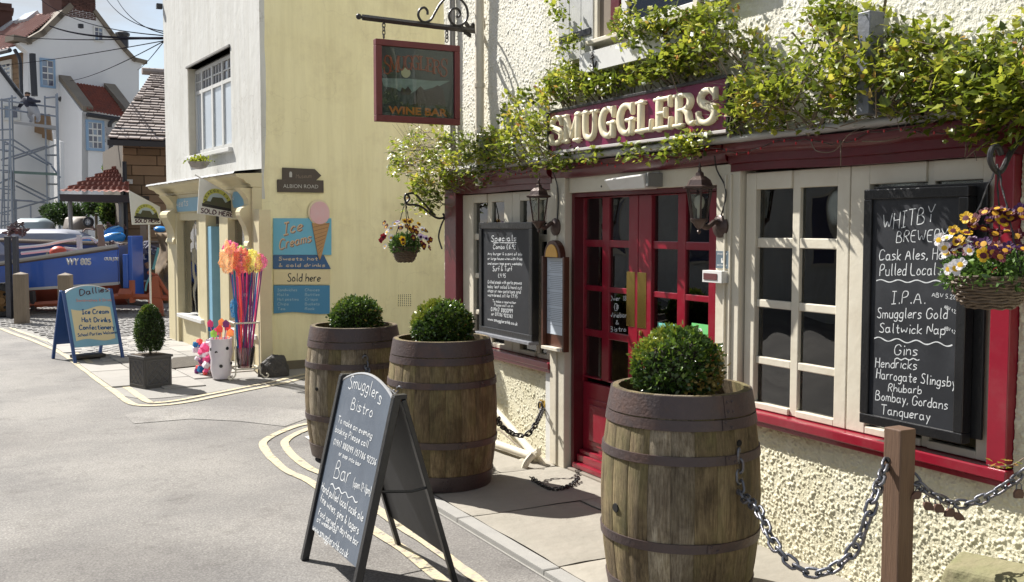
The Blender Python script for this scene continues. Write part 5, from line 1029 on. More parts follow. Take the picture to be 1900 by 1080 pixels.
PM = [pansy_mesh(PC['yellow'], PC['yellow'], PC['maroon'], 1), pansy_mesh(PC['white'], PC['white'], PC['yellow'], 2), pansy_mesh(PC['maroon'], PC['maroon'], PC['orange'], 3), pansy_mesh(PC['purple'], PC['maroon'], PC['orange'], 4), pansy_mesh(PC['maroon'], PC['maroon'], PC['orange'], 5), pansy_mesh(PC['red'], PC['red'], PC['maroon'], 6), pansy_mesh(PC['lilac'], PC['white'], PC['purple'], 7)]
M_wick = mat('wicker', (.075, .05, .032), .6, (.15, .105, .065), 30, .9, .3, 90); M_pl = leafmat('pansy_leaves', [(0, (.03, .06, .015)), (.6, (.08, .16, .03)), (1, (.17, .28, .05))], .4, .3)
def basket(label, c, r, h, hook, plan, seed, size, frplan, woven=True):
    """woven bowl, its chains to the hook, and a mound of pansies; C is the rim centre"""
    c = V(c); t = thing('hanging_basket', label, 'flower basket', c - V((0, 0, h)), 'hanging flower baskets'); rn = random.Random(seed); rgb = np.random.default_rng(seed)
    q = MB(); nr = 11
    for i in range(nr):
        f = i / (nr - 1); rr = r * (.52 + .48 * f ** .6); z = -h * (1 - f); pts = []
        for j in range(49): a = 2 * math.pi * j / 48; pts.append(c + V(((rr + .004 * math.sin(j * math.pi / 2 + i * math.pi)) * math.cos(a), (rr + .004 * math.sin(j * math.pi / 2 + i * math.pi)) * math.sin(a), z + .002 * math.sin(j * 1.3 + i))))
        q.tube(pts, h / nr * .62, 5, cap=False)
    o = q.build('wicker_bowl', M_wick, t, smooth=True)
    q = MB(); q.lathe(c, [(.001, -h * .98), (r * .5, -h * .98), (r * .94, -.01), (.001, 0)], 20, cap=False); q.build('liner', M_soil, t)
    for k in range(3):
        a = 2.1 * k + .4; q = MB(); p_ = c + V((r * .95 * math.cos(a), r * .95 * math.sin(a), 0)); n = 16
        q.tube([p_.lerp(V(hook), i / n) + V((.0015 * (-1) ** i, .0015 * (-1) ** (i // 2), 0)) for i in range(n + 1)], [.0026 if i % 2 else .0042 for i in range(n + 1)], 5); q.build('chain', M_blackm if r < .14 else M_steel, t)
    n = 1500; z = rgb.uniform(-.35, 1, n); th = rgb.uniform(0, 6.283, n); s_ = np.sqrt(1 - np.clip(z, -1, 1) ** 2); d = np.stack([s_ * np.cos(th), s_ * np.sin(th), z], 1)
    Pp = np.array(c) + d * np.array([r * 1.12, r * 1.12, h * .95]) * rgb.uniform(.5, 1.02, n)[:, None]; v, f = leaf_cloud(Pp, d + [0, 0, .2], .028, rgb, .45)
    npmesh('leaves', v, f, M_pl, col=np.repeat(rgb.random(n), 2), parent=t, kind='stuff')
    for (mi, u, v_) in plan:      # blooms where the photograph shows them, on the mound's surface
        d_ = ray(u, v_); oc = EYE - c; ra = V((1 / (r * 1.18), 1 / (r * 1.18), 1 / (h * 1.05))); D_ = V((d_.x * ra.x, d_.y * ra.y, d_.z * ra.z)); O_ = V((oc.x * ra.x, oc.y * ra.y, oc.z * ra.z))
        A_, B_, C_ = D_.dot(D_), 2 * D_.dot(O_), O_.dot(O_) - 1; ds = B_ * B_ - 4 * A_ * C_
        tt = (-B_ - math.sqrt(ds)) / (2 * A_) if ds > 0 else -B_ / (2 * A_); p_ = EYE + d_ * tt
        nrm = V(((p_ - c).x * ra.x, (p_ - c).y * ra.y, (p_ - c).z * ra.z)).normalized() * .45 - d_.normalized() * .75 + V((rn.uniform(-.4, .4), rn.uniform(-.4, .4), rn.uniform(-.2, .5)))
        M = nrm.to_track_quat('Z', 'Y').to_matrix().to_4x4() @ Matrix.Rotation(rn.uniform(-.5, .5), 4, 'Z') @ Matrix.Scale(size * rn.uniform(.85, 1.15), 4); M.translation = p_ + nrm.normalized() * .012 - WL[t.name]; inst('pansy', PM[mi], t, M)
    for _ in range(frplan):
        a = rn.uniform(0, 6.28); e = rn.uniform(.2, 1.4); p_ = c + V((r * 1.15 * math.cos(a) * math.cos(e), r * 1.15 * math.sin(a) * math.cos(e), h * math.sin(e))); nrm = (p_ - c + V((0, 0, .1))).normalized()
        if (p_ - c).dot(c - EYE) < 0: continue
        M = nrm.to_track_quat('Z', 'Y').to_matrix().to_4x4() @ Matrix.Scale(size, 4); M.translation = p_ - WL[t.name]; inst('pansy', PM[rn.randrange(4)], t, M)
    return t
dR = 3.50; cR = DP(1838, 512, dR); hookR = DP(1850, 305, dR + .02)
planR = [(0, 1795, 408), (0, 1770, 432), (0, 1792, 440), (0, 1782, 452), (2, 1803, 425), (2, 1812, 412), (2, 1830, 400), (3, 1838, 415), (2, 1822, 432), (4, 1846, 400), (3, 1862, 398), (3, 1875, 402), (2, 1890, 408), (4, 1880, 412), (0, 1858, 412), (3, 1895, 390), (2, 1851, 395),
         (1, 1748, 445), (1, 1752, 460), (1, 1762, 448), (6, 1775, 462), (1, 1790, 458), (6, 1804, 452), (1, 1797, 468), (1, 1760, 475), (1, 1772, 495), (1, 1785, 492), (1, 1764, 500), (4, 1770, 470), (3, 1800, 465), (0, 1822, 475), (3, 1830, 455), (3, 1840, 470), (4, 1850, 462), (3, 1863, 470), (3, 1872, 462), (4, 1888, 462), (3, 1896, 470), (4, 1850, 480), (3, 1815, 455), (2, 1845, 440), (2, 1868, 438), (2, 1890, 440)]
basket('large wicker hanging basket of yellow, white and maroon pansies at the right edge', cR, .138, .105, hookR, planR, 3, 1.0, 14)
bk = thing('basket_bracket', 'black iron hook bracket at the right end of the fascia holding the big flower basket', 'bracket', (3.38, hookR.y + .02, 1.95))
q = MB(); hk = hookR; q.tube(catmull([(3.40, hk.y + .015, 1.99), (3.33, hk.y + .015, 1.955), (3.22, hk.y + .01, 1.87), hk + V((.03, 0, -.015)), hk + V((.0, 0, -.025)), hk + V((-.035, 0, .01)), hk + V((-.03, 0, .05)), hk + V((.0, 0, .06)), hk + V((.02, 0, .035))], 8), .010, 8); q.build('hook', M_blackm, bk, smooth=True)
q = MB(); q.tube(catmull([(3.40, hk.y + .03, 1.72), (3.36, hk.y + .03, 1.80), (3.36, hk.y + .02, 1.93), (3.39, hk.y + .02, 2.0)], 6), .010, 8); q.build('stay', M_blackm, bk, smooth=True)
cL = V((3.03, 7.56, 1.437)); hookL = V((3.035, 7.56, 1.80))
planL = [(2, 716, 415), (2, 720, 422), (5, 709, 446), (5, 713, 440), (1, 726, 424), (1, 733, 418), (6, 738, 415), (1, 722, 432), (1, 744, 421), (0, 750, 413), (0, 756, 411), (0, 762, 413), (4, 755, 422), (4, 765, 430), (2, 770, 432), (0, 775, 418), (0, 758, 425), (3, 744, 425), (1, 783, 426), (2, 787, 430), (6, 780, 440), (4, 767, 441), (0, 746, 446), (0, 748, 452), (4, 780, 452), (2, 784, 456), (3, 792, 448), (1, 728, 441), (2, 797, 445), (3, 793, 460), (1, 717, 458), (2, 770, 425), (6, 789, 443)]
basket('small wicker hanging basket of yellow, white and maroon pansies in front of the yellow wall', cL, .105, .115, hookL, planL, 8, 1.12, 5)
bk = thing('basket_bracket', 'black scrolled iron bracket on the far pub corner holding the small flower basket', 'bracket', (3.39, 7.58, 1.66))
fb_ = Fr((0, 7.58, 0), (1, 0, 0)); Q = lambda u, v: fb_.p(*fb_.px(u, v))
q = MB(); q.tube(catmull([Q(752, 377), Q(757, 373), Q(760, 367), Q(754, 360), Q(751, 368), Q(756, 379), Q(770, 380), Q(784, 385), Q(800, 398), Q(813, 405), Q(824, 403), Q(822, 396)], 6), .009, 8); q.build('arm', M_blackm, bk, smooth=True)
q = MB(); q.tube(catmull([Q(756, 360), Q(768, 359), Q(782, 372), Q(796, 388), Q(808, 400)], 6), .009, 8); q.build('scroll', M_blackm, bk, smooth=True)
q = MB(); q.tube(catmull([Q(827, 375), Q(826, 400), Q(818, 420), Q(814, 440), Q(820, 462)], 6), .007, 8); q.build('stay', M_blackm, bk, smooth=True)
# ================================================================ CLIMBING VINE OVER THE FASCIA
M_vine = leafmat('vine_leaves', [(0, (.06, .085, .012)), (.35, (.16, .21, .022)), (.65, (.34, .37, .04)), (.85, (.50, .47, .07)), (.93, (.40, .25, .06)), (1, (.42, .17, .06))], .34, .48, .5)
M_vstem = mat('vine_wood', (.12, .085, .055), .8, (.24, .19, .14), 30, .8, .4, 60)
VT = thing('climbing_vine', 'sprawling climbing vine with yellow-green leaves growing along the top of the maroon fascia', 'vine', (3.3, 4.5, 2.0))
rgv = np.random.default_rng(11)
env = [(735, 285, 320), (760, 250, 370), (780, 240, 395), (800, 245, 400), (830, 240, 345), (860, 250, 345), (900, 242, 335), (930, 225, 325), (950, 178, 320), (975, 168, 315), (1000, 165, 310), (1015, 150, 215), (1050, 125, 205), (1100, 140, 198), (1150, 138, 188), (1190, 128, 178), (1220, 112, 168), (1250, 70, 165), (1280, 40, 158), (1310, 25, 150), (1340, 62, 150), (1356, 70, 238), (1400, 70, 236), (1430, 100, 238), (1470, 80, 232), (1495, 25, 230), (1530, 5, 230), (1570, -5, 222), (1620, -10, 218), (1660, 25, 222), (1700, 60, 228), (1750, 65, 230), (1800, 75, 245), (1830, 62, 255), (1870, 50, 248), (1930, 45, 248), (2000, 60, 250)]
def env_at(u):
    for a, b_ in zip(env[:-1], env[1:]):
        if a[0] <= u <= b_[0]: t = (u - a[0]) / (b_[0] - a[0]); return a[1] + (b_[1] - a[1]) * t, a[2] + (b_[2] - a[2]) * t
    return env[-1][1:]
# shoots: wandering stems seeded along the growth, each ending in a spray of leaves
tips = []; stems = MB(); rv = random.Random(21)
def vine_pt(u, v, n_): a, b_ = pub.px(u, v, n_); return pub.p(a, b_, n_)
def ok_sign(u, v): return not (1010 < u < 1352 and (208 - (u - 1017) * .203 - 22) < v < (285 - (u - 1017) * .126 + 2))
for i in range(900):
    u = 735 + (1990 - 735) * rv.random() ** 1.12; a, b_ = env_at(u); f = rv.random() ** .85; v = b_ - (b_ - a) * f
    dens = .55 + .9 * noise.noise((u * .02, v * .028, 3.3)) + (.35 if v > b_ - 90 else -.05)
    if 1015 < u < 1345: dens += .12
    if rv.random() > dens: continue
    dep = (.04 + .24 * math.sin(math.pi * min(1, f * .8 + .15)) * rv.uniform(.4, 1.0)) * (1 if f < .75 else .6)
    if 1005 < u < 1360: dep = min(dep, .13) if not ok_sign(u, v + 20) else dep
    if not ok_sign(u, v): continue
    p = vine_pt(u, v, dep); root = p + V((rv.uniform(.03, .12), rv.uniform(-.16, .16), -rv.uniform(.05, .2))); root.x = min(root.x, 3.385); root.z = max(root.z, 2.03)
    if u < 860: root.z = p.z - .05; root.y = min(root.y, 7.6)
    mid_ = (root + p) / 2 + V((-.02, rv.uniform(-.05, .05), rv.uniform(-.02, .05)))
    if rv.random() < .8: stems.tube([root, mid_, p], [.0038, .003, .0018], 4, cap=False)
    tips.append((p, (p - root).normalized()))
# below the name board
for i in range(34):
    c = rv.choice([1010, 1045, 1090, 1180, 1190, 1255, 1270, 1290, 1300]); u = c + rv.gauss(0, 9); v = 285 - (u - 1020) * .126 + 10 + rv.gauss(6, 5); tips.append((vine_pt(u, v, .16), V((-.5, 0, .4))))
# sprays round the upstairs window box and beside the shutter
for (u, v, n) in ((1180, 45, 9), (1205, 60, 8), (1225, 42, 9), (1160, 60, 5), (1300, 30, 8), (1270, 55, 8), (1345, 35, 6), (1045, 20, 3), (1048, 75, 3), (1060, 90, 4)):
    for _ in range(n): tips.append((vine_pt(u + rv.gauss(0, 12), v + rv.gauss(0, 10), rv.uniform(.06, .2)), V((-.4, rv.uniform(-.4, .4), .6))))
# trailing shoots at the far corner and hanging bare tendrils
def tendril(pts, r=.0028): stems.tube(catmull(pts, 6), [r * (1 - .6 * i / (len(pts) * 6 - 6 + 1)) for i in range(len(catmull(pts, 6)))], 4, cap=False)
for i in range(26):
    u = rv.uniform(740, 830); v = rv.uniform(250, 380); p = vine_pt(u + 30, v, .05); e = vine_pt(u - rv.uniform(0, 25), v + rv.uniform(-45, 20), rv.uniform(.1, .35)); e.y = p.y + rv.uniform(-.1, .25); tendril([p, (p + e) / 2 + V((0, 0, .03)), e])
    if rv.random() < .6: tips.append((e, (e - p).normalized()))
for k in range(9): tendril([vine_pt(775 + k * 5, 300, .12), vine_pt(752 + k * 4, 262, .25), vine_pt(728 + k * 7, 228 + rv.uniform(-4, 12), .34)], .002)
for pts in (((1505, 262), (1515, 280), (1548, 280), (1575, 250), (1610, 232)), ((1560, 262), (1560, 292), (1560, 312)), ((1600, 262), (1640, 262), (1670, 255)), ((1840, 235), (1845, 262), (1850, 275)), ((1795, 235), (1792, 275), (1790, 292)), ((1835, 262), (1808, 280), (1790, 296)), ((1808, 282), (1812, 298)), ((1540, 240), (1600, 222), (1640, 205)), ((1480, 240), (1530, 236), (1560, 240)), ((985, 232), (984, 205), (990, 180), (1018, 130), (1045, 125)), ((1410, 150), (1440, 170), (1480, 160), (1520, 120)), ((1500, 250), (1520, 190), (1550, 120), (1590, 70), (1610, 20)), ((1515, 250), (1540, 170), (1500, 100), (1470, 60)), ((1590, 160), (1620, 90), (1640, 20), (1645, -20))):
    thick = .011 if pts[0][0] in (1500, 1515, 1590, 1410) else .003
    tendril([vine_pt(u, v, .10 + .05 * (i % 2)) for i, (u, v) in enumerate(pts)], thick)
for i in range(150):   # tangle of dry twigs under the leaves
    u = rv.uniform(780, 1950); a, b_ = env_at(u); v = b_ - (b_ - a) * rv.uniform(.0, .55)
    if not ok_sign(u, v) or not ok_sign(u + 30, v): continue
    p = vine_pt(u, v, rv.uniform(.04, .16)); tendril([p, p + V((-.03, rv.uniform(-.2, .2), rv.uniform(-.05, .08))), p + V((rv.uniform(-.06, .02), rv.uniform(-.4, .4), rv.uniform(-.08, .12)))], .0022)
o = stems.build('stem', M_vstem, VT, smooth=True); o['kind'] = 'stuff'
# leaves: lobed, folded along the midrib
def vleaf():
    out = [(0, 0), (.14, -.04), (.34, .05), (.26, .28), (.44, .46), (.25, .60), (.15, .85), (0, 1.12)]
    pts = [(x, y, .20 * abs(x) + .10 * y * y * -1) for x, y in out] + [(-x, y, .20 * abs(x) - .10 * y * y) for x, y in out[1:-1]]
    vs = pts + [(0, .35, -.01), (0, .7, -.05)]; n = len(out)
    Rr = list(range(n)); Ll = [0] + list(range(n, n + n - 2)) + [n - 1]; c1, c2 = 2 * n - 2, 2 * n - 1; fs = []
    for side, sgn in ((Rr, 1), (Ll, -1)):
        for i in range(n - 1):
            c = c1 if i < 4 else c2; tr = (side[i], side[i + 1], c); fs.append(tr if sgn > 0 else tr[::-1])
        tr = (side[4], c2, c1); fs.append(tr if sgn > 0 else tr[::-1])
    return np.array(vs, dtype=np.float32), np.array(fs)
LV, LF = vleaf(); inst_leaf = []; allM = []
for p, d in tips:
    n = rv.randint(12, 24); young = rv.random() < .3; base = rv.uniform(.1, .72)
    for j in range(n):
        s_ = rv.uniform(.018, .042) * (.7 if young and j > n - 3 else 1); dd = (d * .4 + V((rv.uniform(-1, .25), rv.uniform(-1, 1), rv.uniform(-.55, .75)))).normalized(); up = (V((-.45 + rv.uniform(-.5, .3), rv.uniform(-.4, .6), 1.0 + rv.uniform(-.6, .3)))).normalized()
        x_ = dd.cross(up).normalized(); z_ = x_.cross(dd); o_ = p + V((rv.uniform(-.06, .06), rv.uniform(-.065, .065), rv.uniform(-.055, .06)))
        M = Matrix((x_, dd, z_)).transposed().to_4x4() @ Matrix.Scale(s_, 4); M.translation = o_; allM.append((M, min(1, max(0, (base + rv.uniform(-.2, .25)) if not (young and j > n - 3) else rv.uniform(.85, 1))), o_))
allM.sort(key=lambda e: (e[2] - EYE).dot(FW) + (3.4 - e[2].x) * -.5)
lm_ = []
for k in range(4):
    me = bpy.data.meshes.new('leaf'); me.from_pydata(LV.tolist(), [], LF.tolist()); me.materials.append(M_vine); a = me.attributes.new('tone', 'FLOAT', 'FACE'); a.data.foreach_set('value', np.full(len(LF), (.3, .55, .75, .95)[k], dtype=np.float32)); lm_.append(me)
cnt = 0; rest = []
for M, tn, o_ in allM:
    if cnt < 290 and o_.z > 2.0 and (o_ - EYE).dot(RT) / (o_ - EYE).dot(FW) < .5:
        M2 = M.copy(); M2.translation -= WL[VT.name]; inst('leaf', lm_[0 if tn < .4 else 1 if tn < .65 else 2 if tn < .85 else 3], VT, M2); cnt += 1
    else: rest.append((M, tn))
n = len(rest); MM = np.array([np.array(M) for M, _ in rest], dtype=np.float32); vv = np.einsum('nij,kj->nki', MM[:, :3, :3], LV) + MM[:, None, :3, 3]
ff = (LF[None] + (np.arange(n) * len(LV))[:, None, None]).reshape(-1, 3)
npmesh('foliage', vv.reshape(-1, 3), ff, M_vine, col=np.repeat([t_ for _, t_ in rest], len(LF)), parent=VT, kind='stuff')
# window box upstairs with its two anchors
wb0, wb1 = pub.sx(1075, 118, .14), pub.sx(1262, 80, .14); zt, zb = pub.sz(1075, 101, .14), pub.sz(1078, 137, .14)
t = thing('window_box', 'white painted window box with two small black anchors under the upstairs window', 'window box', pub.p((wb0 + wb1) / 2, zb, .07))
q = MB(); q.fb(pub, wb0, wb1, zb, zt, .12, .14); q.fb(pub, wb0, wb0 + .02, zb, zt, .0, .12); q.fb(pub, wb1 - .02, wb1, zb, zt, .0, .12); q.fb(pub, wb0 + .02, wb1 - .02, zb, zb + .01, 0, .12); q.build('box', M_white, t)
for u, v in ((1101, 113), (1235, 72)):
    a, b_ = pub.px(u, v, .14); q = MB(); F_ = Fr(pub.p(a, b_, .141), (pub.r + UP * .25).normalized(), (UP - pub.r * .25).normalized()); q.tube([F_.p(0, -.04, .004), F_.p(0, .035, .004)], .005, 5)
    q.tube(catmull([F_.p(-.035, -.012, .004), F_.p(-.022, -.036, .004), F_.p(0, -.045, .004), F_.p(.022, -.036, .004), F_.p(.035, -.012, .004)], 4), .005, 5); q.tube([F_.p(-.022, .02, .004), F_.p(.022, .02, .004)], .0045, 5); q.tube([F_.p(.009 * math.cos(i), .043 + .009 * math.sin(i), .004) for i in np.linspace(0, 6.28, 9)], .003, 4); q.build('anchor_badge', M_blackm, t)
# ================================================================ FAIRY LIGHTS
t = thing('fairy_lights', 'string of tiny red fairy lights draped along the fascia and down the right pilaster', 'string lights', (3.3, 3.2, 1.9)); q = MB(); rl = random.Random(2); bl = MB(); pts = []
for i in range(120):
    Yv = 2.6 + i * .041; pts.append((3.4 - .092 - rl.uniform(0, .012), Yv, 1.975 + .018 * math.sin(Yv * 11) + rl.uniform(-.008, .008)))
q.tube(pts, .0022, 4); p2_ = [(3.4 - .012 - rl.uniform(0, .01), U(1851, v=700) + rl.uniform(-.008, .012) + .004 * math.sin(z * 20), z) for z in np.linspace(1.45, .72, 34)]; q.tube(p2_, .0028, 4); q.build('cable', M_black, t)
for p in pts[::2] + p2_[::2]: bl.lathe(V(p) + V((-.004, rl.uniform(-.01, .01), rl.uniform(-.012, .006))), [(.001, -.008), (.0045, -.003), (.004, .004), (.001, .006)], 6)
bo = bl.build('bulb', mat('red_bulb', (.45, .01, .02), .2, coat=.5), t, smooth=True); bo['kind'] = 'stuff'
# sprig at the pilaster foot
t = thing('vine_sprig', 'small leafy vine sprig by the foot of the right red pilaster', 'plant', DP(1865, 868, 3.72)); M_ = []
for k in range(13):
    p = DP(1838 + 5 * k + rv.uniform(-6, 6), 862 + rv.uniform(-7, 7), 3.7 + rv.uniform(-.04, .03)); dd = V((rv.uniform(-1, 0), rv.uniform(-1, 1), rv.uniform(-.2, .8))).normalized(); x_ = dd.cross(UP).normalized(); z_ = x_.cross(dd); M = Matrix((x_, dd, z_)).transposed().to_4x4() @ Matrix.Scale(.026, 4); M.translation = p - WL[t.name]; inst('leaf', lm_[rv.choice([1, 2, 3])], t, M)
q = MB(); q.tube(catmull([DP(1900, 850, 3.72), DP(1880, 862, 3.71), DP(1855, 866, 3.7), DP(1835, 864, 3.7)]), .003, 5); q.build('stem', M_vstem, t)
# mossy stone block in the bottom right corner
t = thing('stone_step', 'rough mossy sandstone step at the bottom right corner against the roughcast wall', 'step', (3.3, 2.3, .03)); q = MB()
M_moss = mat('mossy_stone', (.24, .20, .13), .9, (.14, .15, .06), 7, .9, .7, 20, bdist=.02, dirt=(.10, .12, .03), dscale=5, damt=.7)
q.hexa([(3.16, .9, .03), (3.40, .9, .03), (3.40, 2.78, .03), (3.17, 2.66, .03), (3.18, .9, .52), (3.39, .9, .52), (3.39, 2.66, .34), (3.20, 2.58, .33)]); q.build('block', M_moss, t, bevel=.02, seg=3)
# ================================================================ SWEET SHOP ON THE CORNER
shop = Fr((2.83, 11.24, 0), (.0645, -.998, 0)); yw = Fr((2.83, 11.24, 0), (1, 0, 0))
SH = thing('sweet_shop', 'corner sweet shop with white upper wall, pale yellow side wall and cream shopfront', 'shop', (2.9, 11.4, 0))
sX = lambda u, v=500, n_=.10: shop.sx(u, v, n_); sZ = lambda u, v, n_=.10: shop.sz(u, v, n_)
sl_ = shop.sx(306, 200)
w0, w1 = shop.sx(349, 200), shop.sx(429, 200); wzt, wzb = shop.sz(390, 106), shop.sz(395, 281)
q = MB()
for a0, a1, b0, b1 in ((sl_, w0, 1.9, 7.5), (w1, -.0, 1.9, 7.5), (w0, w1, wzt, 7.5), (w0, w1, 1.9, wzb)): q.fb(shop, a0, a1, b0, b1, -.4, 0)
q.build('front_wall', M_wrend, SH)
# side wall with a slightly uneven plastered face
nx_, nz_ = 90, 90; vs = []; 
for i in range(nx_ + 1):
    for j in range(nz_ + 1):
        a, b_ = 7.0 * i / nx_, 7.5 * j / nz_; vs.append(yw.p(a, b_, .012 * noise.noise((a * .9, b_ * .8, 2)) + .004 * noise.noise((a * 3.5, b_ * 3.5, 5)) - (.012 * (i == 0)) + .001))
fs = [(i * (nz_ + 1) + j, (i + 1) * (nz_ + 1) + j, (i + 1) * (nz_ + 1) + j + 1, i * (nz_ + 1) + j + 1) for i in range(nx_) for j in range(nz_)]
npmesh('side_wall', [tuple(v) for v in vs], fs, M_yellow, True, parent=SH)
q = MB(); q.fb(yw, .0, 7, -.0, .10, -.02, .018); q.build('plinth', mat('dark_plinth', (.20, .17, .11), .9, (.13, .11, .08), 8, .8, .5, 40), SH)
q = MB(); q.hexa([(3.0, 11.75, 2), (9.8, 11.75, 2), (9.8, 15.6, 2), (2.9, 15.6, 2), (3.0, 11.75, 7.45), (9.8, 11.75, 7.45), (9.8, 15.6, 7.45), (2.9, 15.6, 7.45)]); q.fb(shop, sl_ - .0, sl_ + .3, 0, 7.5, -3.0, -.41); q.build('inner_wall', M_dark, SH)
# upstairs window: four lights with small panes above
q = MB(); q.fb(shop, w0 - .02, w1, wzt, wzt + .03, -.12, .02); q.build('window_head', mat('weathered_lintel', (.16, .15, .13), .6, (.3, .29, .27), 20, .7), SH, bevel=.004)
q = MB(); q.fb(shop, w0, w0 + .02, wzb, wzt, -.14, -.003); q.build('reveal', M_cream, SH)
q = MB(); q.fb(shop, w0 - .03, w1 + .03, wzb - .05, wzb, -.13, .05); q.build('window_sill', M_white, SH, bevel=.005)
fx0 = w0 + .025; lights = [fx0, shop.sx(376, 200, -.1), shop.sx(395, 200, -.1), shop.sx(414, 200, -.1), w1]
M_skypane = mat('sky_reflecting_pane', (.40, .46, .53), .12, (.60, .64, .68), 1.2, .8, spec=.8); zt_ = wzt - .03; zm = wzt - (wzt - wzb) * .30  # bright sky reflection is put into the opaque pane colour
wf = MB(); panes = []
for i in range(4):
    a, b_ = lights[i], lights[i + 1]; fw_ = .035
    for x0_, x1_ in ((a, a + fw_), (b_ - fw_, b_)): wf.fb(shop, x0_, x1_, wzb, zt_, -.13, -.09)
    for z_ in (wzb + .001, zm, zt_ - .045): wf.fb(shop, a + fw_, b_ - fw_, z_, z_ + .045 + (.03 if z_ < wzb + .1 else 0), -.129, -.091)
    panes.append((a + fw_, b_ - fw_, wzb + .07, zm)); m_ = (b_ - a - 2 * fw_); zz = zm + .045; hh = (zt_ - .045 - zz)
    for c in range(3):
        for r in range(2): panes.append((a + fw_ + m_ * c / 3 + .008, a + fw_ + m_ * (c + 1) / 3 - .008, zz + hh * r / 2 + .008, zz + hh * (r + 1) / 2 - .008))
    for c in (1, 2): wf.fb(shop, a + fw_ + m_ * c / 3 - .008, a + fw_ + m_ * c / 3 + .008, zz, zz + hh, -.125, -.095)
    wf.fb(shop, a + fw_, b_ - fw_, zz + hh / 2 - .008, zz + hh / 2 + .008, -.124, -.096)
wo_ = wf.build('window', M_white, SH)
for a, b_, c, d in panes: q = MB(); q.fb(shop, a, b_, c, d, -.115, -.110); q.build('pane', M_skypane if d - c > .3 else mat('dark_pane', (.10, .10, .14), .08, spec=.8), wo_)
# cream shopfront
M_sf = mat('shopfront_cream', (.66, .58, .37), .5, (.58, .51, .32), 6, .6, .2, 30, dirt=(.45, .38, .22), dscale=4, damt=.4)
M_sblue = mat('pale_blue_paint', (.22, .44, .58), .5, (.18, .38, .52), 8, .6); M_sblue2 = mat('sky_blue_paint', (.12, .40, .58), .5, (.15, .44, .60), 8, .6, dirt=(.3, .5, .6), dscale=6, damt=.3)
def sfb(name, u0, u1, z0, z1, n0, n1, m=M_sf, bev=.004, nn=None): q = MB(); q.fb(shop, sX(u0, 500, nn or n1), sX(u1, 500, nn or n1), z0, z1, n0, n1); return q.build(name, m, SH, bevel=bev)
eL = shop.sx(312, 500, .1); cz0, cz1 = 2.03, 2.17
q = MB(); pr = [(0, cz0), (.12, cz0), (.13, cz0 + .03), (.17, cz0 + .045), (.20, cz0 + .08), (.26, cz0 + .10), (.28, cz0 + .115), (.28, cz1 - .02), (.29, cz1), (0, cz1 + .015)]
a0, a1 = shop.sx(275, 350, .28), .004; vs = [shop.p(a, z, n_) for a in (a0, a1) for n_, z in pr]; k = len(pr)
q.add(vs, [(j, (j + 1) % k, k + (j + 1) % k, k + j) for j in range(k)] + [tuple(range(k - 1, -1, -1)), tuple(range(k, 2 * k))]); q.build('cornice', M_sf, SH, smooth=True)
q = MB(); n = 60; vs = []; 
for i in range(n + 1): a = a0 - .01 + (a1 + .01 - a0) * i / n; j = .012 * noise.noise((a * 9, 1, 1)); vs += [shop.p(a, cz1 + .003 + j * .4, .315 + j), shop.p(a, cz1 + .026 + j * .3, .30 + j), shop.p(a, cz1 + .06, .0)]
q.add(vs, [(3 * i + j, 3 * i + j + 1, 3 * i + 4 + j, 3 * i + 3 + j) for i in range(n) for j in range(2)]); q.build('lead_capping', M_lead, SH)
q = MB(); q.fb(shop, eL, -.002, 1.78, cz0 - .001, 0, .10); q.build('frieze', M_sf, SH, bevel=.003)
for u0, u1, v0, v1 in ((329, 371, 367, 392), (433, 458, 355, 385)):
    a, b_ = sX(u0, 380), sX(u1, 370); zc1, zc0 = sZ((u0 + u1) / 2, v0), sZ((u0 + u1) / 2, v1)
    q = MB(); c_ = .05; q.prism(shop, [(a + c_, zc0), (b_, zc0), (b_, zc1), (a + c_, zc1), (a, zc1 - c_), (a, zc0 + c_)], .10, .112); o_ = q.build('frieze_panel', M_sblue, SH, bevel=.003)
    q = MB(); write_px(q, shop, 'Sweets' if u0 < 400 else 'Sw', (u0 + 7, (v0 + v1) / 2 + 6), (u1 - 6, (v0 + v1) / 2 + 2), 14, 1.8, .113, .3, base=0); q.build('lettering', M_white, o_)
for nm, u0, u1, z0, z1, n0, n1, m in (('pilaster', 312, 329, 0, 1.78, 0, .13, M_sf), ('pilaster', 370, 383, 0, 1.78, 0, .13, M_sf), ('door_edge', 384, 393, .06, 1.60, 0, .11, M_sblue), ('pilaster', 408, 424, 0, 1.78, 0, .12, M_sf), ('pilaster', 471, 482, 0, 1.78, 0, .13, M_sf),
    ('window_rail', 329, 370, 1.68, 1.779, .02, .09, M_sf), ('window_rail', 424, 471, 1.68, 1.779, .02, .09, M_sf), ('stall_riser', 329, 370, 0, .37, 0, .09, M_sf), ('stall_riser', 424, 471, 0, .37, 0, .09, M_sf)): sfb(nm, u0, u1, z0, z1, n0, n1, m)
sfb('window_sill', 326, 371, .37, .42, 0, .17, M_white, .005); sfb('window_sill', 423, 472, .37, .42, 0, .15, M_white, .005)
for u0, u1 in ((329, 370), (424, 471)):
    sfb('window_stile', u0, u0 + 4, .42, 1.68, .02, .07); sfb('window_stile', u1 - 4, u1, .42, 1.68, .02, .07); sfb('pane', u0 + 4, u1 - 4, .42, 1.68, .03, .035, glassmat('shop_glass%d' % u0, (.75, .8, .78), 0, 1.6), 0)
sfb('display_back', 329, 371, .3, 1.75, -.5, -.45, mat('display_wall', (.10, .09, .08), .8), 0, .1); sfb('display_back', 424, 471, .3, 1.75, -.5, -.45, MATS['display_wall'], 0, .1)
rs = random.Random(8)
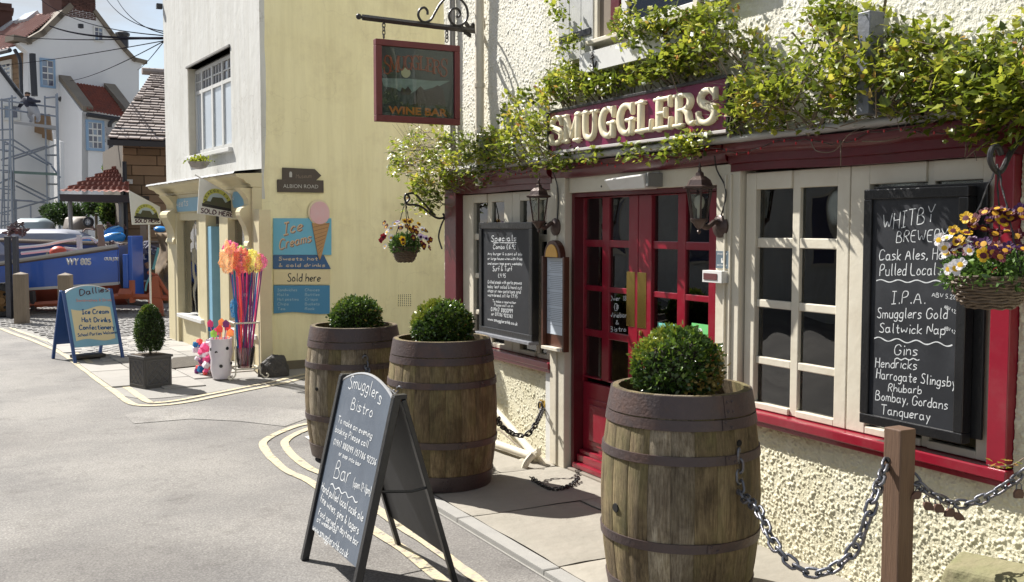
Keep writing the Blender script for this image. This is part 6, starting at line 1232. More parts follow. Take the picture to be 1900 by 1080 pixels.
for u0, u1, nsh in ((331, 369, 6), (426, 470, 5)):
    sa, sb = sX(u0), sX(u1)
    for r in range(nsh):
        z_ = .5 + r * .2; q = MB(); q.fb(shop, sa, sb, z_, z_ + .012, -.35, -.08); o_ = q.build('display_shelf', M_white, SH)
        a = sa + .02
        while a < sb - .05:
            w_ = rs.uniform(.04, .09); q = MB(); q.fb(shop, a, a + w_, z_ + .012, z_ + .012 + rs.uniform(.06, .13), -.25, -.15); q.build('sweet_box', mat('goods%d' % rs.randrange(6), (rs.uniform(.05, .6), rs.uniform(.05, .5), rs.uniform(.05, .5)), .5), o_); a += w_ + .012
q = MB(); q.fb(shop, sX(393), sX(408), 0, 1.78, -.6, -.55); q.build('door_opening', M_dark, SH); q = MB(); q.fb(shop, sX(401), sX(404), .1, 1.7, -.1, -.06); q.build('door_leaf', mat('oxblood', (.09, .02, .015), .4), SH)
# scrolled corbels at both ends of the cornice
for s0, s1 in ((sX(312, 400, .12), sX(326, 400, .12)), (-.20, -.035)):
    prf = [(.10, 1.36), (.15, 1.36), (.165, 1.385), (.155, 1.42), (.14, 1.44), (.145, 1.50), (.175, 1.60), (.215, 1.68), (.235, 1.72), (.24, 1.76), (.22, 1.80), (.17, 1.82), (.14, 1.84), (.15, 1.90), (.20, 1.97), (.25, 2.02), (.10, 2.02)]
    q = MB(); k = len(prf); q.add([shop.p(a, z, n_) for a in (s0, s1) for n_, z in prf], [(j, (j + 1) % k, k + (j + 1) % k, k + j) for j in range(k)] + [tuple(range(k - 1, -1, -1)), tuple(range(k, 2 * k))]); q.build('corbel', M_sf, SH, bevel=.003)
q = MB(); q.fb(shop, -.034, -.001, 0, 2.02, .001, .11); q.build('side_pilaster', M_sf, SH, bevel=.003)
# door mat, rock
t = MB(); mq = gp([(309, 679), (322, 668), (365, 664), (380, 672), (376, 682), (320, 688)], 1); t.add([(x, y, .0185) for x, y in mq] + [(x, y, .030) for x, y in mq], [tuple(range(6, 12))] + [(i, (i + 1) % 6, 6 + (i + 1) % 6, 6 + i) for i in range(6)])
tag(t.build('door_mat', mat('coir_mat', (.035, .03, .024), .95, (.13, .11, .085), 30, .7, .8, 120)), 'dark patterned door mat on the slabs outside the sweet shop door', 'doormat')
q = MB(); bm = bmesh.new(); bmesh.ops.create_icosphere(bm, subdivisions=4, radius=1); c_ = G(514, 700)
for v_ in bm.verts: p = v_.co; k = 1 + .22 * noise.noise(p * 1.7) + .07 * noise.noise(p * 5); v_.co = (c_.x + p.x * .17 * k, c_.y + .08 + p.y * .10 * k, .03 + p.z * .20 * k)
q.add([v_.co[:] for v_ in bm.verts], [[v_.index for v_ in f.verts] for f in bm.faces]); bm.free(); tag(q.build('corner_rock', mat('black_rock', (.03, .028, .026), .7, (.07, .06, .05), 12, .8, .6, 40, bdist=.02), smooth=True), 'dark rounded rock at the foot of the yellow corner', 'rock')
# pot plant on the cornice
p_ = shop.p(*shop.px(369, 314, .2), .2); t = thing('window_planter', 'small hanging bowl of green leaves above the shopfront cornice', 'planter', p_)
q = MB(); q.lathe(p_, [(.03, 0), (.09, .02), (.13, .085), (.135, .09), (.12, .09), (.001, .07)], 16); q.build('bowl', mat('pale_bowl', (.42, .38, .33), .7, (.25, .22, .2), 12, .8), t, smooth=True)
rgp = np.random.default_rng(3); n = 260; P_ = np.array(p_) + np.array([0, 0, .10]) + rgp.normal(0, 1, (n, 3)) * np.array([.055, .055, .022]); v_, f_ = leaf_cloud(P_, np.tile([0, 0, .7], (n, 1)), .045, rgp, .5); npmesh('leaves', v_, f_, M_vine, col=np.repeat(rgp.uniform(.3, .8, n), 2), parent=t, kind='stuff')
# ================================================================ SIGNS ON THE YELLOW WALL
def yb_(u, v, n_=0): return yw.px(u, v, n_)
t = thing('street_sign', 'dark brown wooden sign reading ALBION ROAD with carved arrow board above', 'sign', yw.p(*yb_(556, 357), .02))
M_sb = mat('dark_signwood', (.085, .065, .05), .6, (.06, .045, .035), 12, .7, .2, 40)
a, b_ = yb_(514, 357); c, d = yb_(599, 335); d = yb_(556, 334)[1]; b_ = yb_(556, 357)[1]; q = MB(); q.fb(yw, a, c, b_, d, .002, .03); q.build('board', M_sb, t, bevel=.003); ftext('ALBION ROAD', 'lettering', t, yw, (a + c) / 2, (b_ + d) / 2 - .022, .042, mat('faded_white_print', (.46, .45, .42), .7), .031, width=(c - a) * .76)
P5 = [yb_(*p) for p in ((523, 336), (523, 311), (583, 314), (595, 326), (583, 337))]; q = MB(); q.prism(yw, P5, .004, .028); q.build('arrow_board', M_sb, t, bevel=.003)
a, b_ = yb_(538, 324); q = MB(); q.prism(yw, [(a - .014, b_ - .03), (a + .014, b_ - .03), (a + .016, b_ + .01), (a + .01, b_ + .03), (a - .008, b_ + .032), (a - .016, b_ + .012)], .028, .031); q.build('emblem', mat('faded_white_print', (1, 1, 1)), t)
q = MB(); write_px(q, yw, 'Museum', (548, 331), (576, 330), 8, 1.2, .029, .1); q.build('lettering', mat('carved_letter', (.17, .13, .10), .7), t)
t = thing('ice_cream_sign', 'blue and cream ice creams sign with pink cone cutout on the yellow wall', 'sign', yw.p(*yb_(560, 581), .02))
def ypoly(name, pts, n0, n1, m, bev=0): q = MB(); q.prism(yw, [yb_(*p, n1) for p in pts], n0, n1); return q.build(name, m, t, bevel=bev)
ypoly('top_panel', [(507, 405), (615, 405), (615, 473), (507, 473)], .002, .018, M_sblue2, .002); ypoly('navy_panel', [(507, 473.5), (601, 473.5), (614, 499), (507, 499)], .002, .020, mat('navy_sign', (.03, .10, .24), .5), .002)
ypoly('cream_panel', [(508, 500), (613, 500), (613, 528), (508, 528)], .002, .019, mat('cream_sign', (.70, .60, .36), .5), .002)
lowp_ = [(508 + 104 * i / 12, 529.5) for i in range(13)] + [(612 - 104 * i / 12, 581 + 1.8 * math.sin(i / 12 * 6.28 + .6)) for i in range(13)]; ypoly('lower_panel', lowp_, .002, .018, mat('mid_blue_sign', (.05, .22, .40), .5), .001)
ypoly('cone', [(579, 414), (612, 414), (597, 474), (593.5, 483), (590, 474)], .021, .034, mat('wafer', (.52, .30, .13), .6, (.38, .2, .08), 60, .9), .002)
q = MB(); a, b_ = yb_(592, 393, .03); rr_ = .128
q.prism(yw, [(a + rr_ * math.cos(i / 32 * 6.283) * .98, b_ - .006 + rr_ * 1.12 * math.sin(i / 32 * 6.283)) for i in range(32)], .019, .030); q.build('ice_cream_outline', mat('cream_edge', (.72, .62, .42), .5), t)
q = MB(); q.prism(yw, [(a + .006 + rr_ * math.cos(i / 40 * 6.283) * (.87 if math.sin(i / 40 * 6.283) > -.3 else .92 + .05 * math.sin(i * 2.4)), b_ - .012 + rr_ * .99 * math.sin(i / 40 * 6.283)) for i in range(40)], .030, .038); q.build('scoop', mat('pink_ice', (.72, .36, .38), .5, (.66, .50, .52), 9, 1.0), t)
M_ll = mat('line_brown', (.22, .12, .06), .6); q = MB()
for i in range(8): p0, p1 = yb_(580 + i * 1.6, 420 + i * 7, .035), yb_(611 - i * 2.1, 418 + i * 7, .035); ribbon(q, yw, [(p0[0], p0[1] - .012), (p1[0], p1[1] + .02)], .006, .0345); 
q.build('wafer_lines', M_ll, t)
M_gold = mat('gold_script', (.62, .45, .28), .5)
q = MB(); write_px(q, yw, 'Ice', (526, 437), (560, 428), 22, 3.4, .0190, .05); write_px(q, yw, 'Creams', (518, 464), (577, 449), 19, 3.0, .0190, .05); o_ = q.build('lettering', mat('script_shadow', (.22, .12, .10), .5), t)
q = MB(); write_px(q, yw, 'Ice', (525, 436), (559, 427), 22, 2.0, .0196, .05); write_px(q, yw, 'Creams', (517, 463), (576, 448), 19, 1.9, .0196, .05); q.build('lettering', M_gold, t)
q = MB(); write_px(q, yw, 'Sweets, hot', (516, 483), (588, 483), 6.5, 1.5, .0210, .0); write_px(q, yw, '& cold drinks', (516, 495), (602, 495), 6.5, 1.5, .0210, .0); q.build('lettering', mat('pale_gold', (.50, .42, .32), .5), t)
q = MB(); write_px(q, yw, 'Sold here', (532, 522), (593, 522), 15, 1.9, .0200, .1); q.build('lettering', M_black, t)
q = MB(); 
for c0, ws_ in ((514, ['Sandwiches', 'Rolls', 'Hot pasties', 'Chips', 'Tea']), (565, ['Choices', 'Bottles', 'Crisps', 'Buckets', 'Rock'])):
    for i, s in enumerate(ws_): write_px(q, yw, s, (c0, 540 + i * 8.7), (c0 + 5 + 3.1 * len(s), 540 + i * 8.7), 5, 1.0, .0190, .3)
q.build('lettering', mat('pale_blue_print', (.30, .45, .55), .6), t)
t = thing('vent_grille', 'small square perforated air vent in the yellow wall', 'vent', yw.p(*yb_(750, 568), 0)); a0, b1 = yb_(737, 546); a1, b0 = yb_(763, 568); q = MB(); q.fb(yw, a0, a1, b0, b1, .0, .012); q.build('plate', M_yellow, t)
q = MB()
for i in range(7):
    for j in range(7): x_, z_ = a0 + (a1 - a0) * (i + .5) / 7, b0 + (b1 - b0) * (j + .5) / 7; q.fb(yw, x_ - .005, x_ + .005, z_ - .005, z_ + .005, .0122, .0126)
o_ = q.build('holes', M_hole, t); o_['kind'] = 'stuff'
# ================================================================ SOLD HERE PENNANTS
def pennant(label, Yp, pts, lay, bar):
    fr = Fr((0, Yp, 0), (.998, .0645, 0)); P_ = [fr.px(*p) for p in pts]; cx_ = sum(p[0] for p in P_) / len(P_)
    t = thing('sold_here_sign', label, 'sign', fr.p(cx_, min(p[1] for p in P_)), 'ice cream pennant signs'); q = MB(); q.prism(fr, P_, -.006, .006); q.build('panel', mat('off_white_sign', (.76, .76, .70), .5, (.68, .67, .6), 9, .6), t)
    (u0, v0), (u1, v1) = lay   # arch picture: left and right feet
    a = fr.px(u0, v0); b_ = fr.px(u1, v1); r = (b_[0] - a[0]) / 2; cx_, cz_ = (a[0] + b_[0]) / 2, (a[1] + b_[1]) / 2; sk = (b_[1] - a[1]) / (b_[0] - a[0])
    def arch(k, z0=0, e=0): return [(cx_ + r * k * math.cos(math.pi * i / 16), cz_ + z0 + r * k * 1.15 * math.sin(math.pi * i / 16) + sk * r * k * math.cos(math.pi * i / 16)) for i in range(17)]
    q = MB(); q.prism(fr, arch(1), .006, .0075); q.build('picture_arch', mat('lime_arch', (.50, .50, .10), .5), t)
    q = MB(); q.prism(fr, arch(.74), .0075, .0085); q.build('picture_sky', mat('picture_sky', (.42, .5, .5), .5), t)
    q = MB(); q.prism(fr, [(cx_ - r * .98, cz_ - sk * r), (cx_ + r * .98, cz_ + sk * r), (cx_ + r * .85, cz_ + r * .42), (cx_ + r * .5, cz_ + r * .22), (cx_ + r * .3, cz_ + r * .55), (cx_ - r * .35, cz_ + r * .6), (cx_ - r * .5, cz_ + r * .3), (cx_ - r * .8, cz_ + r * .35)], .0085, .0095); q.build('picture_farm', mat('picture_farm', (.11, .07, .05), .6, (.05, .09, .03), 25, 1.0), t)
    q = MB(); q.prism(fr, [(cx_ - r * 1.05, cz_ - sk * r * 1.05 - r * .2), (cx_ + r * 1.05, cz_ + sk * r * 1.05 - r * .2), (cx_ + r * 1.05, cz_ + sk * r * 1.05), (cx_ - r * 1.05, cz_ - sk * r * 1.05)], .006, .0085); q.build('picture_band', M_black, t)
    q = MB(); txt = 'BEACON FARM'
    for i, c in enumerate(txt):
        th_ = math.pi * (1 - (i + .8) / (len(txt) + .6)); bx, bz = cx_ + r * .80 * math.cos(th_), cz_ + r * .80 * 1.15 * math.sin(th_) + sk * r * math.cos(th_)
        for st in glyph(c): ribbon(q, fr, [(bx + (x - 2.5) * r * .016 * math.sin(th_) + (y - 0) * r * .016 * math.cos(th_), bz - (x - 2.5) * r * .016 * math.cos(th_) * 1 + y * r * .016 * math.sin(th_)) for x, y in st], r * .03, .0096)
    q.build('lettering', M_black, t)
    q = MB(); write_px(q, fr, 'SOLD HERE', bar[0], bar[1], bar[2], 1.7, .0078, .0); q.build('lettering', mat('maroon_print', (.07, .02, .03), .6), t); return t, fr
t, fr_ = pennant('larger white SOLD HERE pennant sign projecting over the shop door', 11.9, [(366, 396), (370, 331), (361, 324), (435, 366), (437, 407)][0:2] + [(372, 330), (434, 366), (437, 406)], ((376, 377), (432, 388)), ((372, 394), (432, 403), 8))
q = MB(); q.tube([fr_.p(*fr_.px(361, 324)), fr_.p(*fr_.px(437, 367)), fr_.p(*fr_.px(466, 384))], .008, 6); q.build('pole', M_white, t)
t, fr_ = pennant('smaller white SOLD HERE pennant sign on a pole at the far end of the shop', 15.05, [(245, 417), (239, 353), (297, 384), (298, 416)], ((250, 401), (294, 405)), ((250, 413), (296, 413), 6))
pp = fr_.p(*fr_.px(277, 417)); q = MB(); q.tube([V((pp.x, pp.y + .02, pp.z)), V((pp.x, pp.y + .02, 0))], .014, 6); q.build('pole', M_white, t)
# ================================================================ BEACH GOODS OUTSIDE THE SHOP
c_ = G(455, 703); t = thing('net_stand', 'cream wire stand holding a bundle of fishing net poles outside the shop', 'stand', (c_.x, c_.y, .018)); zt0 = .60; hw = .125
for sx_, sy_ in ((-1, -1), (1, -1), (1, 1), (-1, 1)):
    x_, y_ = c_.x + sx_ * hw, c_.y + sy_ * hw; pts = [(x_, y_, zt0), (x_, y_, .12), (x_ + sx_ * .02, y_ + sy_ * .01, .05), (x_ + sx_ * .06, y_ + sy_ * .02, .022), (x_ + sx_ * .085, y_ + sy_ * .02, .045), (x_ + sx_ * .065, y_ + sy_ * .02, .065)]
    q = MB(); q.tube(catmull(pts, 5), .008, 6); q.build('leg', M_cream, t, smooth=True)
for z_ in (zt0, .12): q = MB(); q.tube([(c_.x + a * hw, c_.y + b_ * hw, z_) for a, b_ in ((-1, -1), (1, -1), (1, 1), (-1, 1), (-1, -1))], .010, 6, cap=False); q.build('hoop_rail', M_cream, t)
q = MB(); q.lathe((c_.x, c_.y, .12), [(.075, 0), (.11, .22), (.105, .22), (.07, .01), (.001, .01)], 18); q.build('tub', glassmat('clear_tub', (.80, .72, .76), .15, 1.5), t, smooth=True)
NC = dict(blue=(.04, .24, .46), pink=(.75, .14, .34), purple=(.30, .09, .27), orange=(.95, .47, .20), yellow=(.85, .76, .16), lime=(.52, .75, .22), red=(.85, .18, .16)); NM = {k: mat('net_' + k, v, .5, tuple(min(1, a * 1.25) for a in v), 40, .6, trans=.45) for k, v in NC.items()}
def gzm(c):
    m = NM[c].copy(); t = m.node_tree; o = t.nodes['Material Output']; src = o.inputs[0].links[0].from_socket; tr = N(t, 'ShaderNodeBsdfTransparent'); ms = N(t, 'ShaderNodeMixShader'); g = N(t, 'ShaderNodeTexCoord'); n = N(t, 'ShaderNodeTexNoise'); n.inputs['Scale'].default_value = 55; n.inputs['Detail'].default_value = 3; t.links.new(g.outputs['Object'], n.inputs['Vector'])
    r = N(t, 'ShaderNodeMapRange'); r.inputs[1].default_value = .35; r.inputs[2].default_value = .65; r.inputs[3].default_value = .25; r.inputs[4].default_value = .8; t.links.new(n.outputs['Fac'], r.inputs[0]); t.links.new(r.outputs[0], ms.inputs[0]); t.links.new(src, ms.inputs[1]); t.links.new(tr.outputs[0], ms.inputs[2]); t.links.new(ms.outputs[0], o.inputs[0]); return m
GM = {k: gzm(k) for k in NM}
def gauze(name, col, u0, v0, u1, v1, d_, seed, parent):
    ctr = DP((u0 + u1) / 2, (v0 + v1) / 2, d_); rx, rz = (u1 - u0) / 2 * d_ / 1900, (v1 - v0) / 2 * d_ / 1900; bm = bmesh.new(); bmesh.ops.create_icosphere(bm, subdivisions=4, radius=1); q = MB()
    for v_ in bm.verts: p = v_.co; k = 1 + .45 * noise.noise(p * 2.2 + V((seed, 0, 0))) + .28 * noise.noise(p * 6) + .12 * noise.noise(p * 15); k *= (1 - .25 * max(0, -p.z)); v_.co = ctr + (RT * p.x * rx + FW * p.y * rx * .7 + UP * p.z * rz) * k
    q.add([v_.co[:] for v_ in bm.verts], [[v_.index for v_ in f.verts] for f in bm.faces]); bm.free(); return q.build(name, GM[col], parent, smooth=2)
dn = 10.55; rn_ = random.Random(5)
spec_ = [('orange', 408, 453, 440, 512), ('red', 430, 462, 463, 514), ('yellow', 453, 466, 485, 511), ('pink', 474, 472, 494, 506), ('pink', 414, 448, 438, 474), ('lime', 438, 456, 456, 474), ('pink', 428, 449, 441, 466), ('purple', 452, 553, 474, 575), ('blue', 427, 556, 440, 592)]
for i, (c, u0, v0, u1, v1) in enumerate(spec_[:7] + spec_[8:]):
    nt_ = thing('fishing_net', ['orange fishing net leftmost in the stand', 'red fishing net in the middle of the stand', 'yellow fishing net right of the red one', 'small pink fishing net at the right of the bunch', 'pale pink net on top of the bunch', 'lime green fishing net at the back of the bunch', 'small pink net at the top left', 'light blue net bag hanging low on the left of the stand'][i], 'fishing net', DP((u0 + u1) / 2, v1, dn + .02 * i), 'fishing nets in the stand')
    gauze('net', c, u0, v0, u1, v1, dn + .02 * i - .05, i * 3.1, nt_); top = DP((u0 + u1) / 2, (v0 + v1) / 2 + 6, dn + .02 * i)
    q = MB(); q.tube([top, (c_.x + rn_.uniform(-.05, .05), c_.y + rn_.uniform(-.05, .05), .14)], .007, 6); q.build('handle', NM[rn_.choice(['blue', 'pink', 'purple'])], nt_)
for i in range(15):
    u = 431 + i * 3.9; c = ['blue', 'blue', 'pink', 'red', 'red', 'pink', 'purple', 'pink', 'purple', 'pink', 'purple', 'purple', 'blue', 'pink', 'purple'][i]; top = DP(u, 500 + rn_.uniform(-6, 14), dn + rn_.uniform(-.06, .1)); bx = c_.x + (i - 7) * .0085
    tag(MB().tube([top, (bx, c_.y + rn_.uniform(-.04, .04), .14)], .0075, 6).build('net_pole', NM[c]), '%s net pole, %s from the left in the wire stand' % (c, ['first', 'second', 'third', 'fourth', 'fifth', 'sixth', 'seventh', 'eighth', 'ninth', 'tenth', 'eleventh', 'twelfth', 'thirteenth', 'fourteenth', 'fifteenth'][i]), 'pole', 'net poles in the stand')
c2_ = G(411, 705); t = thing('sweet_bucket', 'tall white bucket with dark printed spots filled with bright beach toys', 'bucket', (c2_.x, c2_.y, .018)); q = MB(); q.lathe((c2_.x, c2_.y, .018), [(.085, 0), (.11, .10), (.105, .2), (.12, .27), (.112, .35), (.118, .42), (.108, .42), (.10, .36), (.001, .35)], 24); q.build('bucket', mat('white_plastic', (.78, .74, .76), .35, (.70, .62, .68), 8, .5), t, smooth=True)
for a_, z_ in ((-1.2, .34), (-2.2, .30), (-1.8, .16), (-2.9, .33), (-.7, .18)):
    r_ = .116; p = V((c2_.x + r_ * math.cos(a_), c2_.y + r_ * math.sin(a_), z_)); disc(t, p, (math.cos(a_), math.sin(a_), 0), .018, M_black, 'printed_spot', .002)
cols = ['pink', 'red', 'orange', 'pink', 'blue', 'pink', 'lime', 'red', 'purple', 'orange']
toyl = ' beach spade in the tall white bucket'
for i in range(10):
    a_ = i * .63; p = V((c2_.x + .065 * math.cos(a_), c2_.y + .065 * math.sin(a_), .38)); tp = p + V((.04 * math.cos(a_), .04 * math.sin(a_), .10 + .05 * (i % 3))); F_ = Fr(tp, (RT + FW * rn_.uniform(-.4, .4)).normalized()); s_t = thing('toy_spade', ['tallest', 'middle', 'lowest', 'rear', 'front', 'leftmost', 'rightmost', 'second', 'leaning', 'last'][i] + ' ' + cols[i] + toyl, 'toy spade', p, 'beach spades in the bucket')
    q = MB(); q.prism(F_, [(-.03, -.02), (.03, -.02), (.034, .03), (.0, .06), (-.034, .03)], -.004, .004); q.build('blade', NM[cols[i]], s_t, bevel=.002); q = MB(); q.tube([p, tp], .005, 6); q.build('shaft', NM[cols[i]], s_t)
c3_ = G(388, 700)
for i in range(5):
    bx, by = c3_.x - .03 + .08 * (i % 2), c3_.y + .03 + .07 * i; t = thing('toy_bag', ['net bag of beach toys nearest the white bucket', 'second net bag of beach toys behind it', 'net bag of beach toys in the middle', 'net bag of beach toys near the doorway', 'rearmost net bag of beach toys'][i], 'toy bag', (bx, by, .018), 'bags of beach toys')
    for k in range(12):
        bm = bmesh.new(); bmesh.ops.create_cube(bm, size=rn_.uniform(.035, .06)); q = MB(); o_ = V((bx + rn_.uniform(-.06, .06), by + rn_.uniform(-.05, .05), .045 + .028 * k)); mr = Matrix.Rotation(rn_.uniform(0, 3), 3, V((rn_.random(), rn_.random(), rn_.random())).normalized()); q.add([o_ + mr @ v_.co for v_ in bm.verts], [[v_.index for v_ in f.verts] for f in bm.faces]); bm.free(); q.build('toy', rn_.choice([NM['red'], NM['blue'], NM['pink'], MATS['white_plastic'], NM['purple']]), t, bevel=.006)
# ================================================================ CONE TOPIARY IN A TRELLIS-PATTERN PLANTER
pc_ = G(276, 721); pc_ = V((1.545, 10.68, 0)); t = thing('square_planter', 'square dark grey planter with diamond trellis pattern holding a cone-shaped box tree', 'planter', pc_); fp = Fr((pc_.x, pc_.y, 0), (.93, .37, 0)); hs = .148; M_pl2 = mat('dark_grey_plastic', (.055, .052, .052), .5, (.08, .075, .07), 10, .6, .2, 50)
q = MB(); q.fb(fp, -hs, hs, .0, .31, -hs, hs); q.build('pot', M_pl2, t, bevel=.006)
q = MB(); q.fb(fp, -hs - .012, hs + .012, .30, .325, -hs - .012, hs + .012); q.build('rim', M_pl2, t, bevel=.005)
for F_ in (Fr(pc_ + fp.n * hs, fp.r), Fr(pc_ - fp.r * hs, fp.n)):
    q = MB()
    for s_ in (-1, 1):
        for o_ in (-.16, -.08, 0, .08, .16):
            pts = [(o_ + s_ * (z_ - .155), z_) for z_ in np.linspace(.045, .275, 12)]; pts = [(a, b_) for a, b_ in pts if abs(a) < .115]
            if len(pts) > 1: q.tube([F_.p(a, b_, .001) for a, b_ in (pts[0], pts[-1])], .0045, 4)
    for a0, a1, b0, b1 in ((-.13, .13, .275, .283), (-.13, .13, .035, .043), (-.13, -.122, .035, .283), (.122, .13, .035, .283)): q.fb(F_, a0, a1, b0, b1, -.001, .005)
    q.build('trellis', mat('trellis_grey', (.10, .095, .095), .5), t)
q = MB(); q.fb(fp, -hs + .012, hs - .012, .322, .328, -hs + .012, hs - .012); q.build('soil', M_soil, t)
t = thing('cone_topiary', 'cone-shaped box tree growing in the trellis-pattern planter', 'topiary', pc_ + V((0, 0, .33))); q = MB(); q.tube([pc_ + V((0, 0, .32)), pc_ + V((.01, 0, .46))], .014, 6); q.build('trunk', M_greyw, t)
rg = np.random.default_rng(9); n = 9000; zz = rg.uniform(0, 1, n); rad = .145 * np.where(zz < .3, .62 + .38 * (zz / .3) ** .7, np.sqrt(np.clip(1 - ((zz - .3) / .7) ** 2.1, 0, 1)) * .98 + .02); th = rg.uniform(0, 6.283, n)
lump = np.array([1 + .10 * noise.noise((math.cos(a) * 1.8, math.sin(a) * 1.8, z_ * 4)) + .08 * noise.noise((math.cos(a) * 5, math.sin(a) * 5, z_ * 12)) for a, z_ in zip(th, zz)]); rr_ = rad * lump * rg.uniform(.5, 1, n) ** .4
P_ = np.stack([pc_.x + rr_ * np.cos(th), pc_.y + rr_ * np.sin(th), .36 + zz * .46], 1); d_ = np.stack([np.cos(th), np.sin(th), .4 + 0 * th], 1); v_, f_ = leaf_cloud(P_, d_ * .7, .019, rg, .55)
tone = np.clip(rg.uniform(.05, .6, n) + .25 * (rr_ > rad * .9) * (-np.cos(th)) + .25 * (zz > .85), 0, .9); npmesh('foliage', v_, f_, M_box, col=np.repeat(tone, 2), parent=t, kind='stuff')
q = MB(); q.lathe(pc_ + V((0, 0, .40)), [(.001, 0), (.085, .03), (.11, .12), (.09, .25), (.04, .36), (.001, .38)], 14, cap=False); q.build('twig_core', MATS['twigs'], t, smooth=True)
# ================================================================ BLUE SWEET-SHOP A-BOARD
f0, f1, r0 = V((1.014, 12.889, 0)), V((1.595, 13.078, 0)), V((.98, 13.52, 0)); rr_ = (f1 - f0).normalized(); bk_ = V((-rr_.y, rr_.x, 0)); wd_ = (f1 - f0).length; dep = .64
M_bl = mat('royal_blue_paint', (.03, .085, .25), .4, (.02, .06, .2), 9, .6); upF = (UP * .84 + bk_ * dep * .45).normalized(); upB = (UP * .84 - bk_ * dep * .45).normalized()
fF = Fr(f0, rr_, upF); fB = Fr(f1 + bk_ * dep, -rr_, upB); t = thing('a_board', 'pale blue and cream sweet shop A-board with royal blue legs on the left pavement edge', 'a-board', (f0 + f1) / 2 + bk_ * dep / 2); Lg = .885
for F_ in (fF, fB):
    for a in (0, wd_ - .035): q = MB(); q.fb(F_, a, a + .035, 0, Lg, -.015, .014); q.build('leg', M_bl, t, bevel=.003)
    arch = [(.036 + (wd_ - .072) * i / 16, Lg - .03 + .085 * math.sin(math.pi * i / 16) ** .7) for i in range(17)]; q = MB(); q.prism(F_, [(.036, .19), (wd_ - .036, .19)] + arch[::-1], -.008, .004); q.build('panel', M_sblue if F_ is fF else M_bl, t)
    if F_ is fF: q = MB(); q.tube([F_.p(a, b_, 0) for a, b_ in arch], .008, 6); q.build('edge_strip', M_white, t, smooth=True)
n = 14; q = MB(); xa_, xb_ = .07, wd_ - .07; q.prism(fF, [(xa_ + (xb_ - xa_) * i / n, .265 + .018 * math.sin(i / n * 6.28)) for i in range(n + 1)] + [(xb_ - (xb_ - xa_) * i / n, .655 + .022 * math.sin(i / n * 6.28)) for i in range(n + 1)], .004, .007); q.build('cream_panel', mat('cream_sign', (1, 1, 1)), t)
for s, a, b_, c, w_, m in (('Dallies', (148, 549), (201, 541), 12, 1.7, mat('maroon_print', (1, 1, 1))), ('Sandwiches & Drinks', (141, 560), (211, 559), 5, 1.1, mat('pink_print', (.55, .30, .28), .6)), ('Ice Cream', (152, 583), (201, 582), 9, 2.0, MATS['navy_sign']), ('Hot Drinks', (152, 598), (205, 598), 9, 2.0, MATS['navy_sign']), ('Confectionery', (147, 612), (212, 611), 9, 2.0, MATS['navy_sign']), ('School Parties Welcome', (144, 625), (216, 619), 6, 1.3, MATS['navy_sign'])):
    q = MB(); write_px(q, fF, s, a, b_, c, w_, .008, .08); q.build('lettering', m, t)
q = MB(); q.fb(Fr((f0 + f1) / 2 + bk_ * dep * .5, rr_), -.18, .18, .02, .06, -.1, .1); tag(q.build('sign_weight', M_pl2, bevel=.01), 'dark flat weight on the ground beneath the blue A-board', 'weight')
# ================================================================ BOLLARDS
def bollard(x, y, h, wd, label):
    t = thing('bollard', label, 'bollard', (x, y, 0), 'wooden bollards by the boats'); a = wd / 2; F_ = Fr((x, y, 0), (.93, -.36, 0)); q = MB(); vs = [F_.p(s * a, z_, c * a) for z_ in (0, h - .035) for s, c in ((-1, 1), (1, 1), (1, -1), (-1, -1))] + [F_.p(0, h, 0)]
    q.add(vs, [(0, 1, 5, 4), (1, 2, 6, 5), (2, 3, 7, 6), (3, 0, 4, 7), (4, 5, 8), (5, 6, 8), (6, 7, 8), (7, 4, 8)]); q.build('timber', M_greyw, t, bevel=.008); return t
p1_, p2_ = G(41, 602), G(124, 621); bollard(p1_.x, p1_.y, .86, .19, 'left wooden bollard standing on the cobbles in front of the blue boat'); bollard(p2_.x, p2_.y, .92, .175, 'right wooden bollard half hidden behind the blue A-board')
# ================================================================ BACKDROP HOUSES
M_terr = mat('terrace_stone', (.32, .30, .26), .9, (.13, .12, .10), 2, .7, .5, 8)
M_hw = mat('house_white', (.76, .755, .75), .8, (.70, .695, .69), .5, .6, dirt=(.45, .45, .46), dscale=.4, damt=.3)
M_sand = mat('sandstone', (.30, .195, .11), .85, (.20, .13, .08), 1.4, .8, .5, 6, objrand=.22)
M_pant = mat('pantile', (.33, .15, .115), .75, (.22, .10, .085), 3, .9, dirt=(.33, .29, .28), dscale=1.2, damt=.7); M_redt = mat('red_pantile', (.30, .075, .04), .75, (.13, .035, .025), 4, .9, dirt=(.10, .06, .05), dscale=2, damt=.6)
M_stile = mat('stone_tile', (.40, .345, .31), .85, (.28, .23, .205), 5, .9, dirt=(.16, .13, .12), dscale=3, damt=.6); M_brick = mat('dark_brick', (.115, .05, .035), .85, (.075, .035, .028), 3, .8, objrand=.3); M_cop = mat('coping_stone', (.24, .20, .15), .85, (.16, .13, .1), 2, .8); M_bluef = mat('window_blue', (.23, .35, .50), .5); M_gutter = mat('dark_gutter', (.025, .025, .03), .5)
gq = MB(); gq.hexa([DP(-400, 470, 23.5) * 1, DP(420, 470, 23.5), DP(420, 470, 60), DP(-400, 470, 60)] * 2) if False else None
tb = MB(); c0, c1 = EYE - RT * 16 + FW * 23.5, EYE - RT * 4.2 + FW * 23.5
for z0_, z1_ in ((0, .95),): tb.hexa([(c0.x, c0.y, z0_), (c1.x, c1.y, z0_), (c1.x + FW.x * 90, c1.y + FW.y * 90, z0_), (c0.x + FW.x * 90, c0.y + FW.y * 90, z0_), (c0.x, c0.y, z1_), (c1.x, c1.y, z1_), (c1.x + FW.x * 90, c1.y + FW.y * 90, z1_), (c0.x + FW.x * 90, c0.y + FW.y * 90, z1_)])
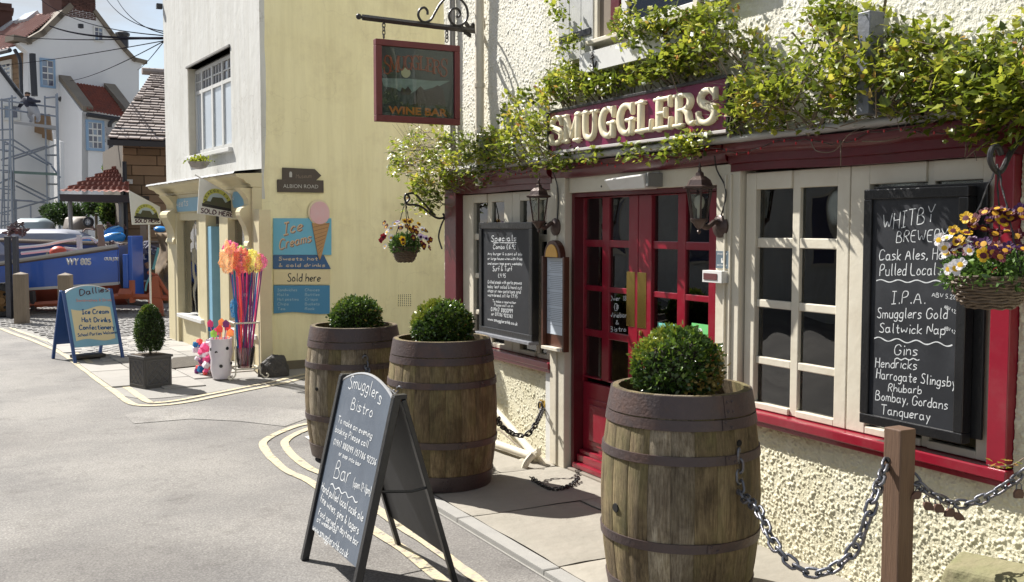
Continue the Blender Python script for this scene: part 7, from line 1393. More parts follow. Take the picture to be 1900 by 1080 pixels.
tb.build('quay', M_terr, kind='structure')
def tiled(name, p00, p10, p11, p01, rows, cols, m, parent, wave=.03, step=.03, sub=4, kind=None):
    """roof slope from eave (p00,p10) to ridge (p01,p11): stepped courses with a rolled tile profile"""
    p00, p10, p11, p01 = map(V, (p00, p10, p11, p01)); nn = (p10 - p00).cross(p01 - p00).normalized()
    if nn.z < 0: nn = -nn
    vs = []; nc = cols * sub; rr_ = random.Random(rows)
    for r in range(rows):
        for e in (0, 1):
            t = (r + e) / rows; a, b_ = p00.lerp(p01, t), p10.lerp(p11, t)
            for c in range(nc + 1): f = c / nc; vs.append(a.lerp(b_, f) + nn * (step * (1 - e) + wave * (.5 + .5 * math.sin(f * cols * 6.283)) + rr_.uniform(-.006, .006)))
    w_ = nc + 1; fs = [(i * w_ + c, i * w_ + c + 1, (i + 1) * w_ + c + 1, (i + 1) * w_ + c) for i in range(2 * rows - 1) for c in range(nc)]
    o = npmesh(name, [tuple(v) for v in vs], fs, m, parent=parent); 
    if kind: o['kind'] = kind
    return o
def wallpoly(name, fr, pts, n0, n1, m, parent): q = MB(); q.prism(fr, [fr.px(*p, n1) for p in pts], n0, n1); return q.build(name, m, parent)
def hwin(fr, u0, v0, u1, v1, cols, rows, parent, label=None, fm=None, n_=0.0, sash=True):
    """far sash window: surround, bars and panes"""
    a0, b1 = fr.px(u0, v0, n_); a1, b0 = fr.px(u1, v1, n_); um, vm = (u0 + u1) / 2, (v0 + v1) / 2; a0, a1 = fr.sx(u0, vm, n_), fr.sx(u1, vm, n_); b0, b1 = fr.sz(um, v1, n_), fr.sz(um, v0, n_)
    s_ = (a1 - a0) * .13; q = MB(); q.fb(fr, a0, a0 + s_, b0, b1, n_, n_ + .05); q.fb(fr, a1 - s_, a1, b0, b1, n_, n_ + .05); q.fb(fr, a0 + s_, a1 - s_, b1 - s_, b1, n_, n_ + .05); q.fb(fr, a0 + s_, a1 - s_, b0, b0 + s_, n_, n_ + .07); o = q.build('window', fm or M_bluef, parent)
    a, b_, c, d = a0 + s_, a1 - s_, b0 + s_, b1 - s_; bw = (b_ - a) * .035; q = MB()
    for i in range(cols + 1): x = a + (b_ - a) * i / cols; q.fb(fr, x - bw, x + bw, c, d, n_ + .004, n_ + .03)
    for j in range(rows + 1): z = c + (d - c) * j / rows; k = bw * (1.6 if j == rows // 2 else 1); q.fb(fr, a, b_, z - k, z + k, n_ + .005, n_ + .029)
    q.build('glazing_bars', M_white, o)
    for i in range(cols):
        for j in range(rows): q = MB(); q.fb(fr, a + (b_ - a) * i / cols + bw, a + (b_ - a) * (i + 1) / cols - bw, c + (d - c) * j / rows + bw, c + (d - c) * (j + 1) / rows - bw, n_ + .001, n_ + .01); q.build('pane', MATS['dark_pane'] if (i + j) % 3 else mat('bluish_pane', (.22, .27, .35), .1, spec=.8), o)
    return o
# --- white gabled house on the hill
gr = (RT * 1536 + FW * 1900).normalized(); gc_ = DP(50, 120, 40); gf = Fr((gc_.x, gc_.y, 0), gr); back = -gf.n; sf = Fr((gc_.x, gc_.y, 0), gf.n)
GH = thing('gabled_house', 'tall white gabled house with pantile roof, sandstone flank and brick chimneys on the hill', 'house', (gc_.x, gc_.y, .9))
gable = [(52, 470), (52, 97), (33, 80), (55, 75), (78, 60), (110, 30), (128, 14), (176, 24), (185, 34), (205, 62), (230, 92), (248, 110), (266, 117), (258, 130), (258, 300), (258, 470)]
wallpoly('gable_wall', gf, gable, -.4, 0, M_hw, GH)
def coping(fr, pts, w_, parent, n0, n1, m=None): 
    for a, b_ in zip(pts[:-1], pts[1:]): q = MB(); rail(q, fr, fr.px(*a), fr.px(*b_), w_, n0, n1); q.build('coping_stone', m or M_cop, parent)
coping(gf, [(28, 71), (52, 76), (78, 61), (110, 30), (128, 13)], .22, GH, -.6, .12); coping(gf, [(176, 23), (205, 61), (230, 91), (248, 110), (268, 115)], .16, GH, -.5, .1)
E0 = gf.p(*gf.px(30, 88), -.2); R0 = gf.p(*gf.px(126, 14), -.2); Ls = back * 13
tiled('roof', E0 + Ls, E0 + V((0, 0, 0)), R0, R0 + Ls, 24, 40, M_pant, GH, .05, .04)
sp = [sf.p(-.0 - 13, 0), 0]; q = MB(); a0_, zz_ = 0, E0.z
q.fb(sf, -13, -.001, 0, zz_, -.5, -.25); q.build('flank_wall', M_sand, GH)
# ashlar courses of the flank that face us
zb_ = gf.sz(40, 190)
for r in range(9):
    z0_ = zb_ + (zz_ - .15 - zb_) * r / 9; z1_ = zb_ + (zz_ - .15 - zb_) * (r + 1) / 9; x = -.02 - .4 * (r % 2)
    while x > -6: w_ = random.uniform(.7, 1.2); q = MB(); q.fb(sf, max(x - w_, -8) + .015, min(x, -.01), z0_ + .015, z1_, -.26, -.235 + random.uniform(0, .012)); q.build('stone', M_sand, GH, bevel=0); x -= w_
q = MB(); q.tube([E0 + V((0, 0, -.1)) + gf.n * .0 - gr * .15, E0 + V((0, 0, -.14)) - gr * .15 + Ls], .09, 6); q.build('gutter', M_gutter, GH)
hwin(sf, 2, 112, 23, 152, 2, 4, GH, fm=M_white, n_=-.22)
q = MB(); pts = [DP(27, 92, 39.4), DP(36, 108, 39.4), DP(38, 120, 39.3), DP(40, 178, 39.2)]; q.tube(pts, .07, 6); q.build('downpipe', M_gutter, GH); q = MB(); q.tube([DP(60, 100, 39.2), DP(64, 178, 39.2)], .13, 6); q.build('downpipe', M_gutter, GH)
hwin(gf, 74, 109, 102, 163, 2, 4, GH, n_=.0); hwin(gf, 173, 49, 192, 77, 2, 3, GH, fm=M_white, n_=0)
# chimneys: brick by brick on the faces that show
def chimney(name, fr, u0, u1, v0, v1, dep, parent, cols, rows):
    a0, a1 = fr.sx(u0, v1, .0), fr.sx(u1, v1, .0); b0, b1 = fr.sz((u0 + u1) / 2, v1), fr.sz((u0 + u1) / 2, v0); q = MB(); q.fb(fr, a0 + .02, a1 - .02, b0 - .5, b1, -dep, -.02); c = q.build(name, M_brick, parent)
    q = MB(); q.fb(fr, a0 - .06, a1 + .06, b1 - .25, b1 - .1, -dep - .06, .04); q.build('chimney_cap', M_brick, c)
    return c
ch = chimney('chimney', gf, 114, 178, -40, 16, 1.6, GH, 8, 10)
a0, a1 = gf.sx(114, 16), gf.sx(178, 16); b0, b1 = gf.sz(146, 22) - .25, gf.sz(146, -8)
nr = 13
for r in range(nr):
    x = a0 - .0 + (.15 if r % 2 else 0)
    while x < a1 - .05: w_ = min(.30, a1 - x); q = MB(); q.fb(gf, x + .012, x + w_ - .012, b0 + (b1 - b0) * r / nr + .01, b0 + (b1 - b0) * (r + 1) / nr - .004, -.03, .004 + random.uniform(0, .01)); q.build('brick', M_brick, ch); x += w_
R1 = R0 + Ls * .42
q = MB(); q.box(R1.x - .7, R1.x + .7, R1.y - .5, R1.y + .5, R1.z - 1.2, R1.z + 1.3)
c2 = DP(2, 42, 44); q = MB(); q.box(c2.x - .45, c2.x + .42, c2.y - .5, c2.y + .5, c2.z - .8, c2.z + .75); q.box(c2.x - .52, c2.x + .49, c2.y - .6, c2.y + .6, c2.z + .42, c2.z + .56); q.build('chimney', M_brick, GH)
q = MB(); q.lathe((c2.x - .2, c2.y, c2.z + .75), [(.2, 0), (.22, .1), (.17, .12), (.16, .7), (.19, .75)], 12); q.build('chimney_pot', M_brick, GH)
for (u, v, w_, h_) in ((52, 36, 13, 9), (6, 54, 12, 7)):   # rooflights on the slope
    p = DP(u, v, 40); r_ = ray(u, v); nn = (E0 - (E0 + Ls)).cross(R0 - E0).normalized(); tt = (E0 - EYE).dot(nn) / r_.dot(nn); p = EYE + r_ * tt; up_ = (R0 - E0).normalized(); rr_ = -back; nn = nn if nn.z > 0 else -nn
    q = MB(); F_ = Fr(p, rr_, up_); q.fb(F_, -.55, .55, -.32, .32, -.1, .16) ; q.build('rooflight', mat('rooflight_glass', (.55, .58, .60), .1, spec=.9), GH)
q = MB()
q.lathe(DP(228, 88, 47), [(.25, 0), (.25, .5), (.32, .55), (.32, .65), (.2, .7)], 8); q.build('chimney_pot', M_gutter, GH)
# annex with red pantiles
af = Fr(gf.p(0, 0, 2.6), gr)
wallpoly('annex_wall', af, [(152, 470), (152, 205), (160, 212), (224, 222), (246, 224), (246, 470)], -.3, 0, M_hw, GH)
q = MB(); B0, B1 = gf.p(*gf.px(109, 150)), gf.p(*gf.px(109, 470)); F0, F1 = af.p(*af.px(152, 208)), af.p(*af.px(152, 470)); q.hexa([B1, F1, F1 + gr * .25, B1 + gr * .25, B0, F0, F0 + gr * .25, B0 + gr * .25]); q.build('annex_side_wall', M_hw, GH)
tiled('annex_roof', af.p(*af.px(158, 208)) + gf.n * .2, af.p(*af.px(232, 222)) + gf.n * .2, gf.p(*gf.px(193, 163)), gf.p(*gf.px(125, 153)), 12, 12, M_redt, GH, .06, .04)
q = MB(); p0, p1 = gf.p(*gf.px(109, 148)), af.p(*af.px(154, 206)); q.hexa([p0, p0 + gr * .5, p1 + gr * .42, p1, p0 + UP * .2, p0 + gr * .5 + UP * .2, p1 + gr * .42 + UP * .2, p1 + UP * .2]); q.build('verge_coping', M_cop, GH)
q = MB(); p0, p1 = gf.p(*gf.px(193, 163)), af.p(*af.px(236, 216)); q.hexa([p0, p0 + gr * .5, p1 + gr * .42, p1, p0 + UP * .2, p0 + gr * .5 + UP * .2, p1 + gr * .42 + UP * .2, p1 + UP * .25]); q.build('verge_coping', M_cop, GH)
q = MB(); q.tube([af.p(*af.px(158, 213), .15), af.p(*af.px(228, 223), .15)], .09, 6); q.build('gutter', M_gutter, GH); q = MB(); q.tube(catmull([af.p(*af.px(209, 222), .15), af.p(*af.px(201, 230), .12), af.p(*af.px(203, 245), .08), af.p(*af.px(205, 302), .08)]), .08, 6); q.build('downpipe', M_gutter, GH)
hwin(af, 159, 223, 193, 280, 3, 4, GH, n_=0); q = MB(); q.tube([gf.p(*gf.px(105, 182), .2), gf.p(*gf.px(112, 190), .2), gf.p(*gf.px(114, 285), .2)], .10, 6); q.build('downpipe', M_gutter, GH)
# --- neighbouring white house behind the scaffold
lf = Fr(EYE + FW * 34 - RT * 16 - UP * 1.6, (RT + FW * .08).normalized())
LH = thing('low_white_house', 'lower white house with dark sloping verge behind the scaffold at the left edge', 'house', lf.p(0, .95)); wallpoly('gable_wall', lf, [(-60, 470), (-60, 40), (0, 128), (30, 168), (48, 190), (92, 245), (92, 470)], -.4, 0, M_hw, LH); coping(lf, [(-60, 38), (0, 127), (30, 167), (50, 190)], .11, LH, -.1, .05, M_gutter)
q = MB(); a, b_ = lf.px(50, 192); q.fb(lf, a, lf.sx(92, 240), b_ - .9, b_ - .75, -.5, .1); 
hwin(lf, 4, 192, 38, 224, 2, 1, LH, fm=M_white, n_=0)
wallpoly('low_wall', lf, [(88, 470), (88, 255), (112, 262), (112, 470)], -2.4, -2.0, M_hw, LH)
q = MB(); q.prism(lf, [lf.px(u, v, .02) for u, v in ((66, 216), (93, 212), (98, 262), (80, 256), (80, 250), (66, 246))], .0, .12); tag(q.build('stone_pier', M_sand), 'short sandstone pier at the right end of the scaffold platform', 'pier')
# --- scaffold
M_scaf = mat('scaffold_tube', (.30, .33, .38), .35, (.2, .22, .26), 12, .7, metal=.6); SF = thing('scaffold', 'silver scaffold tower with ladders and bracing against the low white house', 'scaffold', lf.p(lf.sx(40, 400), .95, 1.5)); S_ = lambda u, v, n_=1.0: lf.p(*lf.px(u, v, n_), n_)
def pole(u0, v0, u1, v1, n_=1.0, r=.03, nm='tube', m=None): q = MB(); q.tube([S_(u0, v0, n_), S_(u1, v1, n_)], r, 6); return q.build(nm, m or M_scaf, SF)
for u, v0, n_ in ((3, 183, 1), (22, 177, 1.0), (17, 183, 1.8), (83, 178, 1.0), (106, 173, 1.0), (104, 175, 1.9), (30, 372, 1.0), (57, 382, 1.0)): pole(u, v0, u + (6 if v0 < 300 else 0), 425 if v0 < 300 else 440, n_)
for p in ((0, 186, 108, 200), (0, 201, 104, 216), (0, 186, 30, 181), (82, 182, 106, 180), (82, 238, 106, 240), (0, 278, 26, 281), (0, 260, 26, 259), (0, 241, 24, 240), (84, 288, 108, 288), (86, 342, 110, 342), (0, 350, 28, 353), (0, 316, 27, 318), (26, 260, 96, 306), (9, 263, 90, 306), (26, 295, 104, 269), (2, 297, 88, 271), (26, 335, 96, 370), (30, 345, 84, 372), (26, 371, 88, 377), (0, 371, 60, 373), (0, 396, 110, 365), (0, 420, 110, 395), (22, 318, 24, 430), (96, 308, 112, 330), (0, 340, 20, 330)): pole(*p)
for v in range(268, 420, 13): pole(4, v, 18, v, 1.3, .02, 'rung')
pole(8, 262, 2, 432, 1.4, .03); pole(18, 262, 14, 432, 1.4, .03)
q = MB(); q.hexa([S_(26, 230, .4), S_(26, 230, 1.5), S_(107, 240, 1.5), S_(107, 240, .4), S_(26, 225, .4), S_(26, 225, 1.5), S_(107, 234, 1.5), S_(107, 234, .4)]); q.build('platform', mat('scaffold_board', (.34, .34, .35), .7), SF); q = MB(); q.hexa([S_(26, 322, .4), S_(26, 322, 1.5), S_(107, 326, 1.5), S_(107, 326, .4), S_(26, 317, .4), S_(26, 317, 1.5), S_(107, 321, 1.5), S_(107, 321, .4)]); q.build('platform', mat('green_board', (.12, .18, .16), .7), SF)
# --- workman bending over on the platform
def person(label, J, edges, mats_, parts_, loc):
    me = bpy.data.meshes.new('body'); names = list(J); me.from_pydata([tuple(J[k][0] - V(loc)) for k in names], [(names.index(a), names.index(b_)) for a, b_ in edges], [])
    o = bpy.data.objects.new('person', me); sc.collection.objects.link(o); o.location = loc; m = o.modifiers.new('skin', 'SKIN'); sv = me.skin_vertices[0].data
    for i, k in enumerate(names): sv[i].radius = (J[k][1], J[k][2] if len(J[k]) > 2 else J[k][1])
    sv[0].use_root = True; o.modifiers.new('sub', 'SUBSURF').levels = 2; o.modifiers['sub'].render_levels = 2
    bpy.context.view_layer.update(); me2 = bpy.data.meshes.new_from_object(o.evaluated_get(bpy.context.evaluated_depsgraph_get())); o.modifiers.clear(); o.data = me2; me2.materials.clear()
    for m_ in mats_: me2.materials.append(m_)
    for p in me2.polygons: p.material_index = parts_(p.center + V(loc)); p.use_smooth = True
    tag(o, label, 'person'); WL[o.name] = V(loc); return o
B = lambda u, v, n_=1.0: S_(u, v, n_)
J = dict(pelvis=(B(62, 200), .15), waist=(B(58, 194), .15), chest=(B(50, 186), .17, .14), neck=(B(50, 180), .07), head=(B(51, 174), .10), head2=(B(52, 170), .09), shL=(B(43, 188, .85), .08), elL=(B(36, 198, .8), .055), haL=(B(31, 206, .9), .045), shR=(B(60, 186, 1.2), .08), elR=(B(68, 188, 1.25), .055), haR=(B(76, 188, 1.2), .045),
         kneeL=(B(54, 212, .9), .09), ankL=(B(60, 224, .85), .06), toeL=(B(54, 226, .9), .05), kneeR=(B(70, 211, 1.15), .09), ankR=(B(72, 224, 1.1), .06), toeR=(B(66, 226, 1.1), .05))
person('workman in dark jacket and pale trousers crouching on the scaffold platform', J, [('pelvis', 'waist'), ('waist', 'chest'), ('chest', 'neck'), ('neck', 'head'), ('head', 'head2'), ('chest', 'shL'), ('shL', 'elL'), ('elL', 'haL'), ('chest', 'shR'), ('shR', 'elR'), ('elR', 'haR'), ('pelvis', 'kneeL'), ('kneeL', 'ankL'), ('ankL', 'toeL'), ('pelvis', 'kneeR'), ('kneeR', 'ankR'), ('ankR', 'toeR')],
    [mat('navy_jacket', (.025, .028, .05), .8), mat('pale_trousers', (.40, .40, .42), .8), mat('skin_tone', (.38, .22, .15), .6), mat('dark_hair', (.03, .02, .015), .8)], (lambda zp, zh, hx: lambda c: 1 if c.z < zp else (3 if c.z > zh + .06 else 2 if c.z > zh else 0))(B(62, 199).z, B(50, 178.5).z, 0), B(62, 226))
# --- stone building with stone tiled roof, behind the shop
bf = Fr((0, 24, 0), (1, 0, 0)); SB = thing('stone_building', 'low dark sandstone building with pale stone-tiled roof just left of the sweet shop', 'building', bf.p(bf.sx(270, 400), 0)); ba, bb = bf.sx(229, 350), bf.sx(229, 350) + 4.2; bz0, bz1 = 0, bf.sz(250, 262)
q = MB(); q.fb(bf, ba + .02, bb, bz0, bz1, -4, -.03); q.build('wall_core', mat('dark_mortar', (.09, .07, .05), .9), SB); r_ = 0; z = .9
while z < bz1 - .02:
    h = random.uniform(.15, .24); x = ba - (.25 if r_ % 2 else 0); z2 = min(z + h, bz1)
    while x < ba + 1.6: w_ = random.uniform(.35, .75); q = MB(); q.fb(bf, max(x, ba) + .006, x + w_ - .008, z + .006, z2 - .006, -.06, random.uniform(-.012, .012)); q.build('stone', M_sand, SB, bevel=.008, seg=1); x += w_
    z = z2; r_ += 1
q = MB(); q.fb(bf, ba + 1.55, bb, .2, bz1, -.05, -.0); q.fb(bf, ba, ba + 1.55, 0, .9, -.05, 0); q.build('wall_face', M_sand, SB)
# roof: individually jittered stone slates in diminishing courses
e0, e1 = bf.p(*bf.px(199, 259, .45), .45), bf.p(bf.px(199, 259, .45)[0] + 5.5, bf.px(199, 259, .45)[1], .45); rz_ = Fr((0, 27, 0), (1, 0, 0)); r0, r1 = rz_.p(*rz_.px(283, 136)), rz_.p(rz_.px(283, 136)[0] + 4, rz_.px(283, 136)[1]); q = MB(); rt_ = random.Random(12); nr = 26; nn = (e1 - e0).cross(r0 - e0).normalized()
for r in range(nr):
    t0_, t1_ = (r / nr) ** .95, min(1, ((r + 1.25) / nr) ** .95); a, b_ = e0.lerp(r0, t0_), e1.lerp(r1, t0_); c, d = e0.lerp(r0, t1_), e1.lerp(r1, t1_); L_ = (b_ - a).length; x = -rt_.uniform(0, .1)
    while x < L_ and x < 3.4:
        w_ = rt_.uniform(.16, .30); f0_, f1_ = max(0, x / L_ + .001), min(1, (x + w_) / L_ - .002); g = rt_.uniform(0, .02); j = rt_.uniform(-.02, .02) * (1 if rt_.random() < .9 else 3); up_ = (c - a).normalized() * j
        if f1_ > f0_: P0, P1, P2, P3 = a.lerp(b_, f0_) - up_, a.lerp(b_, f1_) - up_, c.lerp(d, f1_), c.lerp(d, f0_); q.hexa([P0 + nn * (.03 + g), P1 + nn * (.03 + g), P2, P3, P0 + nn * (.062 + g), P1 + nn * (.062 + g), P2 + nn * .03, P3 + nn * .03])
        x += w_
o_ = q.build('stone_tiles', M_stile, SB); o_['kind'] = 'stuff'
q = MB(); q.hexa([e0 - UP * .12, e1 - UP * .12, e1 - UP * .12 + V((0, .4, .12)), e0 - UP * .12 + V((0, .4, .12)), e0, e1, e1 + V((0, .4, .3)), e0 + V((0, .4, .3))]); q.build('eaves_board', M_gutter, SB); q = MB(); q.add([e0, e1, r1, r0], [(0, 1, 2, 3)]); q.build('roof_deck', MATS['dark_mortar'], SB)
q = MB(); q.tube([r0 - V((.25, 0, -.04)), r1 + UP * .04], .09, 8); q.build('ridge', M_stile, SB)
q = MB(); q.tube([DP(197, 259, 23.3), DP(212, 262, 23.3)], .07, 6); q.tube([bf.p(ba + .02, bf.sz(222, 300), .1), bf.p(ba + .02, .9, .1)], .05, 6); q.build('gutter', M_gutter, SB)
# white notice, flag pole
q = MB(); a, b_ = bf.px(241, 337, .03); q.fb(bf, a - .06, a + .06, b_ - .05, b_ + .05, .015, .03); q.build('notice', M_white, SB)
# --- porch with hipped red tile roof
PR = thing('porch_shelter', 'hipped dark red tiled shelter roof beside the stone building', 'shelter', DP(180, 440, 22.5)); e0, e1, r0, r1 = DP(108, 359, 21.6), DP(240, 361, 21.6), DP(222, 309, 24), DP(240, 306, 24)
tiled('roof', e0, e1, r1, r0, 7, 10, M_redt, PR, .03, .05, 4); q = MB(); q.hexa([e0 - UP * .16 + FW * .1, e1 - UP * .16 + FW * .1, e1 - UP * .16 + FW * 2, e0 - UP * .16 + FW * 2 + RT * .5, e0 - UP * .01 + FW * .05, e1 - UP * .01 + FW * .05, e1 + FW * 2, e0 + FW * 2 + RT * .5]); q.build('fascia_board', mat('dark_timber', (.05, .04, .035), .7), PR)
for u in (130, 224): q = MB(); p = DP(u, 375, 21.9); q.tube([p + UP * .1, V((p.x, p.y, .0))], .05, 6); q.build('post', mat('grey_post', (.22, .21, .19), .7), PR)
# --- shrubs on the bank
M_shr = leafmat('shrub_leaves', [(0, (.02, .04, .012)), (.6, (.06, .11, .025)), (.85, (.16, .24, .04)), (1, (.30, .40, .06))], .45, .3)
for i, (u, v, rx, rz, n, lab, br) in enumerate(((120, 398, 36, 20, 2600, 'dark spreading shrub behind the upturned boats', 0), (205, 395, 20, 24, 1800, 'bright green shrub beneath the red tiled shelter', .4), (178, 385, 26, 14, 1200, 'dark shrub between the two others under the shelter', .05), (205, 312, 12, 9, 500, 'small pale green shrub above the shelter roof', .5), (90, 392, 14, 12, 700, 'small dark shrub at the foot of the scaffold', 0))):
    d_ = (24.8, 24.2, 25.6, 26.5, 26)[i]; c = DP(u, v, d_); rg = np.random.default_rng(i + 30); k = d_ / 1900; t = thing('shrub', lab, 'shrub', (c.x, c.y, .95 if i != 3 else c.z - .3), 'shrubs on the bank')
    P_ = rg.normal(0, 1, (n, 3)); P_ /= np.linalg.norm(P_, axis=1)[:, None]; dd = P_.copy(); P_ *= rg.uniform(.2, 1, n)[:, None] ** .45
    lump = np.array([1 + .35 * noise.noise((a * 2.2, b_ * 2.2, z_ * 2.2 + i)) for a, b_, z_ in dd]); P_ *= lump[:, None]; P_ = np.array(c) + P_ * np.array([rx * k, rx * k * .8, rz * k]); v_, f_ = leaf_cloud(P_, dd * .5 + [0, 0, .4], .085, rg, .5); npmesh('foliage', v_, f_, M_shr, col=np.repeat(np.clip(rg.uniform(0, .65, n) + br * rg.uniform(.3, 1, n), 0, 1), 2), parent=t, kind='stuff')
    q = MB(); q.tube([c, (c.x, c.y, (.95 if i != 3 else c.z - .4))], .04, 6); q.build('trunk', M_greyw, t); q = MB(); q.ball(c, rz * k * .6, 10); q.build('twig_core', MATS['twigs'], t, smooth=True)
# ================================================================ BOATS
def hull(name_, label, o, ax, L_, beam, z_k, sheer, mats_, stripes, parent=None, flip=False, bow=1.0, inner=None, cat='boat', planks=0):
    """lofted hull: ax points from stern to bow; sheer(t) is the gunwale height; stripes are (fraction of side height, material)"""
    o = V(o); ax = V(ax).normalized(); sd_ = ax.cross(UP).normalized(); n = 18; t_ = thing(name_, label, cat, (o.x + ax.x * L_ / 2, o.y + ax.y * L_ / 2, z_k)); q = MB(); fr_ = [0, .12, .3] + [s for s, _ in stripes] + [1.0]; fr_ = sorted(set([0, .06, .16] + [s for s, _ in stripes])); rows = []
    for i in range(n + 1):
        t = i / n; b_ = beam / 2 * (.72 + .28 * math.sin(min(1, t * 2.2) * 1.571)) * math.sqrt(max(.0006, 1 - max(0, (t - .45) / .55) ** 2.4 * bow)); zs = sheer(t); zk = z_k + (zs - z_k) * .25 * max(0, (t - .7) / .3) ** 2; pts = []
        for s in fr_: w_ = b_ * min(1, (s / .35) ** .55 if s < .35 else 1.0) * (.93 + .07 * s) if s > 0 else 0.0; pts.append((w_, zk + (zs - zk) * s))
        rows.append([(-w_, z) for w_, z in pts[::-1]] + pts[1:])
    k = len(rows[0]); vs = [o + ax * (L_ * i / n) + sd_ * w_ + UP * (z - o.z) for i, r in enumerate(rows) for w_, z in r]
    if flip: vs = [V((v.x, v.y, 2 * flip - v.z)) for v in vs]
    fs = []; ms = []; m2 = len(fr_) - 1
    mi = [next((j for j, (s, _) in enumerate(stripes) if fr_[r + 1] <= s + 1e-6), len(stripes) - 1) for r in range(m2)]
    b0 = MB()
    for i in range(n):
        for j in range(k - 1): r = (m2 - 1 - j) if j < m2 else j - m2; b0.mat(mi[r]); bse = None; fs.append((i * k + j, i * k + j + 1, (i + 1) * k + j + 1, (i + 1) * k + j)); ms.append(mi[r])
    fs.append(tuple(range(k))); ms.append(mi[-1]); b0.v = [tuple(v) for v in vs]; b0.f = fs; b0.m = ms; h = b0.build('hull', [m for _, m in stripes], t_, smooth=True)
    md = h.modifiers.new('thick', 'SOLIDIFY'); md.thickness = .03
    if not flip:
        for s in (-1, 1): q = MB(); q.tube([o + ax * (L_ * i / n) + sd_ * (s * (rows[i][-1][0] + .01)) + UP * (rows[i][-1][1] - o.z) for i in range(n + 1)], .035, 6, flat=1.0); q.build('gunwale', inner or M_greyw, t_, smooth=True)
        q = MB()
        for i in (4, 9): w_ = rows[i][-1][0]; c_ = o + ax * (L_ * i / n); z = rows[i][-1][1] - .18 - o.z; F_ = Fr(c_, sd_, UP); q.fb(F_, -w_, w_, z, z + .03, -.12, .12)
        q.build('thwart', inner or M_greyw, t_)
    return t_, rows
M_bb = mat('boat_blue', (.03, .095, .42), .25, (.04, .13, .50), 2, .8, .05, 5, coat=.4, dirt=(.06, .12, .38), dscale=1.5, damt=.5); M_br = mat('antifoul_red', (.42, .085, .045), .7, (.26, .06, .035), 5, .8); M_bw = mat('boat_white', (.60, .60, .58), .4, (.48, .48, .47), 5, .6)
ax = (-RT).normalized(); o = EYE + FW * 19.0 - RT * ((950 - 244) * 19.0 / 1900) - UP * 1.3
BB, rows_ = hull('fishing_boat', 'royal blue fishing boat with red bottom lettered WY 805 on a trailer', (o.x, o.y, .3), ax, 6.2, 1.7, .17, lambda t: 1.26 - .40 * min(1, t / .42) + .55 * max(0, t - .55), None, [(.36, M_br), (.40, M_bw), (.93, M_bb), (.955, mat('rub_rail', (.06, .04, .035), .6)), (1.0, mat('boat_capping', (.16, .13, .11), .6))], bow=.97, inner=mat('pale_gunwale', (.42, .40, .36), .5))
nf = Fr(EYE + FW * (19 - .79) - UP * 1.6, RT); q = MB()
ftext('WY 805', 'lettering', BB, nf, nf.sx(150, 484), nf.sz(150, 491), .115, M_bw, .07, .012, width=.44, bold=.03); ftext('OUR JOE', 'lettering', BB, nf, nf.sx(212, 479), nf.sz(212, 482.5), .055, M_bw, .12, .012, width=.25, bold=.02)
q = MB(); q.fb(nf, nf.sx(236, 500), nf.sx(244, 500), .35, nf.sz(240, 438), -.6, -.05); q.fb(nf, nf.sx(227, 480), nf.sx(236, 480), .5, nf.sz(232, 472), -.3, .0); q.build('rudder_post', M_bb, BB, bevel=.01)
M_pole = mat('white_rail', (.66, .66, .62), .4); B2_ = lambda u, v, d=19: DP(u, v, d)
q = MB(); q.tube(catmull([B2_(36, 459), B2_(80, 455), B2_(120, 447), B2_(165, 441), B2_(180, 450)]), .03, 6); q.build('oar', M_pole, BB); q = MB(); q.tube([B2_(40, 470), B2_(120, 461), B2_(165, 466)], .035, 6); q.build('oar', M_pole, BB); q = MB(); q.tube([B2_(148, 472), B2_(147, 436)], .05, 4); q.build('post', M_pole, BB)
q = MB(); q.ball(B2_(108, 468, 18.8), .15, 14, .75); tag(q.build('buoy', mat('orange_buoy', (.50, .07, .03), .45), smooth=True), 'round orange-red buoy lying inside the blue boat', 'buoy')
tag(MB().tube([B2_(84, 480), B2_(90, 463), B2_(96, 475), B2_(84, 478)], .02, 5).build('coiled_rope', mat('green_rope', (.25, .32, .22), .8), smooth=True), 'loose pale green rope beside the orange buoy in the boat', 'rope')
for i, (u, w_) in enumerate(((15, 11), (29, 10))):
    p = DP(u, 470, 17.6); F_ = Fr((p.x, p.y, 0), RT); q = MB(); k = 17.6 / 1900; q.fb(F_, -w_ * k * .42, w_ * k * .42, 0.0, DP(u, 438, 17.6).z, -.05, .05); tag(q.build('mooring_post', mat('dark_post', (.05, .055, .07), .6, (.08, .08, .09), 20, .7), bevel=.01), ['left dark upright post in front of the blue boat', 'right dark upright post in front of the blue boat'][i], 'post')
t = thing('timber_stake', 'pale square timber stake standing up at the stern of the blue boat', 'stake', DP(190, 470, 19.6)); q = MB(); q.hexa([DP(184, 470, 19.6), DP(197, 470, 19.6), DP(197, 470, 19.9), DP(184, 470, 19.9), DP(179, 417, 19.6), DP(191, 416, 19.6), DP(191, 416, 19.9), DP(179, 417, 19.9)]); q.build('timber', M_greyw, t, bevel=.01)
t = thing('timber_stake', 'pale timber stake beneath the small pennant sign', 'stake', DP(266, 450, 20.5)); q = MB(); q.hexa([DP(260, 452, 20.5), DP(272, 452, 20.5), DP(272, 452, 20.7), DP(260, 452, 20.7), DP(260, 418, 20.5), DP(272, 418, 20.5), DP(272, 418, 20.7), DP(260, 418, 20.7)]); q.build('timber', M_greyw, t)
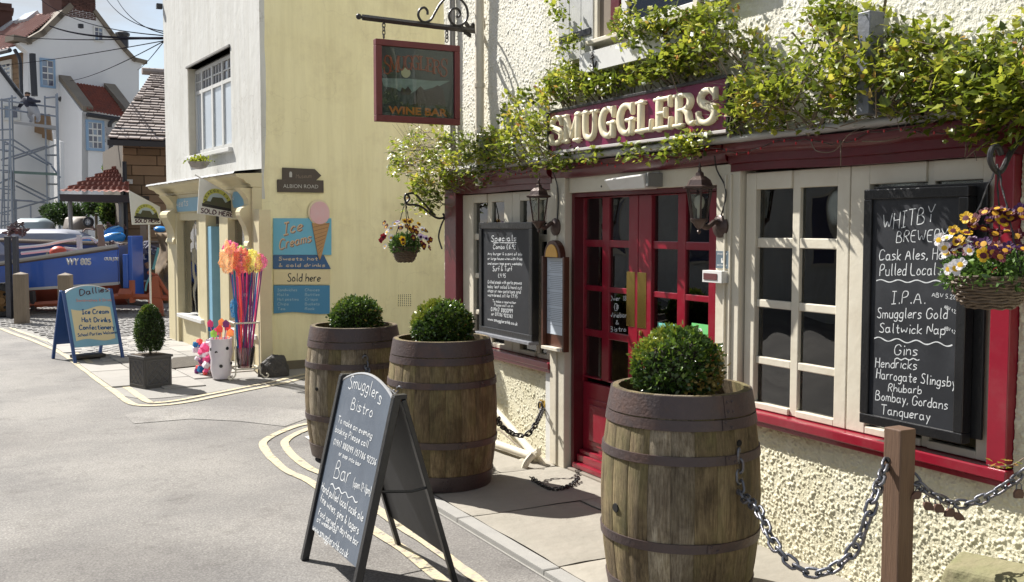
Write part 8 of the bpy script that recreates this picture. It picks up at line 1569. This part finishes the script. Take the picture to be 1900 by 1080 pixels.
# second boat and stern of a third
o = EYE + FW * 20.8 - RT * ((950 - 308) * 20.8 / 1900)
b2_, r2_ = hull('fishing_boat', 'dark blue boat lettered WIL partly hidden behind the blue boat and the shopfront', (o.x, o.y, .3), (-RT + FW * .25).normalized(), 4.2, 1.5, .2, lambda t: 1.25 + .1 * t, None, [(.30, M_br), (.33, M_bw), (.95, mat('boat_navy', (.02, .04, .12), .35, (.03, .06, .16), 3, .8)), (1.0, MATS['rub_rail'])], bow=.97)
nf2 = Fr(EYE + FW * 19.9 - UP * 1.6, RT); ftext('WIL', 'lettering', b2_, nf2, nf2.sx(262, 476), nf2.sz(262, 481), .10, M_bw, .0, .01, width=.20, bold=.02)
# upturned and stacked small boats on the quay
for i, (u0, u1, v0, v1, d_, m_, lab, sk) in enumerate(((-10, 168, 470, 425, 21.3, mat('dinghy_grey', (.30, .31, .36), .4, (.22, .23, .27), 2, .7), 'long grey dinghy tipped on its side behind the blue boat', .16), (38, 100, 448, 405, 22.8, mat('dinghy_pale', (.36, .42, .42), .35, (.22, .27, .28), 3, .9), 'small pale grey-green upturned dinghy below the scaffold', .05), (128, 168, 425, 402, 23.0, mat('dinghy_tan', (.28, .24, .2), .5), 'short tan boat hull under the dark shrub', .1), (-30, 50, 462, 432, 22.2, mat('dinghy_grey', (1, 1, 1)), 'grey upturned dinghy at the left edge behind the posts', 0.05))):
    a, b_ = DP(u0, v1, d_), DP(u1, v1, d_); L_ = (b_ - a).length; h = (v1 - v0) * -d_ / 1900; zb__ = DP(u0, v0, d_).z
    hull('dinghy', lab, (a.x, a.y, zb__), (b_ - a).normalized() if i != 1 else (a - b_).normalized() * -1, L_, .95, zb__ - h * .2, lambda t, zb__=zb__, h=h, sk=sk: zb__ + h * .85 + sk * 0, None, [(.9, m_), (1.0, m_)], flip=zb__ + h * .4, bow=.95)
for i, (u0, v0, u1, v1, d_) in enumerate(((186, 448, 228, 424, 21.6), (176, 458, 232, 437, 21.0), (120, 470, 168, 446, 20.6))):
    a, b_ = DP(u0, v0, d_), DP(u1, v1, d_); q = MB(); n = 12; q.tube([a.lerp(b_, j / n) for j in range(n + 1)], [.03 + .13 * math.sin(math.pi * j / n) ** .6 for j in range(n + 1)], 12); t = thing('canoe', ['upper bright blue canoe by the stone building', 'lower bright blue canoe by the stone building', 'bright blue canoe behind the timber stake'][i], 'canoe', a.lerp(b_, .5) - UP * .15, 'blue canoes'); q.build('hull', mat('bright_blue', (.02, .20, .58), .3, (.03, .28, .68), 4, .7), t, smooth=True)
    q = MB(); q.tube([a.lerp(b_, j / n) + UP * (.06 + .05 * math.sin(math.pi * j / n)) - FW * .09 for j in range(1, n)], .018, 6); q.build('rim', mat('pale_blue_rim', (.30, .55, .70), .4), t)
# wheels
def wheel(c, r, w_, ax_, mt, mr, label, cat='wheel'):
    t = thing('wheel', label, cat, V(c) - UP * r); q = MB(); q.lathe(V(c) - V(ax_) * w_ / 2, [(r * .62, 0), (r * .9, 0), (r, w_ * .15), (r, w_ * .85), (r * .9, w_), (r * .62, w_), (r * .62, 0)], 32, cap=False, ax=ax_); q.build('tyre', mt, t, smooth=True)
    q = MB(); n_ = V(ax_); q.lathe(V(c) - n_ * w_ * .3, [(.001, 0), (r * .2, 0), (r * .22, w_ * .1), (r * .5, w_ * .25), (r * .6, w_ * .25), (r * .63, w_ * .05), (r * .63, w_ * .6), (.001, w_ * .6)], 20, cap=False, ax=ax_); q.build('rim', mr, t, smooth=True)
    for j in range(5): a = j * 1.257; F_ = Fr(V(c) + n_ * 0, RT); q = MB(); q.lathe(F_.p(r * .4 * math.cos(a), r * .4 * math.sin(a), w_ * .15), [(.001, 0), (r * .08, 0), (r * .08, w_ * .1), (.001, w_ * .12)], 8, ax=F_.n); q.build('wheel_nut', M_hole, t)
    if r > .2:
        for j in range(40): a = j / 40 * 6.283; F_ = Fr(V(c), RT); x, z_ = r * math.cos(a), r * math.sin(a); q = MB(); q.fb(Fr(F_.p(x, z_, 0), RT), -.014, .014, -.014, .014, -w_ / 2, w_ / 2); q.build('tread_lug', mt, t)
    return t
M_tyre = mat('rubber', (.018, .018, .019), .75, (.04, .038, .036), 20, .8, .3, 60); wc = DP(7, 558, 17.9); wheel(wc, .30, .22, FW, M_tyre, mat('rusty_rim', (.26, .14, .04), .6, (.15, .08, .03), 12, .8), 'knobbly trailer wheel with rusty yellow rim at the left edge'); wc = DP(164, 412, 22); wheel(wc, .11, .09, FW, M_tyre, M_bw, 'small trolley wheel with white hub behind the boats')
# trailer under the boat
TR = thing('boat_trailer', 'rusty orange boat trailer with winch frame beside the sweet shop', 'trailer', DP(270, 590, 18)); M_or = mat('orange_steel', (.36, .085, .03), .6, (.22, .06, .03), 8, .8, dirt=(.12, .06, .04), dscale=5, damt=.6)
def T_(pts, r, nm='beam', m=None, d=18.0): q = MB(); q.tube([DP(u, v, dd[0] if dd else d) for u, v, *dd in pts], r, 4 if r > .02 else 6); return q.build(nm, m or M_or, TR, bevel=0)
T_([(-40, 572), (150, 560), (222, 549), (318, 553)], .05); T_([(245, 520), (246, 562)], .05, 'upright'); T_([(222, 545), (247, 545)], .09, 'bracket'); T_([(285, 512), (318, 552)], .035, 'strut'); T_([(300, 522), (273, 548)], .02, 'strut')
T_([(274, 505), (291, 512), (318, 556)], .03, 'winch_arm'); T_([(271, 488), (276, 497)], .045, 'winch_drum', M_rusty); T_([(280, 548), (291, 508), (300, 548)], .03, 'strut')
q = MB(); F_ = Fr(EYE + FW * 17.95 - UP * 1.6, RT); q.prism(F_, [F_.px(*p) for p in ((284, 512), (293, 512), (300, 548), (305, 590), (298, 592), (275, 570), (277, 548))], -.03, .03); q.build('side_plate', M_or, TR, bevel=.004)
T_([(298, 586), (305, 600), (311, 612)], .022, 'leg', M_greyw); T_([(304, 582), (314, 598), (319, 606)], .022, 'leg', M_greyw); T_([(294, 460), (288, 485), (284, 500)], .022, 'hose', mat('teal_hose', (.10, .28, .30), .6)); T_([(281, 508), (272, 527), (270, 540)], .018, 'hose', MATS['teal_hose']); T_([(238, 562), (268, 566)], .03, 'axle', M_tyre)
for x_ in (60, 130, 200): T_([(x_, 540), (x_ + 3, 575)], .05, 'cradle', mat('dark_steel', (.04, .035, .035), .6))
# tan sacking / hull end beside the shop and coiled gear on the quay
t = thing('tarpaulin', 'tan and black tarpaulin heaped over gear beside the shopfront', 'tarpaulin', DP(303, 520, 19.2)); q = MB(); n = 14; vs = []
for i in range(n + 1):
    for j in range(n + 1): u = 288 + 46 * i / n; v = 432 + 130 * j / n; vs.append(DP(u + 10 * math.sin(j * .5), v, 19.4 - .5 * math.sin(math.pi * i / n) * (.4 + .6 * j / n) + .12 * noise.noise((u * .12, v * .06, 0))))
q.add(vs, [(i * (n + 1) + j, (i + 1) * (n + 1) + j, (i + 1) * (n + 1) + j + 1, i * (n + 1) + j + 1) for i in range(n) for j in range(n)]); o_ = q.build('cloth', mat('tan_sheet', (.26, .17, .08), .8, (.03, .03, .035), 1.6, .35), t, smooth=True); o_.modifiers.new('thick', 'SOLIDIFY').thickness = .02
q = MB(); q.ball(DP(297, 425, 19.6), .12, 10, .5); tag(q.build('blue_bundle', mat('bright_blue', (1, 1, 1)), smooth=True), 'small bright blue bundle on top of the tarpaulin', 'bundle')
rp = random.Random(6)
for i, (u, v, d_, n, col, lab) in enumerate(((30, 428, 19.6, 16, (.05, .04, .04), 'tangle of dark fishing gear on the left of the blue boat'), (215, 458, 20, 14, (.05, .035, .035), 'dark tangled gear on the stern of the blue boat'), (210, 420, 22.2, 10, (.08, .05, .045), 'dark heap of net on the bright blue canoes'), (275, 462, 20, 12, (.04, .04, .06), 'dark coiled ropes on the second boat'))):
    q = MB()
    for k in range(n): c = DP(u + rp.gauss(0, 12 if i else 9), v + rp.gauss(0, 4 if i else 6), d_ + rp.uniform(-.2, .2)); q.tube(catmull([c + V((rp.uniform(-.14, .14), rp.uniform(-.14, .14), rp.uniform(-.09, .09))) for _ in range(5)], 5), .016, 5)
    o_ = q.build('fishing_gear', mat('gear%d' % i, col, .7, tuple(min(1, c_ * 4) for c_ in col), 8, .8), smooth=True, kind='stuff'); o_['label'] = lab; o_['category'] = 'fishing gear'
# ================================================================ OVERHEAD CABLES
def cable(label, a, b_, sg, r=.012): a, b_ = V(a), V(b_); tag(MB().tube([a.lerp(b_, i / 16) - UP * sg * 4 * (i / 16) * (1 - i / 16) for i in range(17)], r, 5).build('overhead_cable', mat('cable_black', (.012, .012, .016), .9, spec=.0)), label, 'cable')
ws_ = shop.p(sl_ + .05, 0, .05); hub = lambda v: (lambda d: DP(303, v, d))(15.3)
for i, (a, v1, sg, r, lab) in enumerate(((DP(92, 48, 36), 71, .12, .022, 'thickest dark overhead cable from the white gable to the shop'), (DP(-10, 62, 38), 71, .1, .010, 'thin cable below the thickest one crossing the gable'), (DP(195, -5, 34), 58, .2, .009, 'thin cable from the top edge down to the shop corner'), (DP(215, -5, 34), 62, .2, .009, 'second thin cable from the top edge to the shop corner'), (DP(70, -5, 36), 66, .25, .009, 'long thin cable from the chimney to the shop corner'), (DP(-10, 122, 34), 76, .05, .008, 'low thin cable crossing the white gable'), (DP(255, 130, 38), 78, .05, .008, 'short thin cable from the gable corner to the shop'), (DP(130, 150, 38), 77, .1, .008, 'thin cable slanting up from the annex to the shop'))): cable(lab, a, hub(v1), sg, r)
q = MB(); q.lathe(DP(150, 53, 33), [(.001, 0), (.09, .02), (.09, .14), (.001, .16)], 8); tag(q.build('cable_junction', M_gutter), 'small black junction hanging on the thickest overhead cable', 'junction')
q = MB(); p = shop.p(sl_ - .04, shop.sz(300, 13), .04); q.box(p.x - .04, p.x + .04, p.y - .04, p.y + .04, p.z - .035, p.z + .035); tag(q.build('cable_bracket', M_gutter), 'small black cable bracket on the white shop wall edge', 'bracket')
# ================================================================ HOUSES ACROSS THE STREET (seen in the panes)
OH = thing('opposite_house', 'white rendered house across the street, reflected in the pub windows', 'house', (-6, 12, 0)); of = Fr((-6, 4, 0), (0, 1, 0)); q = MB(); q.fb(of, 0, 18, 0, 5.6, -4, 0); q.build('wall', M_wrend, OH)
for i in range(5):
    for z in (.9, 3.3):
        q = MB(); q.fb(of, 1.6 + i * 3.4, 2.7 + i * 3.4, z, z + 1.4, .01, .05); o_ = q.build('window', M_cream, OH); q = MB(); q.fb(of, 1.68 + i * 3.4, 2.62 + i * 3.4, z + .08, z + 1.32, .051, .055); q.build('pane', MATS['dark_pane'], o_)
tiled('roof', of.p(-.2, 5.6, .3), of.p(18.2, 5.6, .3), of.p(18.2, 7.8, -2), of.p(-.2, 7.8, -2), 14, 40, M_pant, OH, .04, .03)
bpy.context.view_layer.update()
